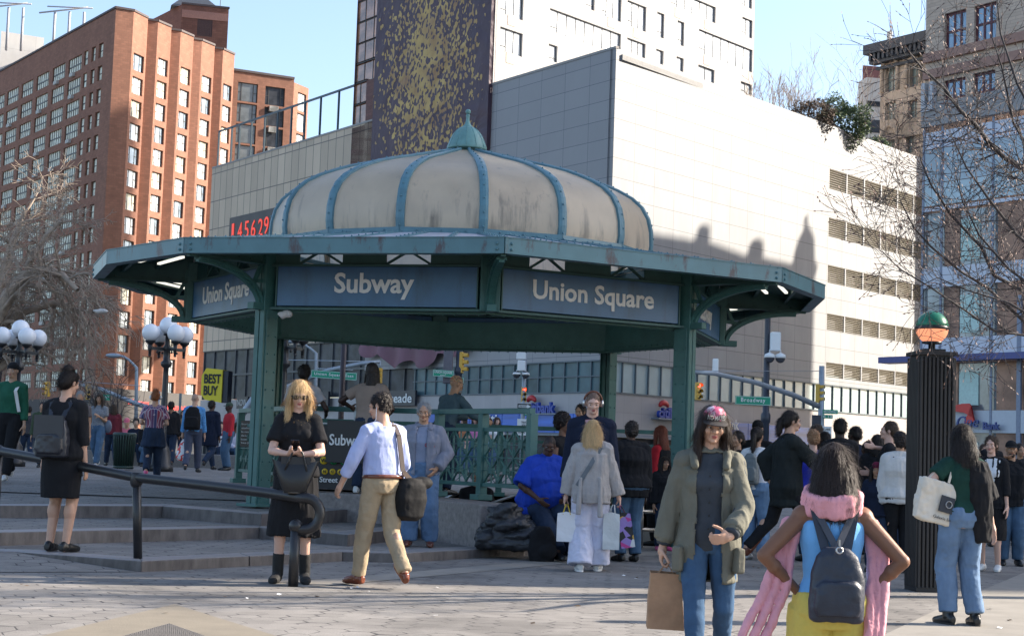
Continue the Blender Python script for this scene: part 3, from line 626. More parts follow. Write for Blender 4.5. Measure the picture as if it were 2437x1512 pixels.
# ================================================================== BUILDINGS
def glassmat(name, col, rough=.08, var=.3, scale=.25, spec=.8, metal=0.0):
    return mat('glass_'+name, col, rough, metal=metal, var=var, scale=scale, spec=spec)
G_SKY = glassmat('sky', (.26, .33, .4), .06, .5, .4, 1.0); G_SUNLIT = glassmat('pane_fill', (.88, .8, .62), .5, .35, .9, .2); G_WHITE = glassmat('pale_sky', (.62, .66, .68), .12, .25, .5); G_DK = glassmat('dark', (.05, .055, .065), .3, .6, .6, .12)  # bright panes: sunlit and sky reflections painted into the glass colour
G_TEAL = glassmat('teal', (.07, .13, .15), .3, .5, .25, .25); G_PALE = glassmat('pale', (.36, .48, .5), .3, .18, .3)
def window_mesh(name, w_, h_, frame, glass, cols=(0, 1), rows=None, fw=.06, sill=None, dy=.0, rail=None, lights=None):
    """window in a wall opening: origin at the lower left corner, facing -y"""
    b = MB(); mats = [frame, glass, sill or frame]
    b.bb(0, w_, dy-.0, dy+.08, 0, fw); b.bb(0, w_, dy, dy+.08, h_-fw, h_); b.bb(0, fw, dy, dy+.08, fw, h_-fw); b.bb(w_-fw, w_, dy, dy+.08, fw, h_-fw)
    for c in cols:
        if 0 < c < 1: b.bb(w_*c-fw/2, w_*c+fw/2, dy+.005, dy+.075, fw, h_-fw)
    for (c0, c1, r) in (rail or []): b.bb(w_*c0, w_*c1, dy-.005, dy+.07, h_*r-fw/2, h_*r+fw/2)
    b.quad((fw/2, dy+.05, fw/2), (w_-fw/2, dy+.05, fw/2), (w_-fw/2, dy+.05, h_-fw/2), (fw/2, dy+.05, h_-fw/2), 1)
    if sill: b.bb(-.08, w_+.08, -.08-.0, dy+.1, -.09, -.005, 2)
    o = b.build(name, mats); me = o.data; bpy.data.objects.remove(o); return me
def place(me, name, parent, loc, rz=0):
    o = bpy.data.objects.new(name, me); link(o, parent); o.location = loc; o.rotation_euler = (0, 0, rz); return o
PA = at(1437, 1088, 115); FG = Face(PA, R(145.5)); FW = Face(PA, R(40.1))
M_GREYP = panelmat('grey_panel', (.31, .3, .3), 3.05, 1.42, .035, (.1, .11, .14), .55, .03, noise=.03)
M_BEIGEP = panelmat('tan_panel', (.6, .47, .34), 1.5, 3.0, .1, (.2, .17, .14), .6, .12, noise=.05)
M_WHITEP = panelmat('white_panel', (.335, .345, .36), 2.6, 1.42, .06, (.2, .205, .21), .6, .03, noise=.09, bump=.1, streak=1)
M_STONE = panelmat('stone_cladding', (.44, .41, .4), 2.2, 1.5, .02, (.3, .28, .28), .6, .04, noise=.06)
HT = 30.63
metro = empty('corner_store_building', PA*1 - Vector((0, 0, PA.z)), 0, 'large windowless corner building with grey and white panelled walls behind the kiosk', 'building')
def part(parent, b, name, mats, F=None, base=None, bevel=0, fix=True, dz=0):
    o = b.build(name, mats, None, bevel, fix=fix)
    if F is not None:
        rel = F.p - Vector((parent.location.x, parent.location.y, 0)); o.location = rel+Vector((0, 0, dz)); o.rotation_euler = (0, 0, F.rotz())
    o.parent = parent; return o
b = MB(); wall_mesh(b, -15.95, 0, 8.2, HT, []); part(metro, b, 'grey_wall', M_GREYP, FG)
b = MB(); wall_mesh(b, -69.8, -34.8, 11.0, HT, [], .3); part(metro, b, 'tan_wall', M_BEIGEP, FG)
b = MB(); wall_mesh(b, -34.8, -15.95, 8.2, 12, []); part(metro, b, 'grey_wall', M_GREYP, FG)
b = MB(); b.bb(-69.8, 0, -.05, .25, HT, HT+.18); part(metro, b, 'coping', mat('coping', (.3, .28, .26), .6), FG)
# digits display in a strip of the tan wall
dsp = MB(); 
x0, z0 = FG.uz(547, 560); x1, z1 = FG.uz(720, 500)
_, zt_ = FG.uz(547, 524)
dsp.bb(x0, x1+5, -.12, .05, z0-1.2, zt_+.2); dis = part(metro, dsp, 'number_display', mat('display_glass', (.04, .03, .03), .5, var=.5, scale=.4), FG)
M_DIG = bpy.data.materials.new('red_digits'); M_DIG.use_nodes = True; _b = M_DIG.node_tree.nodes['Principled BSDF']; _b.inputs['Emission Color'].default_value = (1, .07, .03, 1); _b.inputs['Emission Strength'].default_value = .3; _b.inputs['Base Color'].default_value = (.25, .02, .02, 1)
for ch, px, py in (('1', 557, 551), ('4', 574, 549), ('5', 590, 545), ('6', 606, 543), ('2', 623, 540), ('9', 637, 535)):
    u, z = FG.uz(px, py+1); text(ch, dis, (u, -.16, z), 0, height=1.75, width=.5 if ch == '1' else 1.0, mat=M_DIG, name='digit', ext=.02)
# lower storeys of both faces
b = MB(); b.bb(-69.8, -26.5, .25, .4, 5.9, 11.0); part(metro, b, 'glazed_wall', [G_DK], FG)
b = MB()
u = -69.8
while u < -26.6: b.bb(u, u+.1, .12, .26, 5.9, 11.0); u += 2.6
b.bb(-69.8, -26.6, .1, .24, 8.3, 8.5); b.bb(-69.8, -26.6, .05, .3, 10.9, 11.15); part(metro, b, 'mullions', mat('dark_frame', (.07, .075, .08), .5), FG)
for F, u0, u1, nm in ((FG, -26.5, 0, 'a'), (FW, 0, 52, 'b')):
    zt, zb_ = (8.2, 5.95)
    b = MB(); b.quad((u0, .12, zb_), (u1, .12, zb_), (u1, .12, zt), (u0, .12, zt)); part(metro, b, 'window_band', [G_TEAL if nm == 'a' else G_PALE], F, fix=False)
    b = MB(); u = u0+.3; 
    while u < u1: b.bb(u, u+.09, .0, .13, zb_, zt); u += 1.62
    if nm == 'a': b.bb(u0, u1, .02, .14, 7.0, 7.1)
    b.bb(u0, u1, -.06, .2, zb_-.12, zb_); b.bb(u0, u1, -.04, .2, zt-.1, zt); part(metro, b, 'band_mullions', mat('band_frame', (.09, .12, .14), .5), F)
    b = MB(); wall_mesh(b, u0 if nm == 'b' else -69.8, u1, 3.0, zb_-.12, []); part(metro, b, 'stone_wall', M_STONE, F)
    b = MB(); b.bb(u0 if nm == 'b' else -69.8, u1, -.3, .2, 2.75, 3.0); part(metro, b, 'canopy', mat('shop_canopy', (.2, .23, .27), .5), F)
    b = MB(); b.quad((u0 if nm == 'b' else -69.8, .3, 0), (u1, .3, 0), (u1, .3, 2.75), (u0 if nm == 'b' else -69.8, .3, 2.75)); part(metro, b, 'shopfront', [G_DK], F, fix=False)
    b = MB(); u = u0 if nm == 'b' else -69.0
    while u < u1: b.bb(u, u+.25, .1, .29, 0, 2.75); u += 3.1
    part(metro, b, 'shopfront_mullion', mat('dark_frame', (.07, .075, .08), .5), F)
# curved blue bank fascia
M_BLUEG = mat('blue_bank_glass', (.02, .12, .5), .3, var=.6, scale=.5, stretch=(.2, .2, 2.5))
for F, a, c, nm in ((FG, (1020, 990), (1420, 1003), 0), (FW, (1690, 1008), (1915, 1028), 1)):
    u0, zc = F.uz(*a); u1, _ = F.uz(*c); b = MB(); n_ = max(1, int(abs(u1-u0)/2.2)); 
    for j in range(n_): b.bb(u0+(u1-u0)*j/n_+.04, u0+(u1-u0)*(j+1)/n_-.04, -.42, -.32, 2.95, 4.35)
    part(metro, b, 'blue_fascia', M_BLUEG, F)
# louvred vents of the white wall, real openings with slats
holes = []; rows = []
for (a, c) in (((1975, 401), (1975, 449)), ((1972, 517), (1972, 562)), ((1970, 630), (1970, 672)), ((1968, 745), (1968, 784)), ((1966, 861), (1966, 896))):
    _, zt = FW.uz(*a); u0, zb_ = FW.uz(*c); rows.append((zb_, zt))
ul = FW.uz(1972, 500)[0]; vw = (FW.uz(2187, 500)[0]-ul)/5.35
for zb_, zt in rows:
    for j in range(6): holes.append((ul+vw*j, ul+vw*j+vw*.94, zb_, zt))
b = MB(); wall_mesh(b, 0, 52, 8.2, HT, holes, .45); b.quad((0, .5, 9), (52, .5, 9), (52, .5, HT), (0, .5, HT)); part(metro, b, 'white_wall', M_WHITEP, FW)
M_LOUV = mat('louvre', (.42, .38, .3), .5)
lb = MB(); 
for i in range(9): z = (rows[0][1]-rows[0][0])*(i+.5)/9; lb.box((vw*.47, .1, z), (vw*.93, .16, .03), rot=Matrix.Rotation(R(-35), 3, 'X'))
lo_ = lb.build('vent_slats', M_LOUV); lme = lo_.data; bpy.data.objects.remove(lo_)
for zb_, zt in rows:
    for j in range(6):
        o = place(lme, 'louvre_vent', metro, FW.pt(ul+vw*j, zb_)-Vector((metro.location.x, metro.location.y, 0)), FW.rotz())
        o.scale = (1, 1, (zt-zb_)/(rows[0][1]-rows[0][0]))
b = MB(); b.prism([tuple((FG.pt(-69.8))[:2]), tuple((FG.pt(0, 0, -.6))[:2]), tuple((FW.pt(52, 0, -.6))[:2]), tuple((FW.pt(52)+Vector((-50, 50, 0)))[:2])], 29.9, 30.3)
b.v = [(x-metro.location.x, y-metro.location.y, z) for x, y, z in b.v]; b.build('roof', mat('roof_grey', (.3, .3, .3), .9), metro)
# dark fence frame on the tan roof edge
b = MB(); 
for px, pt, pb_ in ((510, 342, 396), (541, 328, 386), (560, 321, 380), (588, 312, 372), (620, 300, 364), (715, 265, 338), (683, 277, 346), (650, 289, 355), (752, 253, 328), (795, 238, 314), (840, 221, 300), (875, 208, 292)):
    u, z = FG.uz(px, pt); u_, zb_ = FG.uz(px, pb_)
    b.bar((u, .5, HT), (u, .5, HT+4.1), .16, .16)
uA, uB = FG.uz(510, 342)[0], FG.uz(895, 220)[0]; b.bar((uA, .5, HT+4.1), (uB, .5, HT+4.1), .12, .2)
o = b.build('roof_fence', mat('fence_dark', (.05, .08, .1), .5)); o.location = FG.p; o.rotation_euler = (0, 0, FG.rotz()); tag(o, 'dark metal frame fence along the roof edge of the tan wall', 'fence')
# ---- tower behind, brick flank and pale front
PT = FG.pt(FG.uz(1172, 200)[0]); FT = Face(PT, R(40.1)); tower = empty('apartment_tower', (PT.x, PT.y, 0), 0, 'pale apartment tower with long window strips rising behind the white wall', 'building')
uL = FG.uz(838, 300)[0]; uR = FG.uz(1172, 200)[0]
M_BRKT = panelmat('tower_brick', (.2, .1, .085), .6, .3, .03, (.12, .08, .07), .8, .15, offset=.5, noise=.1)
M_PALEB = panelmat('pale_brick', (.42, .41, .4), .5, .25, .02, (.55, .5, .47), .8, .04, offset=.5, noise=.08)
hl = []; rowsT = [(88-58, 0)]
# windows of the brick flank
fl = [(848, 903, 83, 45), (846, 903, 128, 92), (842, 901, 176, 139), (838, 899, 222, 182)]
holes = []
zr = [FG.uz(870, y)[1] for y in (12, 70, 118, 166, 212, 262)]
for i, y in enumerate((22, 72, 122, 168, 216, 268)):
    u0 = FG.uz(848-i*1.2, y)[0]; zc = FG.uz(870, y)[1]
    if i < 4: holes.append((u0, u0+6.2, zc-1.0, zc+1.0))
    else: holes.append((u0-.2, u0+2.2, zc-1.1, zc+1.1)); holes.append((u0+3.6, u0+4.5, zc-1.1, zc+1.1))
b = MB(); wall_mesh(b, uL-uR, 0, 20, 75, [(a-uR, c-uR, d, e) for a, c, d, e in holes], .25); part(tower, b, 'brick_wall', M_BRKT, Face(PT, R(145.5)))
for a, c, d, e in holes:
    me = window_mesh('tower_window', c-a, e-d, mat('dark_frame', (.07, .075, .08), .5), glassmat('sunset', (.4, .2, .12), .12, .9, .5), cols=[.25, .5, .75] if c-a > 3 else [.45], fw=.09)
    place(me, 'window', tower, FG.pt(a, d, -.12)-Vector((PT.x, PT.y, 0)), FG.rotz())
holes = []; TW = []
def tw(x0, x1, ytl, ybl, n, dirn=None):
    u0, zt = FT.uz(x0, ytl); _, zb_ = FT.uz(x0, ybl); u1 = FT.uz(x1, ytl+(x1-x0)*.34)[0]; holes.append((u0, u1, zb_, zt)); TW.append((u0, u1, zb_, zt, n))
zz_ = lambda x, y: ((2000+x*.43086)/1.6814, y*.43086/1.6814)
for x0, x1, t_, b_, n in ((5, 220, -95, 120, 3), (3, 212, 245, 465, 3), (465, 1125, 75, 285, 8), (455, 535, 405, 560, 1), (800, 882, -110, 75, 1), (945, 1130, -90, 140, 3), (1185, 1360, 0, 235, 3), (1460, 1527, 108, 338, 1), (1650, 1712, 188, 412, 1), (1182, 1352, 348, 520, 3), (1450, 1520, 452, 640, 1), (1640, 1705, 522, 680, 1), (1590, 2004, -105, 50, 6), (1848, 2345, 268, 488, 7), (1842, 1992, 598, 790, 2), (2250, 2345, 155, 325, 2), (2240, 2340, -60, 45, 2), (2236, 2338, 752, 850, 2)):
    p0 = zz_(x0, t_); p1 = zz_(x1, 0); p2 = zz_(x0, b_); tw(p0[0], p1[0], p0[1], p2[1], n)
uE = FT.uz(1793, 120)[0]
holes.append((-1, -.5, 0, 1)); b = MB(); wall_mesh(b, 0, uE, 24, 75, [(a, min(c, uE-.05), d, e) for a, c, d, e in holes if c > 0], .3); part(tower, b, 'pale_wall', M_PALEB, FT)
b = MB(); b.quad((uE, 0, 24), (uE, 20, 24), (uE, 20, 75), (uE, 0, 75)); b.quad((0, .9, 24), (uE, .9, 24), (uE, .9, 75), (0, .9, 75)); part(tower, b, 'side_wall', M_PALEB, FT)
for a, c, d, e, n in TW:
    c = min(c, uE-.05)
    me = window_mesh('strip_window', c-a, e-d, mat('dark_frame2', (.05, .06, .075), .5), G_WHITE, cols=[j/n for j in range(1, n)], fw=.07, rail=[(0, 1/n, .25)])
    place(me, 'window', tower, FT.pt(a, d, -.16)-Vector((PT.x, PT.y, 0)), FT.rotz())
b = MB()
for x, y in ((100, 180), (85, 530), (1025, 200), (1258, 298), (1645, 112), (1915, 224), (1910, 550)):
    px, py = zz_(x+8, y+12); u, z = FT.uz(px, py); b.bb(u-.5, u+.5, -.03, .05, z-.45, z+.45)
part(tower, b, 'vent_grilles', mat('vent_tan', (.42, .32, .26), .6), FT)
# ---- the mural wall: a plain purple and gold abstract stand-in
mu, tm, bm_ = newmat('mural_purple'); L = tm.links.new
tc = N(tm, 'ShaderNodeTexCoord'); mp = N(tm, 'ShaderNodeMapping'); mp.inputs['Location'].default_value = (-(FG.uz(1025, 150)[0]), 0, -(FG.uz(1025, 150)[1])); L(tc.outputs['Object'], mp.inputs[0])
mp2 = N(tm, 'ShaderNodeMapping'); mp2.inputs['Scale'].default_value = (.105, 0, .07); L(mp.outputs[0], mp2.inputs[0]); ln = N(tm, 'ShaderNodeVectorMath', operation='LENGTH'); L(mp2.outputs[0], ln.inputs[0])
mp3 = N(tm, 'ShaderNodeMapping'); mp3.inputs['Scale'].default_value = (1.2, 0, 1.0); L(tc.outputs['Object'], mp3.inputs[0])
vo = N(tm, 'ShaderNodeTexVoronoi', i_Scale=3.2); vo.feature = 'F1'; L(mp3.outputs[0], vo.inputs['Vector']); sx = N(tm, 'ShaderNodeSeparateColor'); L(vo.outputs['Color'], sx.inputs[0])
mr = N(tm, 'ShaderNodeMapRange'); mr.inputs['From Min'].default_value = .05; mr.inputs['From Max'].default_value = 1.0; mr.inputs['To Min'].default_value = .8; mr.inputs['To Max'].default_value = 0; L(ln.outputs['Value'], mr.inputs['Value'])
lt = N(tm, 'ShaderNodeMath', operation='LESS_THAN'); L(sx.outputs[0], lt.inputs[0]); L(mr.outputs[0], lt.inputs[1])
ns = N(tm, 'ShaderNodeTexNoise', i_Scale=.5, i_Detail=4); L(tc.outputs['Object'], ns.inputs['Vector']); g1 = ramp(tm, ns.outputs['Fac'], [(.3, (.3, .15, .06)), (.7, (.6, .4, .12))]); g2 = ramp(tm, ns.outputs['Fac'], [(.3, (.06, .035, .055)), (.7, (.085, .045, .06))])
mx = N(tm, 'ShaderNodeMix'); mx.data_type = 'RGBA'; L(lt.outputs[0], mx.inputs['Factor']); L(g2.outputs[0], mx.inputs['A']); L(g1.outputs[0], mx.inputs['B']); L(mx.outputs['Result'], bm_.inputs['Base Color']); bm_.inputs['Roughness'].default_value = .6
wv = N(tm, 'ShaderNodeTexNoise', i_Scale=.25, i_Detail=3, i_Distortion=1.2); L(tc.outputs['Object'], wv.inputs['Vector']); bu = N(tm, 'ShaderNodeBump', i_Strength=.8, i_Distance=.6); L(wv.outputs['Fac'], bu.inputs['Height']); L(bu.outputs[0], bm_.inputs['Normal'])
b = MB(); b.bb(-34.7, -16.0, -.35, .2, 10.2, 75); o = part(metro, b, 'mural_wall', mu, FG)
b = MB(); vs = []; fs = []; m_ = 40     # hanging lower edge of the drape
for j in range(m_+1):
    u = -34.7+18.7*j/m_; sag = 1.6*sin(pi*min(1, j/m_*1.02))+.4*sin(j*.6); vs += [(u, -.5, 11.2), (u, -.75-.25*sin(j*.9), 10.0-sag)]
for j in range(m_): fs.append((2*j, 2*j+1, 2*j+3, 2*j+2))
b.add(vs, fs, 0, True); part(metro, b, 'drape', mat('drape_maroon', (.16, .06, .085), .6, var=.2, scale=.4), FG, fix=False)
# ---- brick block on the left with saw-tooth front
z3 = .5952*2436/4096; ZR = 51.16
BP = [(780,57),(900,77),(995,125),(1063,147),(1152,185),(1215,212),(1302,250),(1358,275),(1443,310),(1500,335),(1577,370)]
bx = [(780,57),(900,77),(995,125),(995,138),(1063,147),(1152,185),(1152,203),(1215,212),(1302,250),(1302,265),(1358,275),(1443,310),(1443,328),(1500,335),(1577,370)]
bpt = [gp(x*z3, y*z3, ZR) for x, y in bx]; C0 = bpt[0]
brick = empty('brick_apartment_block', (C0.x, C0.y, 0), 0, 'red brick apartment block with saw tooth front and rows of windows', 'building')
M_BRK = panelmat('red_brick', (.3, .14, .09), .55, .27, .03, (.24, .12, .085), .85, .12, offset=.5, noise=.12, streak=1)
FH = 2.745; frm = mat('win_frame', (.06, .055, .05), .5); sill_m = mat('sill', (.5, .48, .44), .7)
zt0 = None; wcount = 0; rest = MB(); restm = [frm, G_SKY, sill_m]
def col_windows(F, u0, u1, ztop, zbot, nfl, gl, style, bay):
    """openings list and window placement for one column"""
    hs = []
    for k in range(nfl):
        a, c = zbot-k*FH, ztop-k*FH
        if a < 6.5: break
        hs.append((u0, u1, a, c))
    return hs
def putwin(root, F, h, me, name='window', dep=.22, lim=None):
    place(me, name, root, F.pt(h[0], h[2], -dep)-Vector((root.location.x, root.location.y, 0)), F.rotz())
nwin = 0
for i in range(5):
    d0, d1, l1 = (bpt[0], bpt[1], bpt[2]) if i == 0 else (bpt[3*i], bpt[3*i+1], bpt[3*i+2])
    dk = (d1-d0); Fd = Face(d0, math.atan2(dk.x, dk.y)); b = MB(); wall_mesh(b, 0, dk.length, 0, ZR, []); part(brick, b, 'brick_wall', M_BRK, Fd)
    lt_ = (l1-d1); Fl = Face(d1, math.atan2(lt_.x, lt_.y)); Lw = lt_.length; hs = []
    ztop = ZR-(4.75 if i == 0 else 4.2); hs = col_windows(Fl, Lw*.16, Lw*.88, ztop, ztop-2.0, 17, None, 0, i)
    b = MB(); wall_mesh(b, 0, Lw, 0, ZR, hs, .25); part(brick, b, 'brick_wall', M_BRK, Fl)
    for k, h in enumerate(hs):
        g = (G_SKY, G_WHITE, G_SUNLIT, G_WHITE)[(k*7+i*3) % 4]; key = ('fw%d' % i, g.name)
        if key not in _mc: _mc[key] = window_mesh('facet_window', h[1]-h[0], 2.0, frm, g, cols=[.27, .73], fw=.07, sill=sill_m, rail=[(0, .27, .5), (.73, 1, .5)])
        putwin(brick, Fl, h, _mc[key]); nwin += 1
    if i < 4:
        nx = bpt[3*i+3]; r_ = nx-l1; Fr = Face(l1, math.atan2(r_.x, r_.y)); b = MB(); wall_mesh(b, 0, r_.length, 0, ZR, []); part(brick, b, 'return_wall', M_BRK, Fr)
    b = MB(); b.bb(-.1, dk.length, -.12, .1, ZR, ZR+.25); part(brick, b, 'coping', mat('coping_dark', (.08, .06, .06), .7), Fd); b = MB(); b.bb(0, Lw, -.12, .1, ZR+.003, ZR+.253); part(brick, b, 'coping', mat('coping_dark', (.08, .06, .06), .7), Fl)
# long left side
dl = (C0-gp(0, 172, ZR)); FB = Face(C0, math.atan2(dl.x, dl.y)); hs = []; wide = []
q = lambda x, y: (x*z3, y*z3)
cols_ = [(665, 695, 0), (617, 643, 0), (567, 592, 0), (462, 550, 1), (356, 440, 1), (248, 330, 1), (148, 224, 1), (50, 126, 1), (-45, 32, 1), (-140, -65, 1)]
for x0, x1, wd in cols_:
    yb_ = 300+ (695-x1)*.52; u0 = FB.uz(x0*z3, (300+(695-x0)*.5)*z3)[0]; u1 = FB.uz(x1*z3, yb_*z3)[0]
    zt = ZR-3.3 if not wd else ZR-3.4
    for k in range(16):
        a = zt-1.75-k*FH-(.15 if wd else 0)
        if a < 6: break
        hs.append((u0, u1, a, a+(1.75 if not wd else 1.9))); wide.append(wd)
uFar = -60
b = MB(); wall_mesh(b, uFar, 0, 0, ZR, hs, .25); part(brick, b, 'long_wall', M_BRK, FB); b = MB(); b.bb(uFar, 0, -.12, .1, ZR, ZR+.25); part(brick, b, 'coping', mat('coping_dark', (.08, .06, .06), .7), FB)
stuff = MB()
for h, wd in zip(hs, wide):
    if wd == 0 or nwin < 92:
        g = G_SUNLIT; w_ = h[1]-h[0]; key = ('lw', round(w_, 2), wd)
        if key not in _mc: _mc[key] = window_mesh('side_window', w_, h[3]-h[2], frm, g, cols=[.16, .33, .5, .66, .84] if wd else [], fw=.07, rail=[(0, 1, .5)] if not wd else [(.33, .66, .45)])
    if nwin < 98: putwin(brick, FB, h, _mc[key]); nwin += 1
    else:
        w_ = h[1]-h[0]; x, z = h[0], h[2]; hh = h[3]-h[2]; y = .2
        stuff.quad((x, y, z), (x+w_, y, z), (x+w_, y, z+hh), (x, y, z+hh), 1)
        for c in ([0, .17, .33, .5, .67, .83, 1] if wd else [0, 1]): stuff.bb(x+w_*c-.04, x+w_*c+.04, y-.06, y-.01, z, z+hh)
        stuff.bb(x, x+w_, y-.059, y-.011, z+hh*.42, z+hh*.5); stuff.bb(x, x+w_, y-.062, y-.012, z, z+.08)
        if wd and random.random() < .5: stuff.bb(x+w_*.3, x+w_*.55, -.35, .05, z-.5, z-.08, 2)
o = part(brick, stuff, 'windows', [frm, G_SUNLIT, sill_m], FB); o['kind'] = 'stuff'
ac = MB()
for h, wd in list(zip(hs, wide)):
    if wd and random.random() < .6: x = h[0]+(h[1]-h[0])*random.uniform(.2, .7); ac.bb(x, x+.75, -.4, .1, h[2]-.55, h[2]-.12)
# base: stone strip and shops, wall colours darkened to stand for shade
_, zs1 = FB.uz(200, 925); 
b = MB(); b.bb(uFar, 0.3, -.25, -.02, 0, 6.0); part(brick, b, 'shop_base', mat('shop_base', (.08, .07, .065), .8, var=.1, scale=.5), FB)
dd = bpt[-1]-C0; FS = Face(C0, math.atan2(dd.x, dd.y)); b = MB(); b.bb(-.3, dd.length+2, -1.2, -.3, 3.6, 7.2); bs_ = part(brick, b, 'shop_base', mat('shop_base_shaded', (.075, .07, .068), .8, var=.1, scale=.5), FS)
b = MB(); b.bb(-.3, dd.length+2, -.9, -.3, 0, 3.6); part(brick, b, 'shopfront', G_DK, FS)
M_REDS = bpy.data.materials.new('red_letters'); M_REDS.use_nodes = True; _b = M_REDS.node_tree.nodes['Principled BSDF']; _b.inputs['Base Color'].default_value = (.5, .03, .03, 1); _b.inputs['Emission Color'].default_value = (1, .05, .04, 1); _b.inputs['Emission Strength'].default_value = .4
def facetext(txt, F, root, px, py, hpx, out, m, **k):
    u, z = F.uz(px, py); D = F.pt(u).y; rel = F.pt(u, z, out)-Vector((root.location.x, root.location.y, 0))
    return text(txt, root, rel, F.rotz(), height=hpx*D/FPX, mat=m, **k)
facetext('Walgreens', FS, brick, 308, 958, 17, 1.35, M_REDS, bold=.02, shear=.2); facetext('PHARMACY', FS, brick, 402, 970, 11, 1.35, M_REDS, bold=.02)
facetext('Walg', FB, brick, 165, 955, 13, .4, M_REDS, bold=.02, shear=.2)
u, z = FS.uz(300, 1000); b = MB()
for j in range(7): b.bb(u-3+j*1.2, u-2.2+j*1.2, -1.25, -1.2, 1.9, 2.5)
part(brick, b, 'lit_window', bpy.data.materials.new('shop_light'), FS); m_ = bpy.data.materials['shop_light']; m_.use_nodes = True; m_.node_tree.nodes['Principled BSDF'].inputs['Emission Color'].default_value = (1, .75, .25, 1); m_.node_tree.nodes['Principled BSDF'].inputs['Emission Strength'].default_value = 1.2
# right wing, set back
Dw = 214; W0 = at(553, 800, Dw); Fw = Face(W0, R(62)); wing = empty('brick_wing', (W0.x, W0.y, 0), 0, 'lower red brick apartment wing with wide grey windows right of the saw tooth block', 'building')
zW = Fw.uz(555, 168)[1]; uW = Fw.uz(700, 190)[0]; hs = []
for xa, xb, yc in ((1598, 1732, 618), (1782, 1914, 645)):
    u0 = Fw.uz(xa*z3, yc*z3)[0]; u1 = Fw.uz(xb*z3, yc*z3)[0]
    for k in range(9):
        zc = Fw.uz((xa+xb)/2*z3, (yc+k*140)*z3)[1]; hs.append((u0, u1, zc-1.35, zc+1.2))
b = MB(); wall_mesh(b, -10, uW, 0, zW, hs, .3); part(wing, b, 'brick_wall', M_BRK, Fw)
me = window_mesh('wing_window', hs[0][1]-hs[0][0], 2.55, frm, glassmat('grey', (.14, .16, .17), .1, .6, .3), cols=[.2, .8], fw=.09, sill=sill_m, rail=[(0, .2, .5), (.8, 1, .5)])
me2 = window_mesh('wing_window2', hs[-1][1]-hs[-1][0], 2.55, frm, G_DK, cols=[.2, .8], fw=.09, sill=sill_m, rail=[(0, .2, .5), (.8, 1, .5)])
for j, h in enumerate(hs): putwin(wing, Fw, h, me if j < 9 else me2, dep=.2)
acm = MB()
for j, h in enumerate(hs): acu = MB(); acu.bb(h[0]+(4.5 if j < 9 else .6), h[0]+(5.7 if j < 9 else 1.8), -.35, .1, h[2]-.85, h[2]-.15); part(wing, acu, 'air_conditioner', mat('ac_grey', (.35, .35, .33), .6), Fw)
Fe = Face(Fw.pt(uW), R(24)); uE2 = Fe.uz(735, 200)[0]; hs = []
for k in range(9):
    zc = Fe.uz(2038*z3, (690+k*140)*z3)[1]; hs.append((uE2*.3, uE2*.86, zc-1.3, zc+1.2))
b = MB(); wall_mesh(b, 0, uE2, 0, zW-.4, hs, .3); part(wing, b, 'end_wall', M_BRK, Fe)
me = window_mesh('wing_end_window', hs[0][1]-hs[0][0], 2.5, frm, G_WHITE, cols=[.25, .75], fw=.09, sill=sill_m)
for h in hs: putwin(wing, Fe, h, me, dep=.2)
b = MB(); b.bb(-10, uW, -.15, .1, zW, zW+.3); part(wing, b, 'coping', mat('coping_dark', (.08, .06, .06), .7), Fw)
# penthouse with water tank house
P0 = at(1218*z3, 180*z3, 205); Fp = Face(P0, R(75)); pen = empty('rooftop_bulkhead', (P0.x, P0.y, 0), 0, 'dark brick rooftop bulkhead with square louvred opening above the brick block', 'building')
zp = Fp.uz(1218*z3, 28*z3)[1]; up_ = Fp.uz(1537*z3, 80*z3)[0]; g0, g1 = Fp.uz(1322*z3, 240*z3), Fp.uz(1430*z3, 130*z3)
M_BRKD = panelmat('dark_brick', (.2, .085, .06), .55, .27, .03, (.12, .07, .05), .85, .12, offset=.5, noise=.1)
b = MB(); wall_mesh(b, 0, up_, 40, zp, [(g0[0], g1[0], g0[1], g1[1])], .3); part(pen, b, 'brick_wall', M_BRKD, Fp)
b = MB(); b.bb(-.1, up_+.1, -.1, .2, zp, zp+.25); part(pen, b, 'coping', mat('coping_dark', (.08, .06, .06), .7), Fp)
b = MB(); b.bb(.02, up_, -.06, 0, zp-1.7, zp-.7); part(pen, b, 'brick_band', mat('pink_band', (.34, .17, .13), .8), Fp)
b = MB(); n_ = 9
for j in range(n_+1): b.bb(g0[0]+(g1[0]-g0[0])*j/n_-.08, g0[0]+(g1[0]-g0[0])*j/n_+.08, .02, .14, g0[1], g1[1]); b.bb(g0[0], g1[0], .03, .13, g0[1]+(g1[1]-g0[1])*j/n_-.08, g0[1]+(g1[1]-g0[1])*j/n_+.08)
b.bb(g0[0], g1[0], .2, .25, g0[1], g1[1]); part(pen, b, 'grille', mat('grille_brown', (.09, .05, .045), .8), Fp)
Fq = Face(P0, R(-35)); b = MB(); wall_mesh(b, 0, 12, 40, zp, []); o = part(pen, b, 'side_wall', M_BRKD, Fq)
ap = Fp.uz(1315*z3, 5*z3); b = MB(); b.add([(ap[0]-3, 1, zp), (ap[0]+3.4, 1, zp), (ap[0]+3.4, 6, zp), (ap[0]-3, 6, zp), (ap[0], 3, zp+3.0)], [(0, 1, 4), (1, 2, 4), (2, 3, 4), (3, 0, 4)]); part(pen, b, 'pyramid_roof', mat('slate', (.06, .07, .09), .6), Fp)
b = MB(); aa = Fp.uz(1483*z3, 60*z3); b.tube([(aa[0], 1, zp), (aa[0], 1, zp+5)], .05, 5); b.tube([(aa[0]-1.8, 1, zp+3.8), (aa[0]+1.9, 1, zp+4.1)], .04, 5); b.tube([(aa[0]-.8, 1, zp+2.6), (aa[0]+.9, 1, zp+2.8)], .035, 5); part(pen, b, 'aerial', M_GALV, Fp)
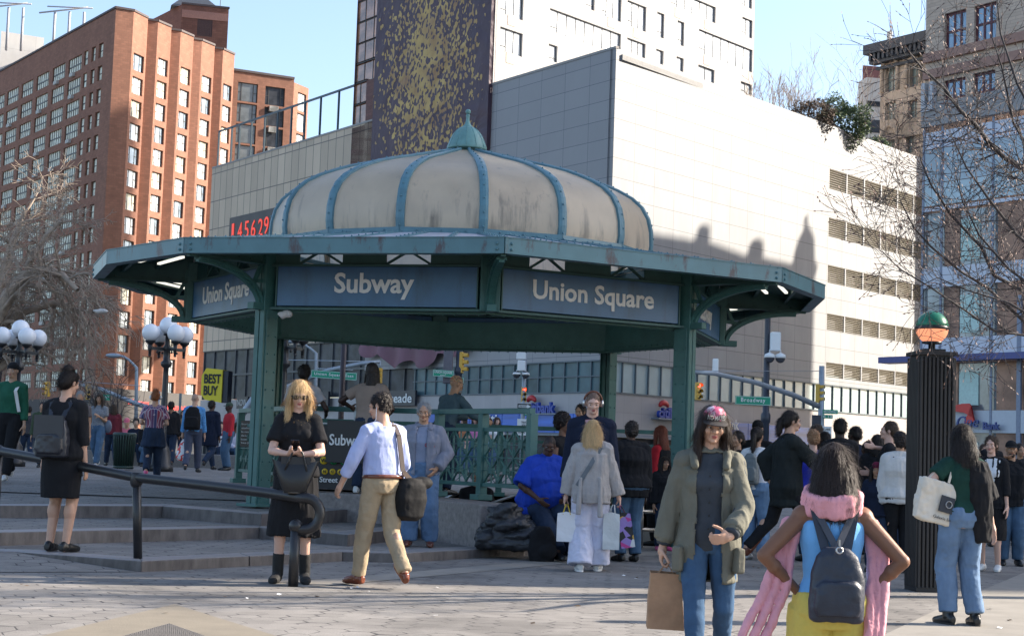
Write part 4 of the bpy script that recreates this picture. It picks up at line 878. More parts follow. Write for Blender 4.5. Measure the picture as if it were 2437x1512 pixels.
# pale concrete building behind, top left
Pg = at(216, 320, 260); FGp = Face(Pg, R(145.5)); gb_ = empty('concrete_office_building', (Pg.x, Pg.y, 0), 0, 'pale concrete office block with blue glass strip behind the brick block', 'building')
zg = FGp.uz(215, 62)[1]; M_PC = panelmat('pale_concrete', (.55, .53, .5), 6, 4, .06, (.4, .38, .36), .7, .05, noise=.06)
b = MB(); wall_mesh(b, -70, 0, 0, zg, []); part(gb_, b, 'concrete_wall', M_PC, FGp)
b = MB(); b.bb(-70, FGp.uz(120, 150)[0], -.3, .1, zg-14, zg-8); part(gb_, b, 'glass_strip', glassmat('blue', (.1, .25, .4), .1, .2, .3), FGp)
Fg2 = Face(Pg, R(70)); b = MB(); wall_mesh(b, 0, 3, 0, zg, []); part(gb_, b, 'side_wall', M_PC, Fg2)
Pb2 = at(-30, 600, 275); F3 = Face(Pb2, R(60)); b = MB(); zb2 = F3.uz(40, 80)[1]; wall_mesh(b, 0, F3.uz(105, 90)[0], 0, zb2, []); o = b.build('upper_wall', M_PC, gb_); o.location = F3.p-Vector((Pg.x, Pg.y, 0)); o.rotation_euler = (0, 0, F3.rotz())
for px, py, nm in ((165, 45, 'a'), (20, 35, 'b')):
    c = at(px, py, 262); b = MB(); zr_ = -6
    for dx in (-2.4, 0, 2.4): b.tube([(dx, 0, zr_), (dx, 0, 1.2)], .22, 6)
    b.tube([(-5, 0, .8), (3, 0, 2.0)], .15, 5); b.tube([(-4, 1, 2.2), (4, -1, 1.6)], .12, 5);
    o = b.build('rooftop_mast', mat('mast_grey', (.4, .4, .42), .5)); o.location = c; tag(o, 'grey rooftop mast frame '+('above the concrete block left of the brick roof' if nm == 'a' else 'at the very top left corner of the picture'), 'mast', 'rooftop masts')
# ---- right hand building: brick above, glass below
PR = at(2188, 1105, 105); FR = Face(PR, R(145.5)); rb = empty('bank_building', (PR.x, PR.y, 0), 0, 'tan brick building with red framed windows above a blue glass front', 'building')
zv = lambda y, px=2215: FR.uz(px, y)[1]
M_TANB = panelmat('tan_brick', (.62, .48, .37), .8, .22, .04, (.5, .38, .3), .85, .08, offset=.5, noise=.08)
M_RED = mat('maroon_frame', (.1, .018, .025), .5, var=.1); hs = []
sc_ = .5954/1.6814
def rz_pt(x, y): return ((3600+x*.5954)/1.6814, y*.5954/1.6814)
for (x0, x1, yt, yb_) in ((298, 445, 95, 345), (497, 648, 45, 298), (293, 440, 545, 790), (490, 640, 498, 752)):
    a = rz_pt(x0, yb_); c = rz_pt(x1, yt-20); u0, z0_ = FR.uz(*a); u1 = FR.uz(*c)[0]; z1_ = FR.uz(*rz_pt(x0, yt))[1]; hs.append((u0, u1, z0_, z1_))
wU = hs[0][1]-hs[0][0]; gap = hs[1][0]-hs[0][1]; per = (hs[1][1]-hs[0][0])+2.6
for base_ in (hs[0], hs[2]): hs += [(base_[0]+per, base_[0]+per+wU, base_[2], base_[3]), (base_[0]+per+wU+gap, base_[0]+per+2*wU+gap, base_[2], base_[3])]
zsplit = zv(300, 2195); U1 = 34
b = MB(); wall_mesh(b, 0, U1, zsplit, 62, hs, .3); part(rb, b, 'brick_wall', M_TANB, FR)
me = window_mesh('red_window', wU, hs[0][3]-hs[0][2], M_RED, glassmat('skyblue', (.22, .36, .5), .08, .25, .4, 1), cols=[.38, .68], fw=.16, rail=[(0, 1, .5)], dy=.05)
for h in hs: 
    o = place(me, 'window', rb, FR.pt(h[0], h[2], -.14)-Vector((PR.x, PR.y, 0)), FR.rotz()); o.scale = ((h[1]-h[0])/wU, 1, (h[3]-h[2])/(hs[0][3]-hs[0][2]))
b = MB(); pinkm = mat('terracotta', (.38, .22, .17), .8)
for yy in (141, 181): z = zv(yy, 2195); b.bb(0, U1, -.25, 0, z-.35, z+.25)
part(rb, b, 'string_course', pinkm, FR)
b = MB()
for x_ in (.6, 1.6, 2.9, 9.2, 10.0): b.bb(x_, x_+.25, -.12, 0, zsplit+12, 62)
b.bb(0, U1, -.35, 0, zsplit-.2, zsplit+1.3); part(rb, b, 'stone_cornice', mat('stone_grey', (.33, .31, .3), .7), FR)
b = MB(); b.bb(.1, .4, -.5, -.05, zsplit+1.2, zsplit+2.7); b.bb(.75, 1.05, -.5, -.05, zsplit+1.2, zsplit+2.7); b.bb(.1, 1.05, -.5, -.05, zsplit+.8, zsplit+1.19); part(rb, b, 'wall_bracket', mat('bracket_grey', (.5, .5, .52), .5), FR)
# glass front floors
bands = []
sy = lambda y: zv(y, 2200)
M_SPAN = mat('white_spandrel', (.6, .62, .7), .3, var=.05, scale=.5); M_INT = mat('warm_interior', (.36, .2, .13), .6, var=.7, scale=.35)
ys = [(512, 540, 'span'), (540, 548, 'span'), (548, 640, 'blue'), (640, 700, 'blue'), (700, 716, 'span'), (720, 872, 'warm'), (872, 900, 'span'), (0, 0, '')]
def ry(y): return sy(y)
seg = [(505, 542, M_SPAN), (546, 556, M_SPAN), (556, 640, glassmat('sky2', (.26, .33, .38), .08, .3, .3, 1)), (642, 698, glassmat('sky3', (.32, .42, .46), .08, .3, .3, 1)), (698, 716, M_SPAN), (716, 806, None), (806, 858, M_SPAN), (858, 990-62, None), (928, 980, M_SPAN)]
q2 = lambda y: (800+y*.6288)/1.6814     # second zoom rows
y_rows = [(q2(60)-0, q2(82), M_SPAN), (q2(95), q2(440), 'w'), (q2(440), q2(565), M_SPAN), (q2(565), q2(885), 'w'), (q2(885), q2(990), M_SPAN), (q2(1040), q2(1335), 'w'), (q2(1338), q2(1475), mat('sign_band', (.5, .53, .58), .4, var=.04)), (q2(1475), q2(1640), 'w')]
top_rows = [(rz_pt(0, 905)[1], rz_pt(0, 985)[1], M_SPAN), (rz_pt(0, 992)[1], rz_pt(0, 1015)[1], M_SPAN), (rz_pt(0, 1020)[1], rz_pt(0, 1245)[1], seg[2][2]), (rz_pt(0, 1250)[1], rz_pt(0, 1395)[1], seg[3][2])]
for ya, yb_, m_ in top_rows+y_rows:
    za, zb_ = FR.uz(2192, ya)[1], FR.uz(2192, yb_)[1]; zb_ = max(zb_, 0)
    if m_ == 'w':
        b = MB(); b.quad((0, .1, zb_), (U1, .1, zb_), (U1, .1, za), (0, .1, za)); part(rb, b, 'glazing', glassmat('clear_reflect', (.24, .26, .27), .07, .8, .35, 1), FR, fix=False)
        [part(rb, MB().bb(a_, c_, .02, .09, zb_, za), 'pane_fill', M_INT, FR) for a_, c_ in ((1.8, 3.0), (6, 8))]; part(rb, MB().bb(3.1, 4.6, .02, .09, zb_+.3, za-.6), 'blind', mat('mint_blind', (.5, .68, .62), .4), FR)
    else: b = MB(); b.bb(0, U1, -.1, .12, zb_, za); part(rb, b, 'spandrel' if m_ is M_SPAN else 'glass_band', m_, FR)
b = MB()
for u in (0, 1.55, 5.6, 9.6, 13.6, 17.6, 21.6, 25.6): b.bb(u, u+.16, -.14, -.08, 0, zsplit-.2)
for u in (7.6,): b.bb(u, u+.3, -.13, .09, 0, 12)
part(rb, b, 'mullions', mat('blue_mullion', (.22, .25, .33), .4), FR)
ca, cz = FR.uz(2143, 860); b = MB(); b.bb(-2.6, U1, -1.2, -.11, cz-.15, cz+.25); part(rb, b, 'canopy', mat('blue_canopy', (.06, .07, .24), .4), FR)
b = MB(); b.quad((0, 0, 0), (0, 25, 0), (0, 25, 62), (0, 0, 62)); part(rb, b, 'side_wall', M_TANB, FR, fix=False)
M_BLUL = mat('bank_letters', (.02, .05, .22), .3, var=.05); M_REDSW = mat('red_swoosh', (.6, .02, .02), .3, var=.05)
facetext('Capital', FR, rb, 2254, 1007, 21, .45, M_BLUL, bold=.02, ext=.06); facetext('One', FR, rb, 2314, 1003, 26, .45, M_BLUL, bold=.0, shear=.3, ext=.06); facetext('Bank', FR, rb, 2370, 1013, 18, .45, M_BLUL, bold=.03, ext=.06)
b = MB(); sp_ = [(2262, 976, .05), (2280, 972, .5), (2300, 971, .8), (2318, 976, 1.2), (2322, 984, 1.3), (2316, 994, .9), (2306, 1004, .15)]
u_ = [FR.uz(x, y) for x, y, _ in sp_]; vs = []
for (u, z), (_, _, w_) in zip(u_, sp_): vs += [(u, -.5, z+w_*.35), (u+w_*.2, -.5, z-w_*.35), (u, -.4, z+w_*.35), (u+w_*.2, -.4, z-w_*.35)]
fs = []
for j in range(len(u_)-1): a = 4*j; fs += [(a, a+1, a+5, a+4), (a+2, a+6, a+7, a+3), (a, a+4, a+6, a+2), (a+1, a+3, a+7, a+5)]
b.add(vs, fs); part(rb, b, 'red_swoosh', M_REDSW, FR)
# arched stone building and the small ones behind it
PQ = at(2080, 1100, 165); FQ = Face(PQ, R(145.5)); ab = empty('arched_stone_building', (PQ.x, PQ.y, 0), 0, 'weathered tan stone building with arched windows and a dark cornice', 'building')
qz = FQ.uz(2085, 150)[1]; b = MB(); qh = []
for xa, xb, yt, yb_ in ((3.0, 4.9, 0, 0),): pass
def q3(x, y): return ((3500+x*.6615)/1.6814, y*.6615/1.6814)
for x0, x1, yt, yb_ in ((60, 125, 395, 560), (208, 262, 385, 530), (200, 255, 600, 720), (60, 125, 610, 730), (60, 120, 800, 940), (185, 235, 790, 930)):
    a = q3(x0, yb_); c = q3(x1, yt); u0, z0_ = FQ.uz(*a); u1, z1_ = FQ.uz(*c); qh.append((u0, u1, z0_, z1_))
M_OLD = dirtmat('old_stone', (.55, .44, .34), .85, (.2, .16, .12), .45, .75, .35, (1, 1, 1))
wall_mesh(b, 0, 14, 0, qz, qh, .6); part(ab, b, 'stone_wall', M_OLD, FQ)
for j, h in enumerate(qh):
    me = window_mesh('arch_window', h[1]-h[0], h[3]-h[2], mat('old_frame', (.2, .17, .14), .7), glassmat('oldglass', (.2, .25, .24), .1, .5, .4), cols=[.5], fw=.1, rail=[(0, 1, .5)]); putwin(ab, FQ, h, me, dep=.4)
    if j in (0, 1, 4):
        ar = MB(); r_ = (h[1]-h[0])/2+.35; pts = [(h[0]+(h[1]-h[0])/2-r_*cos(pi*t/10), -.1, h[3]-.2+r_*sin(pi*t/10)) for t in range(11)]; ar.tube([(pts[0][0], -.1, h[2])]+pts+[(pts[-1][0], -.1, h[2])], .22, 6); part(ab, ar, 'arch_moulding', M_OLD, FQ)
b = MB(); b.bb(-1.2, 14, -1.4, 0, qz+.7, qz+1.7); b.bb(-.8, 14, -.9, 0, qz-.3, qz+.7); b.bb(-.3, 14, -.4, 0, qz-.9, qz-.6)
for j in range(24): b.bb(-.6+j*.6, -.3+j*.6, -1.2, -.9, qz+.0, qz+.69)
part(ab, b, 'cornice', mat('dark_cornice', (.035, .045, .06), .5), FQ)
b = MB(); b.bb(-.3, 14, -.3, -.001, qz-8.4, qz-7.9); b.bb(-.3, 14, -.25, -.002, qz-16, qz-15.5); part(ab, b, 'string_course', M_OLD, FQ)
b = MB(); b.quad((0, 0, 0), (0, 20, 0), (0, 20, qz), (0, 0, qz)); part(ab, b, 'side_wall', M_OLD, FQ, fix=False)
b = MB(); c_ = FQ.uz(2097, 90); b.bb(c_[0]-.2, c_[0]+.2, 1, 1.4, qz+1, qz+3.4); part(ab, b, 'chimney', mat('flue', (.5, .5, .5), .5), FQ)
PS = at(2036, 1100, 190); FSb = Face(PS, R(80)); zq = FSb.uz(2045, 155)[1]; sb = empty('small_brick_building', (PS.x, PS.y, 0), 0, 'narrow dark red building with grey rooftop unit left of the arched stone building', 'building')
b = MB(); wall_mesh(b, 0, 14, 0, zq, []); part(sb, b, 'brick_wall', mat('maroon_brick', (.14, .06, .06), .8), FSb)
z2 = FSb.uz(2040, 195)[1]; b = MB(); b.bb(-.5, 6, -2.5, -.1, z2-9, z2); part(sb, b, 'plant_room', M_PC, FSb); b = MB(); b.bb(-.4, 6, -2.6, -2.5, z2-6.5, z2-5); b.bb(-.4, 6, -2.6, -2.5, z2-3.4, z2-2.8); part(sb, b, 'vent_strip', G_DK, FSb)

# ---- buildings across the square, out of the picture to the right; their roofline shades the plaza and the white wall
def cast(px, py, X=75.0):
    u, z = FW.uz(px, py); P = FW.pt(u, z); t = (X-P.x)/SDIR.x; q = P+SDIR*t; return q.y, q.z
q6 = lambda x, y: ((2730+x*.5952)/1.6814, (800+y*.5952)/1.6814)
out = [cast(*q6(x, y)) for x, y in ((-700, 160), (-640, 170), (-640, 0), (-600, -25), (-540, -25), (-520, 20), (-520, 175), (0, 255), (80, 270), (100, 220), (110, 175), (150, 158), (185, 180), (185, 280), (435, 375), (455, 290), (480, 262), (520, 258), (545, 285), (545, 385), (745, 430), (760, 330), (780, 260), (812, 200), (825, 160), (824, 110), (832, 95), (842, 110), (842, 160), (870, 210), (888, 260), (890, 400), (910, 440), (888, 530))]
out = [(max(y, 34.6), z) for y, z in out]
y_near = 15.75+ (75-.6)*SDIR.y/SDIR.x
prof = [(y_near, -1), (y_near, 47.5)]+sorted_out if False else None
ymax = max(y for y, z in out)
poly = [(y_near, -1), (y_near, out[0][1]+.3), (min(y for y, z in out)-1, out[0][1]+.3)]+out+[(out[-1][0], -1)]
b = MB(); n_ = len(poly); b.add([(75, y, z) for y, z in poly]+[(75.6, y, z) for y, z in poly], [tuple(range(n_)), tuple(range(2*n_-1, n_-1, -1))]+[(i, n_+i, n_+(i+1) % n_, (i+1) % n_) for i in range(n_)])
west = empty('west_side_buildings', (0, 0, 0), 0, 'row of old stone buildings with gables and a turret across the square', 'building')
b.build('street_front', M_OLD, west)
b = MB(); b.bb(75.7, 95, y_near+1.2, out[-1][0]-2.2, -1, 30); b.build('rear_block', M_OLD, west)
# building south of it whose shadow falls over the crowd on the brick block
b = MB(); b.prism([(140, 226), (138.1, 233.9), (157.5, 238.8), (159.4, 230.9)], 0, 141); o = b.build('distant_tower', M_PC); tag(o, 'tall concrete tower standing out of view beyond the right edge', 'building')
# ================================================================== TREES
def branch(b, p, d, L, r, depth, rnd, droop=0.0, spread=.6, n=5, twig=.004, buds=None, segs=5, kids=4, shrink=.62, wob=.25):
    pts = [p]; rs = [r]; d = d.normalized(); nodes = []
    for i in range(segs):
        d = (d+Vector((rnd.gauss(0, wob), rnd.gauss(0, wob), rnd.gauss(0, wob)-droop))*.35).normalized(); p = p+d*(L/segs); pts.append(p); rs.append(max(twig, r*(1-.75*(i+1)/segs))); nodes.append((p, d, rs[-1]))
    b.tube(pts, rs, 5 if r > .02 else 3, caps=False)
    if buds is not None and depth == 0:
        for q, dd, _ in nodes[1:]:
            o = dd.orthogonal().normalized()*.012; s_ = buds; b.add([q, q+o+dd*s_*.6, q+dd*s_, q-o*.4+dd*s_*.5], [(0, 1, 2), (0, 2, 3)], 1)
    if depth > 0:
        for k in range(kids):
            q, dd, rr = nodes[min(len(nodes)-1, int(rnd.uniform(.15, 1)*len(nodes)))]
            s = Vector((rnd.gauss(0, 1), rnd.gauss(0, 1), rnd.gauss(0, 1))); s = (s-dd*s.dot(dd)).normalized()
            nd = (dd*(1-spread*.5)+s*spread*rnd.uniform(.6, 1.2)).normalized()
            branch(b, q, nd, L*shrink*rnd.uniform(.7, 1.15), max(twig, rr*.7), depth-1, rnd, droop*1.15, spread, n, twig, buds, max(3, segs-1), kids, shrink, wob)
M_BARK = mat('bark_shaded', (.045, .04, .042), .9, var=.3, scale=8, bump=.5, bscale=40); M_BARKL = mat('pale_bark', (.34, .27, .21), .85, var=.25, scale=6)  # dark bark colour carries the building's shade on the branches
M_BUD = mat('bud', (.1, .05, .04), .7)
# left tree
rnd = random.Random(11); tl = empty('bare_tree', at(-60, 1100, 46).xy.to_3d()+Vector((0, 0, .5)), 0, 'large bare tree with arching limb and dense drooping twigs at the left edge', 'tree')
b = MB(); base = tl.location
trk = [Vector((0, 0, 0)), Vector((.2, 0, 2)), Vector((.3, .2, 3.6))]; b.tube(trk, [.45, .36, .32], 10); b.build('trunk', M_BARK, tl)
b = MB(); D = 46
def L_(pts, rs, kids, rnd, b, base, **k):
    P = [at(x, y, D_)-base for x, y, D_ in pts]; b.tube(P, rs, 7, caps=False)
    for i in range(len(P)-1):
        for j in range(kids):
            t = rnd.random(); q = P[i].lerp(P[i+1], t); dd = (P[i+1]-P[i]).normalized(); s = Vector((rnd.gauss(0, 1), rnd.gauss(0, 1), rnd.gauss(.2, 1))).normalized()
            branch(b, q, dd*.5+s*.9, k['L']*rnd.uniform(.6, 1.2), rs[i]*.4, k['depth'], rnd, k.get('droop', 0), k.get('spread', .6), twig=k.get('twig', .006), kids=k.get('bk', 4), buds=k.get('buds'), shrink=k.get('shrink', .62))
L_([(-60, 900, 46), (-20, 780, 45), (20, 700, 45), (60, 655, 45), (110, 640, 45), (150, 655, 44.5), (185, 690, 44)], [.3, .22, .19, .16, .13, .1, .06], 5, rnd, b, base, L=1.5, depth=3, droop=.25, twig=.008, bk=4)
L_([(-40, 850, 46), (-10, 700, 47), (30, 580, 47), (60, 500, 47)], [.22, .16, .11, .06], 5, rnd, b, base, L=1.3, depth=3, droop=.12, twig=.008)
L_([(-20, 780, 46), (60, 740, 46), (130, 720, 46), (190, 740, 46), (215, 790, 46)], [.16, .12, .1, .07, .04], 5, rnd, b, base, L=1.2, depth=3, droop=.3, twig=.008)
L_([(-40, 900, 46), (20, 860, 46), (80, 830, 46), (130, 850, 46)], [.14, .1, .07, .04], 4, rnd, b, base, L=1.2, depth=3, droop=.3, twig=.008)
L_([(60, 640, 45), (110, 560, 45), (150, 520, 45)], [.1, .07, .04], 5, rnd, b, base, L=1.2, depth=3, droop=.15, twig=.008)
b.build('crown', [M_BARKL, M_BUD], tl, fix=False)
# small sapling on the left plaza
rnd = random.Random(3); c = at(272, 1098, 44); sp = empty('bare_sapling', (c.x, c.y, .6), 0, 'thin bare sapling in front of the shops on the left', 'tree'); b = MB(); b.tube([(0, 0, 0), (.05, 0, .9)], [.05, .04], 6); b.build('trunk', M_BARK, sp); b = MB()
for j in range(7): branch(b, Vector((.05, 0, .6+.08*j)), Vector((rnd.gauss(0, .5), rnd.gauss(0, .4), 1)), 1.3, .022, 2, rnd, 0, .7, twig=.006)
b.build('crown', [M_BARK, M_BUD], sp, fix=False)
# right foreground tree
rnd = random.Random(21); tr_ = empty('budding_tree', (6.6, 16.5, 0), 0, 'budding street tree whose dark branches reach in from the right edge', 'tree'); base = tr_.location
b = MB(); b.tube([(0, 0, 0), (0, -.1, 1.6), (.1, -.2, 2.4)], [.17, .14, .12], 10); b.build('trunk', M_BARK, tr_); b = MB()
lim = [([(2480, 470, 15), (2436, 404, 15), (2389, 375, 15), (2353, 340, 14.8), (2318, 294, 14.6), (2283, 262, 14.4), (2247, 212, 14.3), (2194, 163, 14.2), (2162, 124, 14)], .042),
       ([(2500, 740, 15.5), (2436, 693, 15.3), (2365, 655, 15), (2335, 588, 15), (2264, 513, 14.8), (2215, 440, 14.6), (2190, 380, 14.6)], .032),
       ([(2500, 815, 15), (2436, 797, 15), (2365, 786, 14.8), (2290, 734, 14.5), (2216, 685, 14.3), (2141, 640, 14), (2100, 600, 14)], .02),
       ([(2500, 830, 16), (2436, 764, 15.8), (2350, 685, 15.4), (2283, 644, 15), (2216, 588, 14.8), (2175, 543, 14.6), (2141, 476, 14.5)], .026),
       ([(2470, 420, 15.5), (2436, 336, 15.5), (2410, 290, 15.4), (2396, 220, 15.2), (2382, 156, 15), (2360, 90, 15)], .024),
       ([(2500, 620, 14.5), (2420, 560, 14.4), (2350, 470, 14.2), (2300, 400, 14), (2262, 320, 14)], .024),
       ([(2480, 700, 14.8), (2400, 640, 14.8), (2330, 560, 14.8), (2290, 480, 14.8), (2270, 400, 14.8)], .02),
       ([(2500, 780, 14), (2400, 720, 14), (2300, 690, 14), (2230, 660, 14), (2170, 690, 14)], .016),
       ([(2500, 350, 14), (2420, 200, 14), (2380, 80, 14), (2370, -20, 14)], .02)]
for pts, r0 in lim:
    n_ = len(pts); L_(pts, [r0*.72*(1-.72*i/(n_-1)) for i in range(n_)], 5, rnd, b, base, L=.5, depth=2, droop=-.08, spread=.55, twig=.0022, bk=3, buds=.035, shrink=.66)
    q0 = at(*pts[0])-base; b.tube([Vector((.1, -.2, 2.3)), q0.lerp(Vector((.1, -.2, 2.3)), .5)+Vector((0, 0, .3)), q0], [.07, .05, r0], 6)
b.build('crown', [M_BARK, M_BUD], tr_, fix=False)
# rooftop planting on the white building
def shrub(px, py, u0w, hgt, seed, m1, label, dens=2600, leaf=.28, ell=(3, 2, 2), stems=True):
    u, z = FW.uz(px, py); c = FW.pt(u, HT-.3, -1.1); root = empty('roof_shrub', c, FW.rotz(), label, 'shrub'); rn = random.Random(seed); f = MB()
    for j in range(dens):
        v = Vector((rn.gauss(0, 1), rn.gauss(0, 1), rn.gauss(0, 1))).normalized(); r = .55+.45*rn.random()**.4; n1 = .82+.3*vnoise(np.array([[v.x*2.2+seed, v.y*2.2, v.z*2.2]]))[0]
        p = Vector((v.x*ell[0]*r*n1, v.y*ell[1]*r*n1, v.z*ell[2]*r*n1+hgt)); a = Vector((rn.gauss(0, 1), rn.gauss(0, 1), rn.gauss(0, 1))).normalized(); t = a.orthogonal().normalized(); s = leaf*rn.uniform(.6, 1.2)
        f.add([p, p+a*s+t*s*.4, p+a*s*1.6, p+a*s-t*s*.4], [(0, 1, 2, 3)], 0 if rn.random() < .7 else 1)
    f.build('foliage', m1, root, fix=False); return root
M_LF1 = mat('leaf_green', (.075, .12, .03), .6, var=.3, scale=3); M_LF2 = mat('leaf_dark', (.04, .07, .025), .5, var=.3); M_DRY = mat('dry_leaf', (.1, .07, .05), .9, var=.3)
shrub(2030, 270, 0, 1.2, 3, [M_LF1, M_LF2], 'round dark green shrub spilling over the white wall roof edge', 7000, .22, (3.1, 2.6, 2.9))
shrub(1962, 268, 0, .8, 5, [M_DRY, mat('dry2', (.06, .045, .03), .9)], 'brown dry shrub left of the green one on the white roof', 3000, .2, (3.0, 2.0, 2.0))
shrub(2112, 335, 0, .4, 8, [M_LF1, M_LF2], 'low green shrub near the right end of the white roof', 1600, .18, (1.9, 1.3, .9))
rnd = random.Random(5)
def roofbush(px, hgt, nst, label, w_=.5, name='bare_roof_shrub', up_=1.6, dy=-2.2, grp='bare shrubs along the white roof'):
    u = FW.uz(px, 250)[0]; c = FW.pt(u, HT-.2, dy); root = empty(name, c, 0, label, 'shrub', grp); b = MB()
    for j in range(nst): branch(b, Vector((rnd.gauss(0, w_), rnd.gauss(0, .3), 0)), Vector((rnd.gauss(0, .22), rnd.gauss(0, .2), 1)), hgt*rnd.uniform(.5, 1), .035, 2, rnd, -.08, .4, twig=.014, kids=3, wob=.2)
    b.build('stems', [M_BARKL, M_BUD], root, fix=False)
for i, (px, h, n_) in enumerate(((1850, 1.8, 6), (1885, 2.9, 9), (1912, 3.4, 10), (1940, 3.5, 10), (1968, 3.0, 8))): roofbush(px, h, n_, 'bare grey shrub on the white roof, %s' % ('lowest, beside the pale tower', 'second from the pale tower', 'tall, in the middle of the bare ones', 'tallest, left of the brown shrub', 'behind the brown shrub')[i])
roofbush(2003, 7.0, 3, 'slim upright bare tree standing behind the round green shrub', .15, 'bare_roof_tree', grp=None); roofbush(2095, 6.3, 7, 'bare spreading tree in front of the arched stone building', .35, 'bare_roof_tree', grp=None); roofbush(2150, 5.0, 8, 'bare pale tree at the right end of the white roof', .7, 'bare_roof_tree', grp=None)

# ================================================================== LAMPS, SIGNALS, SIGNS
M_GLOBE = mat('globe', (.82, .82, .84), .25, var=.02)
def globe_lamp(px, D, label, ytop=755, off=None):
    zg = zs(D); c = at(px, 1050, D); root = empty('globe_lamp', (c.x, c.y, zg), .35, label, 'street lamp', 'five globe park lamps'); top = at(px, ytop, D).z-zg
    b = MB(); b.lathe([(.28, 0), (.28, .12), (.22, .16), (.2, .45), (.14, .55), (.11, .62), (.085, .7), (.065, 2.2), (.062, top-1.15), (.12, top-1.1), (.13, top-1.02), (.08, top-.98), (.075, top-.75), (.11, top-.7), (.06, top-.62), (.05, top-.42), (.1, top-.4), (.1, top-.37)], 16); b.build('post', M_BLACKM, root)
    for k in range(4):
        a = k*pi/2+.3; d = Vector((cos(a), sin(a), 0)); b = MB(); z = top-.72; b.bar(d*.05+Vector((0, 0, z)), d*.42+Vector((0, 0, z)), .06, .07); b.tube([d*.42+Vector((0, 0, z-.14)), d*.42+Vector((0, 0, z+.12))], [.03, .05], 8); b.lathe([(.04, z+.08), (.12, z+.15), (.12, z+.17)], 14, tuple(d*.42)); b.ball(tuple(d*.42+Vector((0, 0, z-.16))), .035, 8, 6); b.ball(tuple(d*.24+Vector((0, 0, z-.08))), .03, 8, 6)
        b.build('arm', M_BLACKM, root); g = MB(); g.ball(tuple(d*.42+Vector((0, 0, z+.35))), .2, 24, 16); g.build('globe', M_GLOBE, root)
    g = MB(); g.ball((0, 0, top-.18), .2, 24, 16); g.build('globe', M_GLOBE, root); return root
globe_lamp(386, 37, 'cast iron lamp with five white globes left of the kiosk')
globe_lamp(33, 37, 'cast iron lamp with white globes cut by the left picture edge', 762)
globe_lamp(668, 34, 'cast iron lamp post behind the kiosk left leg, globes hidden', 745)
b = MB(); c = at(806, 1100, 31); zt = at(806, 790, 31).z; b.tube([(c.x, c.y, .5), (c.x, c.y, zt)], .055, 10); tag(b.build('plain_post', mat('bronze_post', (.06, .045, .05), .5)), 'dark bronze post rising behind the stair railing', 'post')
def cobra(px, D, yb, yh, xh, label):
    c = at(px, yb, D); h = at(px, yh+28, D); hd = at(xh, yh, D); root = empty('street_light', (c.x, c.y, 0), 0, label, 'street light'); o = Vector((c.x, c.y, 0)); b = MB(); pts = [Vector((0, 0, 0)), h-o]
    e = hd-o; p1 = h-o
    for t in (.25, .5, .75, 1): pts.append(p1+Vector(((e.x-p1.x)*t, 0, (e.z-p1.z)*sin(t*pi/2))))
    b.tube(pts, [.11, .08]+[.06]*4, 8); b.build('pole', M_GALV, root); s_ = -1 if xh < px else 1; q = MB(); q.ball((0, 0, 0), .3, 12, 8, sc=(1.35, .55, .4)); o2 = q.build('lamp_head', M_GALV, root); o2.location = e+Vector((s_*.3, 0, 0))
cobra(325, 80, 1060, 846, 285, 'grey curved street light in front of the brick block')
cobra(752, 78, 1000, 812, 700, 'grey curved street light seen under the kiosk roof')
M_RL = bpy.data.materials.new('red_light'); M_RL.use_nodes = True; _b = M_RL.node_tree.nodes['Principled BSDF']; _b.inputs['Emission Color'].default_value = (1, .05, .02, 1); _b.inputs['Emission Strength'].default_value = 2.0
def signal(px, py, D, rz, label, lit=True, hpx=36):
    """three lamp traffic signal; faces -y turned by rz"""
    c = at(px, py, D); root = empty('traffic_signal', c, R(rz), label, 'traffic light'); root.scale = (hpx*D/FPX,)*3; b = MB(); b.bb(-.16, .16, -.1, .12, -.5, .5); 
    b.build('housing', M_YEL, root, bevel=.02)
    for j, z in enumerate((.33, 0, -.33)):
        v = MB(); n = 12; vs = []; fs = []
        for k in range(n+1):
            a = pi*(-.15)+pi*1.3*k/n; vs += [(.13*cos(a), -.1, z+.13*sin(a)), (.13*cos(a), -.34, z+.12*sin(a))]
        for k in range(n): fs.append((2*k, 2*k+1, 2*k+3, 2*k+2))
        v.add(vs, fs); v.build('visor', M_YEL, root, fix=False); l = MB(); l.ball((0, -.1, z), .115, 14, 8, sc=(1, .35, 1)); l.build('lens', M_RL if (lit and j == 0) else M_BLK, root)
    return root
def signplate(name, px0, py0, px1, py1, D, txt, m, mt, label, rz=0, frame=True, tw_=.86, th=.55, cat='sign', rows=None, tilt=0, **k):
    w_ = (px1-px0)*D/FPX/cos(R(rz)); h_ = (py1-py0)*D/FPX; c = at((px0+px1)/2, (py0+py1)/2, D); root = empty(name, c, R(rz), label, cat); root.rotation_euler[1] = R(tilt)
    b = MB(); b.bb(-w_/2, w_/2, -.015, .015, -h_/2, h_/2); b.build('plate', m, root, bevel=.003)
    if frame:
        f = MB(); t_ = h_*.05; f.bb(-w_/2+t_, w_/2-t_, -.019, -.0155, h_/2-t_*1.8, h_/2-t_); f.bb(-w_/2+t_, w_/2-t_, -.019, -.0155, -h_/2+t_, -h_/2+t_*1.8); f.bb(-w_/2+t_, -w_/2+t_*1.8, -.019, -.0155, -h_/2+t_*1.9, h_/2-t_*1.9); f.bb(w_/2-t_*1.8, w_/2-t_, -.019, -.0155, -h_/2+t_*1.9, h_/2-t_*1.9); f.build('border', M_WTXT, root)
    for (t, fx, fz, fw_, fh_) in (rows or ([(txt, 0, 0, tw_, th)] if txt else [])): text(t, root, (fx*w_, -.022, fz*h_), 0, width=w_*fw_, height=h_*fh_, mat=mt, ext=.004, **k)
    return root
M_SGRN = mat('sign_green', (.0, .27, .15), .4, var=.05); M_SWHT = mat('sign_white', (.72, .72, .7), .5, var=.04)
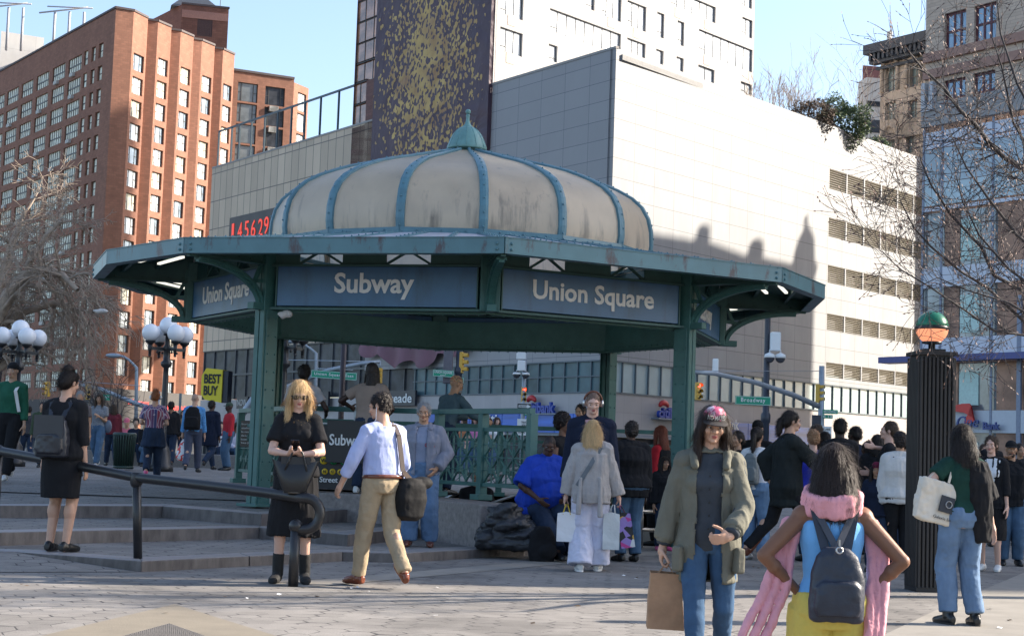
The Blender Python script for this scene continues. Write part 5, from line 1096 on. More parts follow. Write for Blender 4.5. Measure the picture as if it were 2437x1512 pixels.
# centre mast arm with sign and signal
D = 62; root = empty('signal_mast_arm', (0, 0, 0), 0, 'grey signal mast arm behind the men on the stair railing', 'mast arm'); b = MB(); P = [at(x, y, D) for x, y in ((560, 1010), (600, 950), (690, 918), (780, 880), (860, 864), (904, 860))]; b.tube(P, [.14, .12, .1, .08, .07, .06], 8)
c = at(560, 1060, D); b.tube([(P[0].x, P[0].y, 0), P[0]], .16, 10); b.tube([at(642, 855, D), at(904, 860, D)], .02, 6); b.tube([at(904, 858, D), at(905, 876, D)], .04, 6); b.tube([at(752, 876, D), at(840, 880, D)], .025, 6); b.build('arm', M_GALV, root)
signplate('street_name_sign', 740, 883, 849, 901, D-.3, 'Union Square East', M_SGRN, M_WTXT, 'long green Union Square East sign on the mast arm', bold=.01, th=.5, spacing=1.12, tilt=2)
signal(903, 893, D, -20, 'yellow traffic signal on the arm next to the man with dreadlocks', lit=False)
# black pole with blade signs
D = 58; c = at(1083, 1100, D); b = MB(); zt = at(1077, 828, D).z; cc = at(1077, 828, D); b.lathe([(.12, 0), (.12, 4), (.15, 4.05), (.15, 4.2), (.11, 4.3), (.11, zt)], 12, (c.x, c.y, 0)); root = tag(b.build('signal_pole', mat('pole_black', (.025, .03, .045), .4)), 'dark ribbed pole with green blade signs behind the bandana man', 'pole')
b = MB(); q = at(1074, 855, D); b.bb(q.x-.28, q.x+.05, q.y-.1, q.y+.4, q.z-.85, q.z+.4); tag(b.build('control_cabinet', mat('cabinet_grey', (.12, .11, .13), .5), bevel=.02), 'dark grey box high on the black signal pole', 'cabinet')
signal(1097, 862, D, 75, 'yellow traffic signal seen from the side on the black pole', lit=False, hpx=50)
signplate('street_name_sign', 1030, 880, 1079, 896, D-.3, '', M_SGRN, M_WTXT, 'green Union Square East blade sign on the black pole', rows=[('UNION SQUARE', 0, .14, .86, .42), ('EAST', 0, -.28, .25, .2)], bold=.01, tilt=2)
signplate('street_name_sign', 1079, 898, 1103, 912, D-.3, '', M_SGRN, M_WTXT, 'green E 14 St blade sign on the black pole', rows=[('E 14', -.12, -.05, .5, .55), ('ST', .28, .16, .18, .25)], bold=.01)
# camera pole
D = 75; c = at(1240, 1100, D); zt = at(1243, 832, D).z; b = MB(); b.tube([(c.x, c.y, 0), (c.x, c.y, zt)], .1, 10); tag(b.build('camera_pole', M_GALV), 'grey pole with white boxes and red signal in front of the bank', 'pole')
def cambox(px0, py0, px1, py1, D, label, dn=True):
    w_ = (px1-px0)*D/FPX; h_ = (py1-py0)*D/FPX; root = empty('camera_box', at((px0+px1)/2, (py0+py1)/2, D-.3), 0, label, 'camera'); b = MB(); b.bb(-w_/2, w_/2, -.15, .2, -h_/2, h_/2); b.build('case', M_WHITE, root, bevel=.04)
    if dn:
        for s_ in (-1, 1):
            b = MB(); x = s_*w_*.55; b.tube([(x*.6, 0, -h_*.4), (x, 0, -h_*.45), (x, 0, -h_*.62)], .03, 6); b.lathe([(.04, -h_*.58), (.17, -h_*.68), (.2, -h_*.85)], 12, (x, 0, 0)); b.ball((x, 0, -h_*.86), .17, 12, 8, mi=1); b.build('dome_camera', [M_WHITE, mat('smoke_dome', (.06, .06, .07), .15)], root)
cambox(1231, 857, 1250, 882, D, 'white camera box with two dome cameras on the grey pole'); b = MB(); q = at(1240, 843, D-.3); b.bb(q.x-.22, q.x+.22, q.y-.1, q.y+.2, q.z-.22, q.z+.22); tag(b.build('white_box', M_WHITE, bevel=.03), 'small white box at the top of the grey pole', 'box')
signal(1246, 938, D, 10, 'yellow signal showing red on the grey pole by the bank letters')
ow = signplate('one_way_sign', 1231, 960, 1264, 972, D-.4, '', M_BLK, M_BLK, 'black and white one way arrow sign on the grey camera pole', frame=False)
def arrow(root, w_, h_, words, tx):
    b = MB(); b.bb(-w_*.42, w_*.2, -.024, -.0165, -h_*.24, h_*.24); b.add([(w_*.2, -.024, -h_*.42), (w_*.47, -.024, 0), (w_*.2, -.024, h_*.42), (w_*.2, -.0165, -h_*.42), (w_*.47, -.0165, 0), (w_*.2, -.0165, h_*.42)], [(0, 1, 2), (3, 5, 4), (0, 3, 4, 1), (1, 4, 5, 2), (2, 5, 3, 0)]); b.build('arrow', M_WTXT, root); text(words, root, (tx*w_, -.028, 0), 0, width=w_*.52, height=h_*.3, mat=M_BLK, bold=.01)
arrow(ow, 33*74.6/FPX, 12*74.6/FPX, 'ONE WAY', -.1)
ow = signplate('one_way_sign', 1066, 957, 1098, 976, 56, '', M_BLK, M_BLK, 'one way arrow sign right of the bandana man', frame=False); arrow(ow, 32*56/FPX, 19*56/FPX, 'ONE WAY', -.1)
signplate('street_name_sign', 1247, 977, 1273, 988, D-.4, 'BROADWAY', M_SGRN, M_WTXT, 'small green Broadway sign under the one way arrow', frame=False, bold=.01)
signplate('route_sign', 1230, 996, 1262, 1035, 66, '', M_SWHT, M_BLK, 'white route sign with local arrow below the one way sign', rows=[('TRUCK', .05, .3, .5, .12), ('ROUTE', .1, .12, .5, .12), ('LOCAL', -.14, -.3, .5, .14)], frame=False, bold=.01)
# right: tall black pole with camera, Broadway sign, mast arm
D = 56; c = at(1819, 1100, D); cc = at(1825, 760, D); b = MB(); b.lathe([(.13, 0), (.13, 2.6), (.17, 2.65), (.17, 2.9), (.11, 3.0), (.1, cc.z-.0), (.09, cc.z+1.2)], 12, (c.x, c.y, 0)); tag(b.build('camera_pole', mat('pole_black', (.025, .03, .045), .4)), 'tall dark pole with white cameras right of the kiosk', 'pole')
cambox(1833, 790, 1856, 835, D, 'large white antenna box with dome cameras beside the tall dark pole')
b = MB(); q = at(1702, 872, 52); b.bb(q.x-.09, q.x+.09, q.y-.08, q.y+.08, q.z-.26, q.z+.26); tag(b.build('antenna_panel', M_WHITE, bevel=.03), 'small white antenna panel standing on the right mast arm', 'antenna')
D = 60; root = empty('signal_mast_arm', (0, 0, 0), 0, 'long grey mast arm sloping behind the right kiosk leg', 'mast arm'); b = MB(); b.tube([at(1640, 884, 50), at(1700, 888, 51), at(1800, 910, 54), at(1890, 940, 58), at(1945, 965, 60)], [.06, .07, .085, .1, .11], 8); c = at(1952, 1120, D); cc = at(1955, 870, D); b.tube([(c.x, c.y, 0), (cc.x, c.y, cc.z)], [.14, .1], 10); b.tube([at(1655, 882, 50), at(1950, 882, 60)], .012, 5); b.build('arm', M_GALV, root)
signal(1661, 930, 48, 25, 'yellow signal showing red beside the right kiosk leg', hpx=42); signal(1947, 935, 60, 60, 'yellow signal on the pole before the sunlit white wall', lit=False, hpx=44)
signplate('street_name_sign', 1749, 942, 1834, 963, 53, 'Broadway', M_SGRN, M_WTXT, 'large green Broadway sign behind the tall dark pole', bold=.012, th=.62, spacing=1.2, tw_=.68)
signplate('street_name_sign', 1957, 974, 1993, 984, 59.6, 'BROADWAY', M_SGRN, M_WTXT, 'green Broadway blade sign above the E 14 sign at right', frame=False, bold=.01)
signplate('street_name_sign', 1957, 986, 1981, 995, 59.6, 'E 14', M_SGRN, M_WTXT, 'green E 14 blade sign on the right signal pole', frame=False, bold=.01)
signplate('lane_sign', 1942, 1013, 1978, 1050, 55, '', M_SWHT, M_BLK, 'white right lane must turn sign behind the crowd', rows=[('RIGHT LANE', 0, .3, .8, .13), ('MUST', 0, 0, .4, .13), ('TURN', 0, -.3, .5, .13)], frame=False, bold=.01)
b = MB(); q = at(1944, 1000, 59); b.bb(q.x-.18, q.x+.12, q.y-.1, q.y+.1, q.z-.2, q.z+.2); tag(b.build('walk_signal', mat('walk_black', (.03, .03, .04), .5)), 'black pedestrian signal box on the right signal pole', 'signal')
# left mast arm
D = 70; root = empty('signal_mast_arm', (0, 0, 0), 0, 'grey mast arm in front of the brick block shops', 'mast arm'); b = MB(); b.tube([at(165, 908, D), at(240, 925, D), at(320, 958, D), at(372, 975, D)], [.06, .08, .1, .12], 8); c = at(373, 1090, D); cc = at(374, 930, D); b.tube([(cc.x, cc.y, 0), cc], .13, 8); b.tube([at(165, 905, D), at(345, 918, D)], .015, 5); b.build('arm', M_GALV, root)
signal(209, 932, D, 30, 'yellow signal hanging before the brick block, left of the grey tee woman', lit=False); signal(113, 925, 60, -30, 'yellow signal left of the woman with the black backpack', lit=False)
signplate('street_name_sign', 236, 938, 262, 951, D-.3, 'Union Sq W', M_SGRN, M_WTXT, 'green street name sign above the head of the grey tee woman', frame=False)
for x0, y0, x1, y1, t, m_, mt_, lb in ((425, 935, 431, 1000, '', mat('plank_grey', (.2, .24, .25), .6), M_BLK, 'grey narrow sign post back between the two backpack walkers'),): signplate('sign_post', x0, y0, x1, y1, 48, 'P', m_, m_, lb, frame=False)
# shop lettering on the corner building
def shopsign(px0, py0, px1, py1, F, txt, mb_, mt, hfrac, label, xoff=0, serif=False, **k):
    u0, z0 = F.uz(px0, py1); u1, z1 = F.uz(px1, py1)[0], F.uz(px0, py0)[1]; root = empty('shop_sign', F.pt(min(u0, u1), z0, .45), F.rotz(), label, 'sign'); w_ = abs(u1-u0); h_ = z1-z0
    b = MB(); b.bb(0, w_, -.1, .1, 0, h_); b.build('board', mb_, root)
    text(txt, root, (w_/2+xoff*w_, -.13, h_/2), 0, height=h_*hfrac, mat=mt, width=w_*k.pop('tw_', .8), **k); return root
M_SDARK = mat('sign_navy', (.015, .018, .03), .4)
shopsign(860, 932, 1000, 966, FG, 'DUANEreade', M_SDARK, M_WTXT, .62, 'dark shop sign with white reade lettering right of the dreadlocks man', tw_=.9, bold=.015)
shopsign(676, 934, 792, 974, FG, 'DUANEreade', M_SDARK, M_WTXT, .62, 'dark shop sign with white lettering behind the blond woman', tw_=.9, bold=.015)
shopsign(574, 944, 600, 972, FG, 'NOW', M_SDARK, M_WTXT, .55, 'small dark shop sign with white letters left of the kiosk leg', tw_=.8)
M_CITI = mat('bank_blue', (.02, .06, .35), .35, var=.1); M_REDA = mat('bank_red', (.5, .03, .03), .35)
def citi(px0, px1, py, hpx, F, out, label):
    u0, z = F.uz(px0, py); u1 = F.uz(px1, py)[0]; D = F.pt(u0).y; h_ = hpx*D/FPX; root = empty('bank_sign', F.pt(u0, z, out), F.rotz(), label, 'sign'); w_ = abs(u1-u0)
    text('citibank', root, (w_/2, 0, 0), 0, width=w_, height=h_, mat=M_CITI, bold=.03, ext=.12); b = MB(); pts = [(w_*.16-w_*.15*cos(pi*t/10), -.1, h_*.4+h_*.5*sin(pi*t/10)) for t in range(1, 10)]; b.tube(pts, [.06+.16*sin(pi*t/10) for t in range(1, 10)], 8); b.build('arc', M_REDA, root)
    b = MB(); b.bb(-.2, w_+.3, -.2, .5, -h_*.62, -h_*.5); b.build('shelf', mat('shop_canopy', (.2, .23, .27), .5), root)
citi(1268, 1332, 970, 26, FG, .45, 'blue bank lettering with red arc left of the suit man'); citi(1553, 1622, 980, 26, FW, .45, 'blue bank lettering with red arc left of the right kiosk leg')
u, z = FG.uz(1178, 997); text('citi', None, FG.pt(u, z, .5), FG.rotz(), height=.7, width=1.9, mat=M_WTXT, bold=.02, name='fascia_letters'); tag(bpy.data.objects['fascia_letters'], 'white bank letters on the blue fascia right of the bandana man', 'sign')
u, z = FW.uz(1720, 1008); o = text('citibank', None, FW.pt(u, z, .5), FW.rotz(), height=.8, width=3.0, mat=M_WTXT, bold=.02, name='fascia_letters'); tag(o, 'white bank letters on the blue fascia behind the cap woman', 'sign')
# yellow tag shaped blade sign
D = 160; c = at(507, 916, D); root = empty('tag_sign', c, R(-12), 'big yellow tag shaped sign lettered Best Buy on the store corner', 'sign'); s_ = D/FPX; b = MB(); pl = [(-25, -23), (-25, 22), (-14, 40), (27, 37), (27, -41), (-14, -35)]
b.add([(x*s_, -.5, y*s_) for x, y in pl]+[(x*s_, .9, y*s_) for x, y in pl], [tuple(range(6)), tuple(range(11, 5, -1))]+[(i, 6+i, 6+(i+1) % 6, (i+1) % 6) for i in range(6)]); b.build('tag_board', mat('tag_yellow', (.75, .6, .02), .4, var=.03), root)
text('BEST', root, (3*s_, -.55, 15*s_), 0, width=42*s_, height=23*s_, mat=M_BLK, bold=.03, ext=.02); text('BUY', root, (0*s_, -.55, -13*s_), 0, width=36*s_, height=23*s_, mat=M_BLK, bold=.03, ext=.02)
b = MB(); b.bb(27*s_, 40*s_, -.3, .8, -41*s_, 35*s_); b.build('tag_side', mat('tag_navy', (.012, .015, .03), .4), root)
# ---- subway globe on its ribbed pillar
D = 16.6; c = at(2209, 1400, D); root = empty('subway_globe_pillar', (c.x, c.y, 0), R(4), 'dark ribbed pillar topped by a green and glowing white subway globe', 'lamp pillar'); top = at(2222, 838, D).z; b = MB(); b.bb(-.17, .17, -.17, .17, .02, top-.03)
for k in range(4):
    m4 = Matrix.Rotation(k*pi/2, 3, 'Z')
    for j in range(9): x = -.165+.33*j/8; b.box(m4 @ Vector((x, -.182, (top-.06)/2+.02)), (.024, .03, top-.1), rot=m4)
b.bb(-.205, .205, -.205, .205, top-.04, top); b.bb(-.19, .19, -.19, .19, 0, .05); b.build('pillar', mat('pillar_bronze', (.018, .016, .017), .45, var=.2), root, bevel=.004)
b = MB(); b.bb(-.11, .11, -.11, .11, top, top+.03); b.lathe([(.035, top+.03), (.035, top+.08), (.1, top+.09), (.1, top+.11)], 18); b.build('neck', M_BLACKM, root)
zc = top+.25; r_ = .165; g = MB(); prof = [(r_*cos(t), zc+r_*sin(t)) for t in [R(-68+68*i/10) for i in range(11)]]; g.lathe(prof, 32)
mg = bpy.data.materials.new('lit_globe'); mg.use_nodes = True; _b = mg.node_tree.nodes['Principled BSDF']; _b.inputs['Base Color'].default_value = (.3, .12, .06, 1); _b.inputs['Emission Color'].default_value = (1, .36, .19, 1); _b.inputs['Emission Strength'].default_value = .42; _b.inputs['Roughness'].default_value = .7; _b.inputs['Specular IOR Level'].default_value = .2; g.build('lit_half', mg, root)
g = MB(); g.lathe([(r_*cos(t), zc+.01+r_*sin(t)) for t in [R(90*i/10) for i in range(11)]], 32); g.build('green_half', mat('globe_green', (.01, .17, .09), .3, var=.05), root); g = MB(); g.lathe([(r_+.002, zc-.018), (r_+.008, zc-.012), (r_+.008, zc+.012), (r_+.002, zc+.018)], 32); g.build('band', M_BLACKM, root)
# ---- black hand rail
root = empty('hand_rail', (0, 0, 0), 0, 'thick black pipe hand rail curling down to the ground beside the blond woman', 'handrail')
P2 = gp(697, 1394, 0); P1 = gp(328, 1327, .105); D2, D1 = P2.y, P1.y
b = MB(); t2 = at(690, 1250, D2); b.lathe([(.045, 0), (.045, t2.z-.02)], 14, (P2.x, P2.y, 0)); b.ball((P2.x, P2.y, t2.z), .062, 14, 10); b.build('post', M_BLACKM, root)
b = MB(); t1 = at(325, 1135, D1); b.tube([(P1.x, P1.y, .1), (t1.x, P1.y, t1.z)], .042, 14); b.lathe([(.043, t1.z-.09), (.06, t1.z-.06), (.06, t1.z+.02), (.05, t1.z+.05)], 14, (t1.x, P1.y, 0)); b.build('post', M_BLACKM, root)
P0 = at(-2, 1072, D1+1.2); b = MB(); b.tube([(P0.x, P0.y, .15), P0], .042, 12); b.ball(P0, .062, 12, 8); b.build('post', M_BLACKM, root)
pts = [at(-200, 1035, D1+2.2), P0, at(150, 1100, D1+.6), t1, at(500, 1155, (D1+D2)/2), at(640, 1172, D2+.35)]
k0 = at(715, 1183, D2); cc = at(727, 1221, D2); r_ = (cc-at(727, 1184, D2)).length
pts.append(k0)
for i in range(11): a = R(85-170*i/10); pts.append(cc+Vector((r_*cos(a)*.95, 0, r_*sin(a))))
pts.append(at(700, 1258, D2)); b = MB(); b.tube(pts, .047, 14); b.build('rail', M_BLACKM, root)
# ---- litter bin
c = at(293, 1108, 37); root = empty('litter_bin', (c.x, c.y, zs(37)), 0, 'dark green slatted litter bin left of the headphone walker', 'litter bin'); b = MB()
for k in range(26): a = 2*pi*k/26; b.tube([(.2*cos(a), .2*sin(a), .03), (.235*cos(a), .235*sin(a), .68), (.255*cos(a), .255*sin(a), .82)], .018, 5)
b.lathe([(.21, .04), (.235, .05), (.235, .09), (.2, .1)], 24); b.lathe([(.24, .76), (.265, .78), (.265, .83), (.23, .85), (.2, .83)], 24); b.build('basket', mat('bin_green', (.02, .045, .035), .4), root); b = MB(); b.lathe([(.18, .05), (.21, .78), (.2, .78), (.17, .06)], 20); b.build('liner', M_BLK, root)
pb_ = MB(); pb_.ball((0, 0, 0), .1, 10, 7, sc=(1.5, .8, .9)); pb_.ball((.12, 0, .03), .08, 9, 6); pb_.v = [(x+.02*sin(40*z+9*x), y, z+.02*sin(33*x)) for x, y, z in pb_.v]; o = pb_.build('crumpled_bag', mat('dirty_white', (.5, .47, .44), .7)); o.scale = (.55, .55, .6); o.location = at(676, 748, 21.6); tag(o, 'crumpled dirty white bag wedged under the left end of the Subway sign', 'bag')
o2 = bpy.data.objects.new('caught_bag', o.data); link(o2); o2.location = at(237, 740, 43); o2.scale = (1.1, .8, .7); tag(o2, 'white plastic bag caught in the bare tree left of the kiosk', 'bag')
# ---- taxi glimpsed through the railing
c = at(1600, 1080, 66); root = empty('taxi', (c.x, c.y, -.12), R(8), 'yellow taxi glimpsed behind the far railing', 'taxi'); b = MB(); pr = [(-2.3, .35), (-2.3, .75), (-2.1, .92), (-1.3, 1.0), (-.7, 1.42), (.7, 1.45), (1.35, 1.0), (2.1, .88), (2.3, .7), (2.3, .35)]
b.add([(x, -.88, z) for x, z in pr]+[(x, .88, z) for x, z in pr], [tuple(range(10)), tuple(range(19, 9, -1))]+[(i, 10+i, 10+(i+1) % 10, (i+1) % 10) for i in range(10)]); b.build('body', mat('taxi_yellow', (.75, .5, .02), .3, var=.03, coat=.5), root, bevel=.06)
b = MB(); b.add([(-.62, -.885, 1.36), (.6, -.885, 1.38), (1.2, -.885, 1.0), (-1.1, -.885, 1.0), (-.62, -.889, 1.36), (.6, -.889, 1.38), (1.2, -.889, 1.0), (-1.1, -.889, 1.0)], [(3, 2, 1, 0), (4, 5, 6, 7), (0, 1, 5, 4), (1, 2, 6, 5), (2, 3, 7, 6), (3, 0, 4, 7)]); b.build('side_window', M_GLASSD, root)
for x in (-1.4, 1.4):
    for y in (-.8, .8): b = MB(); b.lathe([(.15, -.09), (.32, -.1), (.34, -.05), (.34, .05), (.32, .1), (.15, .09)], 20); o = b.build('wheel', M_BLK, root); o.location = (x, y, .34); o.rotation_euler = (R(90), 0, 0)
# ================================================================== PEOPLE
def rot_to(d, upv=Vector((0, 0, 1))):
    d = d.normalized(); x = d.cross(upv)
    if x.length < 1e-4: x = Vector((1, 0, 0))
    x.normalize(); z = x.cross(d).normalized(); return Matrix((x, d, z)).transposed()
class PB(MB):
    def cone(s, a, b, ra, rb, n=12, flat=False):
        a = Vector(a); b = Vector(b); d = b-a; L = max(d.length, 1e-5); m = rot_to(d)
        prof = []
        if flat: prof = [(1e-6, 0), (ra, 0), (rb, L), (1e-6, L)]
        else:
            for i in range(5): t = pi/2*i/4; prof.append((ra*sin(t)+1e-6, -ra*cos(t)))
            for i in range(5): t = pi/2*i/4; prof.append((rb*cos(t)+1e-6, L+rb*sin(t)))
        vs = []; fs = []
        for r, y in prof:
            for k in range(n): vs.append(a + m @ Vector((r*cos(2*pi*k/n), y, r*sin(2*pi*k/n))))
        for i in range(len(prof)-1):
            for k in range(n): k2 = (k+1) % n; fs.append((i*n+k, (i+1)*n+k, (i+1)*n+k2, i*n+k2))
        fs.append(tuple(range(n))); fs.append(tuple((len(prof)-1)*n+k for k in range(n-1, -1, -1)))
        return s.add(vs, fs)
    def ell(s, c, r, m=None):
        n = 14; mm = 9; vs = []; fs = []; c = Vector(c); m = m or Matrix.Identity(3)
        for i in range(mm+1):
            t = pi*i/mm
            for k in range(n): vs.append(c + m @ Vector((r[0]*(sin(t)+1e-6)*cos(2*pi*k/n), r[1]*(sin(t)+1e-6)*sin(2*pi*k/n), -r[2]*cos(t))))
        for i in range(mm):
            for k in range(n): k2 = (k+1) % n; fs.append((i*n+k, i*n+k2, (i+1)*n+k2, (i+1)*n+k))
        fs.append(tuple(range(n-1, -1, -1))); fs.append(tuple(mm*n+k for k in range(n)))
        return s.add(vs, fs)
    def loft(s, rings, n=20, pw=2.0):
        """rings: (centre, right vector, forward vector, rx, ry)"""
        vs = []; fs = []
        for c, x, y, rx, ry in rings:
            for k in range(n):
                ca, sa = cos(2*pi*k/n), sin(2*pi*k/n); e = 2.0/pw
                vs.append(Vector(c)+Vector(x)*(rx*math.copysign(abs(ca)**e, ca))+Vector(y)*(ry*math.copysign(abs(sa)**e, sa)))
        for i in range(len(rings)-1):
            for k in range(n): k2 = (k+1) % n; fs.append((i*n+k, i*n+k2, (i+1)*n+k2, (i+1)*n+k))
        fs.append(tuple(range(n-1, -1, -1))); fs.append(tuple((len(rings)-1)*n+k for k in range(n)))
        return s.add(vs, fs)
    def rbox(s, c, size, m=None):
        s.box(c, size, 0, 0, m); return s
def remesh(pb, vox, smooth=2, disp=None, name='m', flat_z=None, solid=None):
    me = bpy.data.meshes.new(name); me.from_pydata(pb.v, [], pb.f)
    bm = bmesh.new(); bm.from_mesh(me); bmesh.ops.recalc_face_normals(bm, faces=bm.faces); bm.to_mesh(me); bm.free()
    o = bpy.data.objects.new(name, me)
    m = o.modifiers.new('r', 'REMESH'); m.mode = 'VOXEL'; m.voxel_size = vox; m.use_smooth_shade = True; m.adaptivity = 0
    if smooth: k = o.modifiers.new('s', 'SMOOTH'); k.iterations = smooth; k.factor = .5
    me2 = evaluate(o); bpy.data.meshes.remove(me)
    n = len(me2.vertices)
    if n and (disp or flat_z is not None):
        a = np.empty(n*3); me2.vertices.foreach_get('co', a); a = a.reshape(-1, 3)
        if disp:
            nn = np.empty(n*3); me2.vertex_normals.foreach_get('vector', nn); nn = nn.reshape(-1, 3)
            for amp, sc, seed in disp:
                v_ = vnoise(a*np.array(sc)+seed*17.3); v_ = (v_ if seed < 100 else (.75-np.abs(v_))*1.3); a += nn*(amp*v_)[:, None]
        if flat_z is not None: a[:, 2] = np.maximum(a[:, 2], flat_z)
        me2.vertices.foreach_set('co', a.ravel()); me2.update()
    me2.polygons.foreach_set('use_smooth', [True]*len(me2.polygons)); return me2
def ik(a, t, l1, l2, pole):
    a = Vector(a); t = Vector(t); d = t-a; L = d.length
    if L > (l1+l2)*.999: t = a+d*((l1+l2)*.999/L); d = t-a; L = d.length
    if L < abs(l1-l2)+.02: L = abs(l1-l2)+.02
    x = (l1*l1-l2*l2+L*L)/(2*L); h = math.sqrt(max(l1*l1-x*x, 0)); dn = d.normalized()
    p = Vector(pole); p = p-dn*p.dot(dn)
    if p.length < 1e-4: p = dn.orthogonal()
    return a+dn*x+p.normalized()*h, t
SKIN = {}
def skinmat(k):
    cols = {'fair': (.62, .38, .29), 'light': (.55, .32, .22), 'tan': (.42, .235, .145), 'olive': (.46, .28, .19), 'brown': (.2, .095, .055), 'dark': (.085, .042, .027), 'deep': (.05, .027, .02)}
    if k not in SKIN:
        m = mat('skin_'+k, cols[k], rough=.5, var=.07, scale=14, spec=.35); SKIN[k] = m
        b = m.node_tree.nodes['Principled BSDF']; b.inputs['Subsurface Weight'].default_value = .0
    return SKIN[k]
def cloth(name, col, rough=.9, var=.14, scale=9, bump=.14, sheen=.0, bscale=110):
    return mat('cloth_'+name, col, rough=rough, var=var, scale=scale, bump=bump, bscale=bscale, spec=.2, sheen=sheen)
def hairmat(name, col, var=.35):
    return mat('hair_'+name, col, rough=.5, var=var, scale=14, stretch=(9, 9, .7), bump=.9, bscale=14, spec=.35)
class Person:
    def __init__(s, loc, face=0, H=1.72, sex='m', bulk=1.0, lean=0, side=0, twist=0, hz=.93, hy=0, feet=None, hands=None, poles=None, kpoles=None, head=(0, 0, 0), skin='light',
                 vox=.011, label='', hold=('relax', 'relax'), barefoot=False, hd=None, fpitch=(0, 0), fyaw=(-8, 8), thin=1.0):
        s.k = H/1.72; s.vox = vox; s.sex = sex; s.bulk = bulk; s.skin = skin; s.female = sex == 'f'
        s.root = empty('person', loc, R(face), label, 'person'); s.root.scale = (s.k,)*3
        f = s.female; s.q = {}
        feet = feet or [(-.1, 0, 0), (.1, 0, 0)]; s.feet = [Vector(x) for x in feet]
        s.P = Vector((0, hy, hz)); la, sa = R(lean), R(side)
        s.up = Vector((sin(sa), sin(la)*cos(sa), cos(la)*cos(sa))).normalized(); s.fw = Vector((0, cos(la), -sin(la))).normalized()
        s.rt = s.fw.cross(s.up).normalized(); s.fw = s.up.cross(s.rt)
        q = Quaternion(s.up, R(twist)); s.rt2 = q @ s.rt; s.fw2 = q @ s.fw
        s.hips = [s.P-s.rt*.092, s.P+s.rt*.092]
        sw = (.148 if f else .17)*(1+.35*(bulk-1)); s.sw = sw
        s.sh = [s.P+s.up*.452-s.rt2*sw, s.P+s.up*.452+s.rt2*sw]; s.neck = s.P+s.up*.535
        yaw, pit, tilt = head
        hq = Quaternion(s.up, R(yaw)) @ Quaternion(s.rt, R(-pit)) @ Quaternion(s.fw, R(tilt))
        s.hu = hq @ s.up; s.hf = hq @ s.fw; s.hr = s.hf.cross(s.hu).normalized(); s.hf = s.hu.cross(s.hr)
        s.HC = s.neck + s.up*.045 + s.hu*.115 + s.hf*.018
        s.HM = Matrix((s.hr, s.hf, s.hu)).transposed()
        hands = hands or [None, None]; poles = poles or [None, None]; s.el = []; s.wr = []; s.hd = hd or [None, None]
        for i in (0, 1):
            sg = -1 if i == 0 else 1
            t = hands[i] if hands[i] is not None else (sg*(sw+.07), .05, s.sh[i].z-.56)
            pl = poles[i] if poles[i] is not None else (sg*.35, -1, -.2)
            e, w_ = ik(s.sh[i], t, .285, .255, pl); s.el.append(e); s.wr.append(w_)
        s.kn = []; s.an = []; kp = kpoles or [(0, 1, 0), (0, 1, 0)]
        s.fd = []
        for i in (0, 1):
            a = s.feet[i]+Vector((0, 0, .085)); kk, an = ik(s.hips[i], a, .435, .425, kp[i]); s.kn.append(kk); s.an.append(an)
            q = Quaternion((0, 0, 1), R(-fyaw[i])); fr = q @ Vector((0, 1, 0)); qr = Quaternion(q @ Vector((1, 0, 0)), R(-fpitch[i])); s.fd.append((qr @ fr, qr @ Vector((0, 0, 1))))
        s.hold = hold; s.body(barefoot)
    # torso section rings, inflated by t
    def ring(s, h, rx, ry, yo, t=0):
        k = max(0, min(1, (h-.05)/.3)); x = s.rt.lerp(s.rt2, k).normalized(); y = s.fw.lerp(s.fw2, k).normalized()
        return (s.P+s.up*h+y*yo, x, y, rx*(1+.0*s.bulk)+t, ry+t)
    def torso_prof(s):
        b = s.bulk; bb = 1+(b-1)*1.3
        if s.female: pr = [(-.09, .12, .09, -.005), (-.02, .168, .118, -.012), (.05, .165, .115, -.008), (.15, .128, .092, .004), (.24, .132, .097, .008), (.33, .148, .115, .012), (.41, .147, .098, .0), (.46, .118, .075, -.008), (.51, .07, .058, -.008), (.55, .05, .052, 0)]
        else: pr = [(-.09, .12, .09, -.005), (-.02, .158, .112, -.01), (.05, .158, .112, -.005), (.15, .148, .104, .004), (.24, .156, .108, .006), (.33, .172, .118, .006), (.41, .172, .108, -.002), (.46, .14, .086, -.01), (.505, .08, .064, -.01), (.55, .058, .058, 0)]
        return [(h, rx*(bb if h < .45 else 1+(b-1)*.4), ry*(1+(b-1)*1.6*(1 if h < .35 else .3)), yo+(b-1)*.06*(1 if .0 < h < .32 else 0)) for h, rx, ry, yo in pr]
    def torso(s, pb, t=0, h0=-.2, h1=1, flare=0):
        pr = [p for p in s.torso_prof()]; out = []
        def interp(h):
            for a, b in zip(pr, pr[1:]):
                if a[0] <= h <= b[0]: k = (h-a[0])/(b[0]-a[0]); return tuple(a[j]+(b[j]-a[j])*k for j in range(4))
            return pr[0] if h < pr[0][0] else pr[-1]
        hs = sorted(set([max(h0, pr[0][0]-.0)]+[p[0] for p in pr if h0 < p[0] < h1]+[min(h1, pr[-1][0])]))
        for h in hs:
            _, rx, ry, yo = interp(h); tt = t + (flare*max(0, (.15-h)/.25) if flare else 0); out.append(s.ring(h, rx, ry, yo, tt))
        pb.loft(out, pw=2.3)
        if h1 > .35 and h0 < .3 and s.female:
            for sg in (-1, 1): pb.ell(s.P+s.up*.33+s.rt2*(sg*.068)+s.fw2*.075, (.062+t*.5, .055+t*.6, .06+t*.5))
        if h1 > .48:
            for i in (0, 1): pb.cone(s.neck-s.up*.035, s.sh[i], .05+t*.7, .056+t*.8)
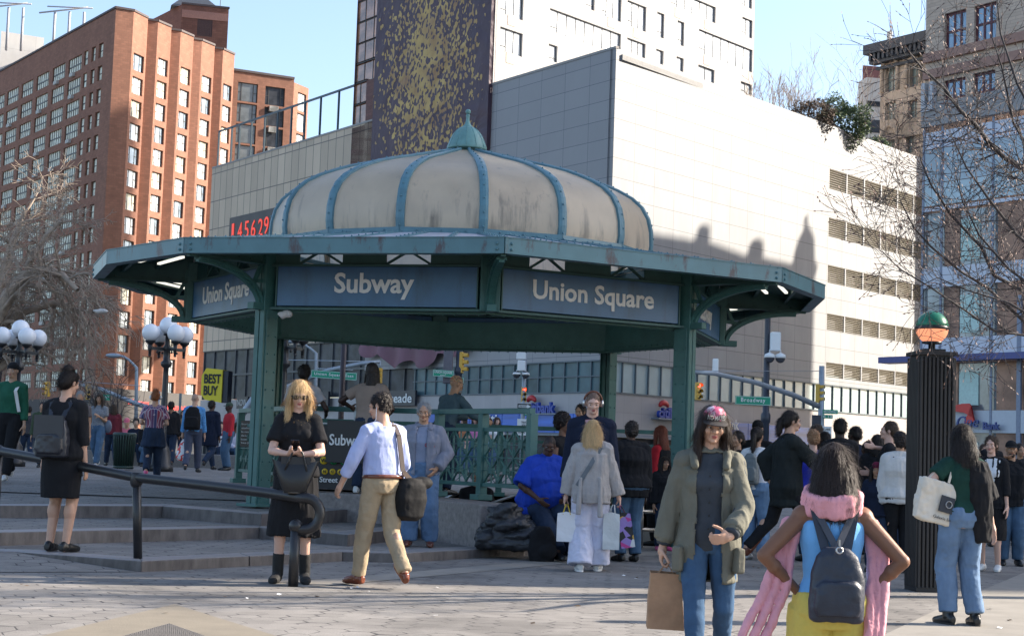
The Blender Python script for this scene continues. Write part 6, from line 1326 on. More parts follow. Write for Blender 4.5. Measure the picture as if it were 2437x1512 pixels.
    def hand(s, pb, i, fat=1.0):
        w_ = s.wr[i]; d = s.hd[i]; d = Vector(d).normalized() if d is not None else (s.wr[i]-s.el[i]).normalized()
        sg = -1 if i == 0 else 1; mode = s.hold[i]
        inw = -s.rt*sg
        n = (inw-d*inw.dot(d))                       # palm faces the body
        if mode in ('phone', 'up'): n = s.up-d*s.up.dot(d)
        if n.length < .2: n = -s.fw-d*(-s.fw).dot(d)
        n.normalize(); sd = d.cross(n).normalized()   # towards the thumb or the little finger
        th = sd if sd.dot(s.fw+s.up*.4) > 0 else -sd
        m = Matrix((th, d, n)).transposed(); c = w_+d*.05
        pb.ell(c, (.041, .052, .017), m); pb.cone(w_, w_+d*.03, .026, .03)
        curl = {'relax': .35, 'fist': 1.45, 'hold': 1.3, 'phone': .95, 'up': .3, 'point': .2}[mode]
        for j, (off, ln) in enumerate([(.028, .072), (.009, .079), (-.011, .073), (-.029, .058)]):
            p = w_+d*.088+th*off; a = curl*.35; r = .0088*fat
            for L, cu in ((ln*.45, .55), (ln*.32, 1.0), (ln*.27, .8)):
                q = p+(d*cos(a)+n*sin(a))*L; pb.cone(p, q, r, r*.92, 8); p = q; r *= .92; a += curl*cu+j*.04
        p = w_+d*.03+th*.03; a = .7
        for L, da in ((.038, -.15), (.03, -.2), (.024, 0)):
            q = p+(d*cos(a)+th*sin(a)+n*(.25+.35*min(curl, 1))).normalized()*L; pb.cone(p, q, .0115*fat, .0095*fat, 8); p = q; a += da
        s.q['palm%d' % i] = c+n*.02; s.q['hdir%d' % i] = d; s.q['grip%d' % i] = w_+d*.095+n*.03
    def body(s, barefoot):
        pb = PB(); hc, HM = s.HC, s.HM; H = lambda x, y, z: hc+HM @ Vector((x, y, z)); f = s.female; v = s.vox
        pb.ell(H(0, -.012, .022), (.072, .092, .088), HM); pb.ell(H(0, .012, -.035), (.058, .072, .075), HM)
        pb.ell(H(0, .035, -.075), (.04 if f else .047, .048, .032), HM); pb.ell(H(0, .076, -.088), (.02, .014, .014), HM)
        pb.ell(H(0, .076, .018), (.048, .016, .02), HM); pb.cone(H(0, .082, .005), H(0, .1, -.028), .008, .0115, 8)
        for sg in (-1, 1):
            pb.ell(H(sg*.034, .062, -.025), (.024, .024, .024), HM); pb.ell(H(sg*.075, -.005, -.008), (.009, .018, .03), HM); pb.ell(H(sg*.012, .088, -.03), (.009, .01, .008), HM)
        pb.ell(H(0, .084, -.057), (.02, .01, .009), HM)
        pb.cone(s.neck-s.up*.04, s.HC-s.hu*.05-s.hf*.012, .056 if f else .064, .05 if f else .058)
        s.torso(pb)
        b = 1+(s.bulk-1)*.8
        for i in (0, 1):
            pb.ell(s.sh[i], (.052*b,)*3); pb.cone(s.sh[i], s.el[i], .047*b, .036*b); pb.cone(s.el[i], s.wr[i], .037*b, .0235*(1+(b-1)*.5))
            mid = s.el[i].lerp(s.wr[i], .3); pb.ell(mid, (.038*b,)*3)
            s.hand(pb, i, 1.0 if v < .009 else 1.12)
            pb.cone(s.hips[i], s.kn[i], .083*b, .055*b); pb.cone(s.kn[i], s.an[i], .053*b, .034*b)
            sp = s.kn[i].lerp(s.an[i], .28)-s.fw*.016; pb.ell(sp, (.052*b, .054*b, .1))
            fd, fu = s.fd[i]; a = s.an[i]; o = a-fu*.085
            pb.cone(a, o-fd*.03+fu*.035, .034, .034); pb.cone(o-fd*.02+fu*.04, o+fd*.12+fu*.03, .034, .032); pb.cone(o+fd*.12+fu*.028, o+fd*.175+fu*.022, .032, .02)
        me = remesh(pb, v, 2 if v < .01 else 1, name='body'); me.materials.append(skinmat(s.skin))
        o = bpy.data.objects.new('body', me); link(o, s.root)
        if v <= .013:
            dk = mat('eye_dark', (.02, .013, .01), rough=.2); wh = mat('eye_white', (.6, .56, .52), rough=.25)
            eb = PB()
            lip = mat('lip_'+s.skin, tuple(np.array([.35, .1, .09]) if s.skin in ('fair', 'light', 'olive') else np.array(skinmat_col(s.skin))*np.array([.75, .5, .5])), rough=.45)
            for sg in (-1, 1):
                e = PB(); e.ell(H(sg*.031, .079, -.001), (.0135, .0075, .005), HM); oo = e.build('eye', [wh, dk], s.root)
                e2 = PB(); e2.ell(H(sg*.031, .0865, -.001), (.0058, .003, .005), HM); e2.build('pupil', dk, oo)
                eb.cone(H(sg*.016, .09, .017), H(sg*.032, .0905, .021), .0032, .0034, 6); eb.cone(H(sg*.032, .0905, .021), H(sg*.05, .079, .017), .0034, .002, 6)
            eb.build('eyebrows', dk if s.skin != 'fair' else mat('brow_light', (.12, .07, .04), rough=.8), s.root)
            l = PB(); l.ell(H(0, .0925, -.0535), (.021, .006, .0045), HM); l.ell(H(0, .0915, -.062), (.018, .006, .005), HM); l.build('lips', lip, s.root)
    # ---- garments
    def wear(s, name, pb, m, folds=.006, fs=(9, 9, 5), vox=None, smooth=2, label=None, flat_z=None, extra=None, parent=None):
        vv = vox or max(s.vox*1.1, .009); d = [(folds, fs, random.random()*9), (folds*.75, tuple(2.1*x for x in fs), 101+random.random()*9), (folds*.3, tuple(4.5*x for x in fs), 101+random.random()*9)] if folds else []
        me = remesh(pb, vv, smooth, d+(extra or []), name, flat_z); me.materials.append(m)
        o = bpy.data.objects.new(name, me); link(o, parent or s.root)
        if label: o['label'] = label
        return o
    def sleeve(s, pb, i, t, to, r0=.05, r1=.04, rw=.032, flare=0):
        """to: 0..1 shoulder-elbow, 1..2 elbow-wrist"""
        b = 1+(s.bulk-1)*.8; S, E, W_ = s.sh[i], s.el[i], s.wr[i]; pb.ell(S, (r0*b+t,)*3)
        if to <= 1: pb.cone(S, S.lerp(E, to), r0*b+t, (r0+(r1-r0)*to)*b+t+flare, 14, True)
        else:
            pb.cone(S, E, r0*b+t, r1*b+t*1.1); e = E.lerp(W_, min(to-1, 1.04)); pb.ell(E, (r1*b+t*1.1,)*3); pb.cone(E, e, r1*b+t*1.1, rw*b+t+flare, 14, True)
    def top(s, m, name='shirt', t=.014, sleeve=.6, hem=-.02, neck=.5, flare=.0, sflare=.012, folds=.006, label=None, extra=None, blouse=0):
        pb = PB(); s.torso(pb, t, hem, neck, flare)
        if sleeve > 0:
            for i in (0, 1): s.sleeve(pb, i, t*.9, sleeve, flare=sflare if sleeve < 1.2 else sflare*.3)
        if blouse: 
            pb.loft([s.ring(h, .155+blouse*k, .11+blouse*k, 0, t) for h, k in ((hem, .3), (hem+.05, 1), (hem+.14, .8), (.3, .2))], pw=2.3)
        return s.wear(name, pb, m, folds, label=label, extra=extra)
    def hemloft(s, pb, h0, rings, pw=2.1):
        """rings from waist height h0 down: (z drop, rx, ry, shift forward)"""
        out = []
        for dz, rx, ry, yo in rings:
            c = s.P+s.up*h0; c = Vector((c.x, c.y+yo, c.z-dz)); out.append((c, s.rt, Vector((0, 1, 0)), rx, ry))
        pb.loft(out, 24, pw)
    def trousers(s, m, name='trousers', t=.02, to=.97, flare=0, knee=0, rise=.08, folds=.006, label=None):
        pb = PB(); b = 1+(s.bulk-1)*.8; s.torso(pb, t*.8, -.12, rise)
        for i in (0, 1):
            pb.cone(s.hips[i], s.kn[i], .086*b+t, .057*b+t+knee); pb.ell(s.kn[i], (.057*b+t+knee,)*3); e = s.kn[i].lerp(s.an[i], to)
            pb.cone(s.kn[i], e, .057*b+t+knee, .04*b+t+flare, 14, True)
            sp = s.kn[i].lerp(s.an[i], .28)-s.fw*.012
            if t < .012 and to > .5: pb.ell(sp, (.053*b+t, .055*b+t, .1))
        return s.wear(name, pb, m, folds, (10, 10, 7), label=label)
    def shorts(s, m, t=.02, to=.5, folds=.005):
        pb = PB(); b = 1+(s.bulk-1)*.8; s.torso(pb, t*.8, -.12, .08)
        for i in (0, 1): pb.cone(s.hips[i], s.hips[i].lerp(s.kn[i], to), .088*b+t, .078*b+t+.01, 14, True)
        return s.wear('shorts', pb, m, folds)
    def shoes(s, m, kind='shoe', sole=None, h=0, label=None):
        for i in (0, 1):
            pb = PB(); fd, fu = s.fd[i]; a = s.an[i]; o = a-fu*.085; x = fd.cross(fu).normalized()
            sec = [(-.075, .028, .03, .045), (-.04, .036, .05, .055), (.02, .038, .05, .05), (.08, .045, .04, .04), (.14, .046, .033, .033), (.185, .036, .027, .027), (.205, .02, .018, .022)]
            pb.loft([(o+fd*y+fu*(z), x, fu, rx, rz) for y, rx, rz, z in sec], 16, 2.4)
            if kind == 'boot': pb.cone(a-fu*.02, a+(s.kn[i]-a).normalized()*(h or .12), .047, .049, 14, True)
            elif kind == 'shoe': pb.cone(a-fu*.05, a-fu*.01, .045, .042, 12, True)
            if kind == 'heel': pb.cone(o-fd*.05+fu*.05, o-fd*.055, .02, .018, 8, True); pb.cone(a-fu*.02, a+(s.kn[i]-a).normalized()*(h or .1), .042, .045, 14, True)
            zmin = (o-fu*0).z
            o_ = s.wear('boot' if kind != 'shoe' else 'shoe', pb, m, .0015, (30, 30, 30), vox=max(.007, s.vox*.8), label=label, flat_z=None)
            if sole:
                sb = PB(); sb.loft([(o+fd*y+fu*zz, fd.cross(fu).normalized(), fd, .0, .0) for y, zz in ()] or [(o+fu*.0+fd*.065, x, fd, .046, .142), (o+fu*.022+fd*.065, x, fd, .048, .144)], 20, 2.4)
                sb.build('sole', sole, o_)
    # ---- hair and head things (all in head space)
    def hair(s, m, kind='short', L=.2, t=.012, name='hair', label=None, fr=.052, vol=1.0):
        pb = PB(); HM = s.HM; H = lambda x, y, z: s.HC+HM @ Vector((x, y, z)); b = s.up
        extra = [(.0045, (55, 55, 8), 2.2), (.0035, (150, 150, 14), 5.1)]
        pb.ell(H(0, -.022, .034), (.078+t*.4, .09+t*.4, .088+t*.5), HM); pb.ell(H(0, -.048, .0), (.072+t*.4, .062+t*.4, .085), HM)
        if kind in ('long', 'bob', 'pony', 'bun'): pb.ell(H(0, .006, .052), (.074+t*.3, .07, .058+t*.4), HM)
        if kind in ('long', 'bob'):
            back = -s.fw; base = s.HC-s.hf*.05
            rings = [(H(0, -.03, .03), s.hr, s.hf, .084*vol, .075*vol)]
            n = max(3, int(L/.05))
            for j in range(1, n+1):
                k = j/n; c = H(0, -.045, 0)-Vector((0, 0, 1))*(L*k); c += back*(.045*min(1, k*2)*(1 if L > .25 else .4)); wd = (.088+.012*sin(k*3))*(1-.35*max(0, k-.6)/.4)*vol
                rings.append((c, s.hr, s.hf, wd, (.062-.02*k)*vol))
            pb.loft(rings, 20)
            if fr:
                for sg in (-1, 1):
                    pts = [H(sg*.07, .035, .04), H(sg*.086, .03, -.02), H(sg*.088, fr*.5, -.075)]+[H(sg*.085, fr*.5, -.075)-Vector((0, 0, 1))*min(L, .3)*kk+s.fw*.015*kk for kk in (.5, .9)]
                    rr = (.022, .026, .028, .027, .016)
                    for j in range(4): pb.cone(pts[j], pts[j+1], rr[j]*vol, rr[j+1]*vol, 8)
        if kind == 'afro': pb = PB(); pb.ell(H(0, -.03, .05), (.1+t, .105+t, .095+t), HM); pb.ell(H(0, -.055, .0), (.082+t, .07+t, .08), HM); extra = [(.012, (45, 45, 45), 2.2), (.008, (110, 110, 110), 5)]
        if kind == 'curly': extra = [(.009, (60, 60, 60), 2.2), (.006, (130, 130, 130), 5)]
        if kind == 'bun': pb.ell(H(0, -.045, .125), (.05, .05, .045), HM)
        if kind == 'lowbun': pb.ell(H(0, -.12, -.02), (.038, .035, .038), HM)
        if kind == 'pony':
            p = H(0, -.1, .03)
            for j in range(6): q = H(0, -.13-.004*j, .03)-Vector((0, 0, 1))*(L*(j+1)/6); pb.cone(p, q, .03+.008*sin(j/5*pi), .03+.008*sin((j+1)/5*pi)-(0.012 if j == 5 else 0), 8); p = q
        if kind == 'dreads':
            rnd = random.Random(5)
            for j in range(46):
                a = rnd.uniform(-2.6, 2.6); y = -cos(a)*.085-.01; x = sin(a)*.088
                if y > .05: continue
                p = H(x*.8, y*.8, .06); 
                for kk in range(4): q = H(x*(1.05+.05*kk), y*(1.05+.06*kk), .03)-Vector((0, 0, 1))*(L*(kk+1)/4*rnd.uniform(.85, 1.1)); pb.cone(p, q, .012, .011, 6); p = q
            extra = [(.004, (90, 90, 90), 2)]
        if kind == 'shaved': pb = PB(); pb.ell(H(0, -.014, .026), (.0735, .092, .089), HM); extra = []
        o = s.wear(name, pb, m, 0, vox=max(.0065, s.vox*.8), smooth=1, extra=extra, label=label)
        if kind not in ('shaved', 'dreads'): s.strands(o, kind)
        return o
    def strands(s, o, kind):
        me = o.data; n = len(me.vertices); a = np.empty(n*3); me.vertices.foreach_get('co', a); a = a.reshape(-1, 3); nn = np.empty(n*3); me.vertex_normals.foreach_get('vector', nn); nn = nn.reshape(-1, 3)
        rs = np.random.RandomState(5); K = int((5200 if s.vox < .0095 else 1400)*(1 if kind in ('long', 'bob') else .55)); idx = rs.randint(0, n, K); P = a[idx]+nn[idx]*.001; Nn = nn[idx].copy()
        curly = kind in ('curly', 'afro'); Ln = (.025 if curly else (.05 if kind in ('short', 'bun', 'lowbun', 'pony') else .1))*rs.uniform(.5, 1.3, K); hc = np.array(s.HC); bk = -np.array(s.hf); w_ = .0011 if s.vox < .0095 else .0024
        vs = []; fs = []; seg = 4; base = np.array([0, 0, -1.0]); rows = []
        g = base[None, :]*1.0+.25*(P-hc)*[1, 1, 0]/.1*.5+rs.normal(0, .09 if not curly else .9, (K, 3))
        if kind in ('bun', 'lowbun', 'pony', 'short'): g = g*.4+bk*.8
        for j in range(seg+1):
            T = g-Nn*(g*Nn).sum(1)[:, None]; T /= np.maximum(np.linalg.norm(T, axis=1), 1e-5)[:, None]; S = np.cross(T, Nn); ww = w_*(1-.8*j/seg); rows.append((P-S*ww, P+S*ww)); P = P+T*(Ln/seg)[:, None]+Nn*(.0012+.0015*rs.rand(K))[:, None]; g = g+rs.normal(0, .07, (K, 3))
        V = np.stack([x for r_ in rows for x in r_], 1).reshape(-1, 3); m_ = 2*(seg+1)
        F = [(k*m_+2*j, k*m_+2*j+1, k*m_+2*j+3, k*m_+2*j+2) for k in range(K) for j in range(seg)]
        m2 = bpy.data.meshes.new('strands'); m2.from_pydata(V.tolist(), [], F); bm = bmesh.new(); bm.from_mesh(me); bm.from_mesh(m2); bm.to_mesh(me); bm.free(); bpy.data.meshes.remove(m2); me.polygons.foreach_set('use_smooth', [True]*len(me.polygons))
    def cap(s, m, kind='beanie', brim=None, name=None, label=None, mfront=None):
        pb = PB(); HM = s.HM; H = lambda x, y, z: s.HC+HM @ Vector((x, y, z))
        if kind == 'beanie':
            pb.ell(H(0, -.01, .045), (.085, .102, .092), HM); cut = .02
        else: pb.ell(H(0, -.008, .045), (.083, .1, .085), HM); cut = .03
        me = remesh(pb, .007, 1, [(.002, (40, 40, 40), 1)] if kind == 'beanie' else None)
        bm = bmesh.new(); bm.from_mesh(me); n = s.hu; p = s.HC+s.hu*cut
        bmesh.ops.bisect_plane(bm, geom=bm.verts[:]+bm.edges[:]+bm.faces[:], plane_co=p, plane_no=-n, clear_outer=True)
        bm.to_mesh(me); bm.free(); me.materials.append(m); me.polygons.foreach_set('use_smooth', [True]*len(me.polygons))
        if mfront:
            me.materials.append(mfront); inv = HM.transposed()
            for pl in me.polygons:
                q = inv @ (Vector(pl.center)-s.HC)
                if q.y > .02: pl.material_index = 1
        o = bpy.data.objects.new(name or ('beanie' if kind == 'beanie' else 'cap'), me); link(o, s.root)
        if label: o['label'] = label
        if kind == 'cap':
            b = PB(); sgn = 1 if brim != 'back' else -1; rings = []
            vs = []; fs = []; n = 12
            for lay in (0, .006):
                for j in range(n+1):
                    a = -1.15+2.3*j/n
                    vs.append(H(sin(a)*.08, sgn*(cos(a)*.09), .036+lay)); vs.append(H(sin(a)*.085, sgn*(cos(a)*.09+.075*cos(a*.9)), .022-.02*abs(sin(a))*0+lay))
            N1 = 2*(n+1)
            for j in range(n):
                a = 2*j; fs += [(a, a+1, a+3, a+2), (N1+a, N1+a+2, N1+a+3, N1+a+1), (a+1, N1+a+1, N1+a+3, a+3)]
            b.add(vs, fs); b.build('brim', m, o)
        return o
    def strap(s, pts, m, w_=.035, th=.006, name='strap', parent=None):
        b = MB(); pts = [Vector(p) for p in pts]
        for a, c in zip(pts, pts[1:]): b.bar(a, c, w_, th, upv=tuple(s.fw))
        return b.build(name, m, parent or s.root)
def skinmat_col(k): return {'fair': (.62, .38, .29), 'light': (.55, .32, .22), 'tan': (.42, .235, .145), 'olive': (.46, .28, .19), 'brown': (.2, .095, .055), 'dark': (.085, .042, .027), 'deep': (.05, .027, .02)}[k]
def thing_pb(name, pb, m, label, cat, vox=.01, loc=(0, 0, 0), rz=0, folds=.006, fs=(8, 8, 8), group=None, parent=None, smooth=2):
    me = remesh(pb, vox, smooth, [(folds, fs, random.random()*9), (folds*.4, tuple(x*3 for x in fs), 3)] if folds else None, name); me.materials.append(m)
    o = bpy.data.objects.new(name, me); link(o, parent); o.location = loc; o.rotation_euler = (0, 0, rz)
    return tag(o, label, cat, group) if label else o
def ground_z(x, y):
    if y < 7: return -.28-(7-y)*.006
    if y < 11: return -.28+.28*(y-7)/4
    return 0.0
def man(px, D, z, yhead, face, label, hat=0.0, Hr=None, H=None, **k):
    Hr = Hr or H
    """placed at pixel column px and depth D on ground height z; height follows from the head top row"""
    x = (at(px, 1100, D)).x
    top = at(px, yhead, D).z
    zz = ground_z(x, D) if z is None else z
    x = at(px, 1090 + (CAMZ-zz)*FPX/D*.5, D).x
    H = Hr or max(1.15, min(1.97, top-zz-hat))
    return Person((x, D, zz), face, H, label=label, **k)
C_ = lambda n, c, **k: cloth(n, c, **k)
BLK = C_('black', (.014, .014, .016)); NAVY = C_('navy', (.012, .017, .035)); JEAN = C_('denim', (.07, .125, .2), var=.3, scale=5); DJEAN = C_('dark_denim', (.022, .035, .065), var=.3, scale=5); LJEAN = C_('light_denim', (.16, .26, .4), var=.25, scale=4)
WHT = C_('white', (.7, .7, .71)); GRYC = C_('grey_marl', (.2, .21, .23), var=.25, scale=40)
H_DK = hairmat('dark', (.018, .012, .01)); H_BR = hairmat('brown', (.06, .035, .02)); H_BL = hairmat('blond', (.62, .42, .21)); H_RED = hairmat('red', (.16, .035, .015)); H_GR = hairmat('grey', (.25, .25, .25)); H_GING = hairmat('ginger', (.35, .12, .04))
SH_BK = mat('shoe_black', (.012, .012, .012), .35); SH_BR = mat('shoe_brown', (.12, .035, .018), .3); SH_WH = mat('shoe_white', (.65, .65, .63), .5)
WALK = [(-.09, .26, 0), (.09, -.3, .09)]; WALK2 = [(-.09, -.3, .09), (.09, .26, 0)]; WP = (0, -38); WP2 = (-38, 0)
def backpack(p, m, w_=.3, h_=.42, d=.17, up_=.28, straps=True, label='', cat='backpack', flap=None, out=.13, cut=0):
    pb = PB(); c = p.P+p.up*up_-p.fw2*(out+d/2); m3 = Matrix((p.rt2, p.fw2, p.up)).transposed()
    rs = []
    for h, a, bb_ in ((-.5, .42, .36), (-.46, .49, .46), (-.2, .5, .5), (.15, .47, .46), (.38, .38, .38), (.5, .22, .22)): rs.append((c+p.up*(h*h_), p.rt2, p.fw2, w_*a, d*bb_))
    pb.loft(rs, 24, 3.2); pb.loft([(c-p.fw2*d*.42+p.up*(h*h_), p.rt2, p.fw2, w_*a, d*.25) for h, a in ((-.4, .36), (-.3, .42), (-.02, .4), (.05, .3))], 20, 3)
    me = remesh(pb, max(.007, p.vox*.8), 2, [(.006, (9, 9, 9), 4), (.003, (30, 30, 30), 2)]); me.materials.append(m)
    M4 = Matrix.Translation(p.root.location) @ p.root.rotation_euler.to_matrix().to_4x4() @ Matrix.Diagonal((p.k,)*3+(1,))
    me.transform(M4 @ Matrix.Identity(4)); o0 = p.root.location; me.transform(Matrix.Translation(-o0)); o = bpy.data.objects.new(cat.replace(' ', '_'), me); link(o); o.location = o0; tag(o, label, cat)
    if straps:
        for s_ in (-1, 1):
            b = MB(); pts = [c+p.up*(h_*.42)+p.rt2*(s_*w_*.18)+p.fw2*d*.3, p.P+p.up*.5+p.rt2*(s_*.1)-p.fw2*.07, p.P+p.up*.515+p.rt2*(s_*.115)+p.fw2*.02, p.P+p.up*.42+p.rt2*(s_*.125)+p.fw2*.13]
            for a, q in zip(pts, pts[1:]): b.bar(a, q, .045, .012, upv=tuple(p.fw2))
            b.v = [tuple((Matrix.Translation(-o0) @ M4) @ Vector(v)) for v in b.v]; b.build('strap', m, o)
    return o
def held(p, name, b_or_pb, m, label, cat, remesh_vox=None, folds=.004):
    """an object modelled in the person's frame, linked at top level"""
    M4 = Matrix.Translation(p.root.location) @ p.root.rotation_euler.to_matrix().to_4x4() @ Matrix.Diagonal((p.k,)*3+(1,)); o0 = p.root.location
    if remesh_vox: me = remesh(b_or_pb, remesh_vox, 2, [(folds, (10, 10, 10), 3), (folds*.5, (30, 30, 30), 5)]); me.materials.append(m)
    else: o_ = b_or_pb.build('t', m); me = o_.data; bpy.data.objects.remove(o_)
    me.transform(Matrix.Translation(-o0) @ M4); o = bpy.data.objects.new(name, me); link(o); o.location = o0
    if label: tag(o, label, cat)
    o['_m'] = 0; del o['_m']; return o
def sub(p, root, name, b, m):
    M4 = Matrix.Translation(p.root.location) @ p.root.rotation_euler.to_matrix().to_4x4() @ Matrix.Diagonal((p.k,)*3+(1,)); o0 = p.root.location
    b.v = [tuple((Matrix.Translation(-o0) @ M4) @ Vector(v)) for v in b.v]; return b.build(name, m, root)
# ------------------------------------------------------------------ 1. blond woman in black
p = man(698, 14.85, 0, 908, 183, 'blond woman in black dress and sunglasses texting behind the handrail', sex='f', feet=[(-.115, 0, 0), (.115, .02, 0)], hands=[(-.075, .3, 1.1), (.06, .31, 1.1)], poles=[(-.7, -.4, -.8), (.7, -.4, -.8)], head=(6, 20, 0), skin='fair', vox=.0075, hold=('phone', 'phone'), twist=0, hd=[(.75, .5, .15), (-.8, .4, .1)])
p.top(BLK, 'dress', t=.013, sleeve=.7, hem=-.02, neck=.5, sflare=.018, flare=.03)
pb = PB(); p.hemloft(pb, .14, [(0, .15, .115, 0), (.1, .18, .14, 0), (.25, .19, .15, 0), (.62, .225, .17, 0), (.665, .23, .175, 0)]); p.wear('skirt', pb, BLK, .012, (14, 14, 1.2))
p.hair(H_BL, 'bob', .22, fr=.015, vol=.97); b = MB(); H = lambda x, y, z: p.HC+p.HM @ Vector((x, y, z))
b = PB(); b.ell(H(-.034, .095, .002), (.031, .007, .021), p.HM); b.ell(H(.034, .095, .002), (.031, .007, .021), p.HM); b.cone(H(-.07, .09, .012), H(.07, .09, .012), .006, .006); b.cone(H(-.068, .088, .01), H(-.078, .0, .0), .004, .004); b.cone(H(.068, .088, .01), H(.078, .0, .0), .004, .004); o = b.build('sunglasses', mat('shade_lens', (.02, .012, .01), .15), p.root)
p.shoes(mat('suede_black', (.012, .012, .012), .8), 'boot', h=.17)
ph = MB(); c = (p.q['grip0']+p.q['grip1'])/2+Vector((0, .0, .03)); ph.box(c, (.072, .012, .14), rot=Matrix.Rotation(R(-50), 3, 'X')); held(p, 'phone', ph, mat('phone_black', (.01, .01, .012), .2), 'black phone held in both hands by the blond woman', 'phone')
# handbag on the rail
c = at(702, 1137, 14.5); root = empty('handbag', c, R(5), 'stiff black leather handbag standing on the curl of the handrail', 'handbag'); LB = mat('leather_black', (.014, .014, .015), .35, bump=.15, bscale=150, var=.1)
b = MB(); prof = [(.095, .055, -.13), (.1, .06, -.12), (.135, .075, -.04), (.165, .06, .045), (.215, .012, .14)]; vs = []; fs = []; n = 24
for rx, ry, z in prof:
    for k in range(n): a = 2*pi*k/n; ca, sa = cos(a), sin(a); vs.append((rx*math.copysign(abs(ca)**.75, ca), ry*math.copysign(abs(sa)**.75, sa), z-.0+(.03*abs(ca)**3 if z > .1 else 0)))
for i in range(4):
    for k in range(n): k2 = (k+1) % n; fs.append((i*n+k, i*n+k2, (i+1)*n+k2, (i+1)*n+k))
fs.append(tuple(range(n-1, -1, -1))); b.add(vs, fs, 0, True); b.build('bag_body', LB, root)
for y in (-.04, .035):
    b = MB(); b.tube([(-.09, y, .07), (-.06, y, .16), (-.02, y, .25), (.02, y, .27), (.06, y, .22), (.09, y, .12), (.1, y, .06)], .009, 8); b.build('handle', LB, root)
b = MB(); b.bb(-.13, .13, -.02, .03, .06, .19); b.build('folder', mat('folder_black', (.02, .02, .022), .5), root)
b = MB(); b.lathe([(.097, -.132), (.102, -.128), (.102, -.12)], 24, sy=.6); b.build('base', mat('gold_trim', (.12, .1, .08), .3, .6), root)
# ------------------------------------------------------------------ 2. man in light blue shirt
p = man(906, 14.7, 0, 935, 35, 'man in light blue shirt and khaki trousers walking away with earphones', sex='m', feet=[(-.1, .2, 0), (.1, -.28, .07)], fpitch=(0, -35), hands=[(-.34, .16, .9), (.2, .12, .88)], poles=[(-.6, -1, 0), (.4, -1, 0)], head=(38, 12, 0), skin='light', vox=.0078, lean=3, hold=('fist', 'relax'), bulk=1.0, H=1.72)
p.trousers(C_('khaki', (.36, .28, .185), var=.12), t=.012, to=.99, folds=.009, knee=.006, flare=.006); p.top(C_('sky_shirt', (.4, .45, .68), var=.06), t=.014, sleeve=1.62, hem=.04, folds=.01, sflare=.016, blouse=.012); p.hair(H_DK, 'curly', t=.014)
pb = PB(); pb.loft([p.ring(.035, .16, .115, -.005, .034), p.ring(.07, .16, .115, -.005, .034)], pw=2.3); p.wear('belt', pb, SH_BR, 0); p.shoes(mat('shoe_tan', (.17, .045, .02), .25), 'shoe')
pb = PB(); c = p.hips[1]+p.rt*.14-p.fw*.1+Vector((0, 0, -.1)); pb.loft([(c+Vector((0, 0, z)), p.rt, p.fw, a*.9, bb_*.8) for z, a, bb_ in ((-.24, .08, .07), (-.2, .15, .11), (-.05, .18, .13), (.08, .16, .12), (.14, .12, .09))], 20, 2.6); pb.ell(c+Vector((0, 0, .1))+p.rt*.12, (.11, .08, .06)); o = held(p, 'messenger_bag', pb, mat('nylon_black', (.01, .01, .011), .75, var=.3, bump=.4, bscale=12, spec=.2), 'black messenger bag with jacket on it, worn by the blue shirt man', 'bag', .009, .005)
b = MB(); pts = [c+Vector((0, 0, .13)), p.P+p.up*.1+p.rt2*.12-p.fw2*.15, p.P+p.up*.42+p.rt2*.08-p.fw2*.14, p.P+p.up*.525+p.rt2*.085-p.fw2*.04, p.P+p.up*.5+p.rt2*.05+p.fw2*.09, p.P+p.up*.3-p.rt2*.1+p.fw2*.16]
for a, q in zip(pts, pts[1:]): b.bar(a, q, .045, .012, upv=tuple(p.fw2))
sub(p, o, 'strap', b, mat('strap_brown', (.06, .04, .035), .6))
b = MB(); H = lambda x, y, z: p.HC+p.HM @ Vector((x, y, z)); b.tube([H(-.08, 0, -.015), H(-.07, .03, -.12), p.P+p.up*.4-p.rt2*.1+p.fw2*.17, p.P+p.up*.1-p.rt2*.25+p.fw2*.14, p.q['grip0']], .0035, 5); p_ = held(p, 'earphones', b, M_WHITE, 'white earphone wire hanging from the blue shirt man', 'earphones')
# ------------------------------------------------------------------ 3. woman with pink and black cap and olive parka
p = man(1682, 9.6, None, 983, 176, 'woman in olive parka and pink and black cap walking toward the camera', sex='f', Hr=1.63, feet=[(-.11, -.2, .07), (.07, .26, 0)], fpitch=(-30, 0), hands=[(-.12, .28, .95), (.29, -.02, .8)], poles=[(-1, -.5, -.4), (1, -1, 0)], head=(8, 10, -3), skin='light', vox=.0068, lean=2, hold=('fist', 'fist'), hd=[(.8, .45, -.2), (.1, .1, -1)])
p.trousers(C_('blue_jeans', (.05, .1, .18), var=.3, scale=4), t=.007, to=.93, folds=.006)
p.top(C_('charcoal_shirt', (.05, .058, .07), var=.15), 'shirt', t=.012, sleeve=1.95, hem=-.08, neck=.505, folds=.006, sflare=.0)
OL = C_('olive', (.15, .145, .115), var=.18, scale=3, bump=.5, bscale=30); pb = PB()
def open_front(me, p, w0=.075, hlow=-.3, hhigh=.52):
    """cut the front panel of a coat away so that the shirt shows"""
    bm = bmesh.new(); bm.from_mesh(me); kill = []
    for v in bm.verts:
        q = v.co-p.P; x, y, z = q.dot(p.rt2), q.dot(p.fw2), q.dot(p.up)
        lim = w0*(1+.35*max(0, (.1-z))*1.5)
        if y > .0 and abs(x-.005) < lim and z < hhigh: kill.append(v)
    bmesh.ops.delete(bm, geom=kill, context='VERTS'); bm.to_mesh(me); bm.free()
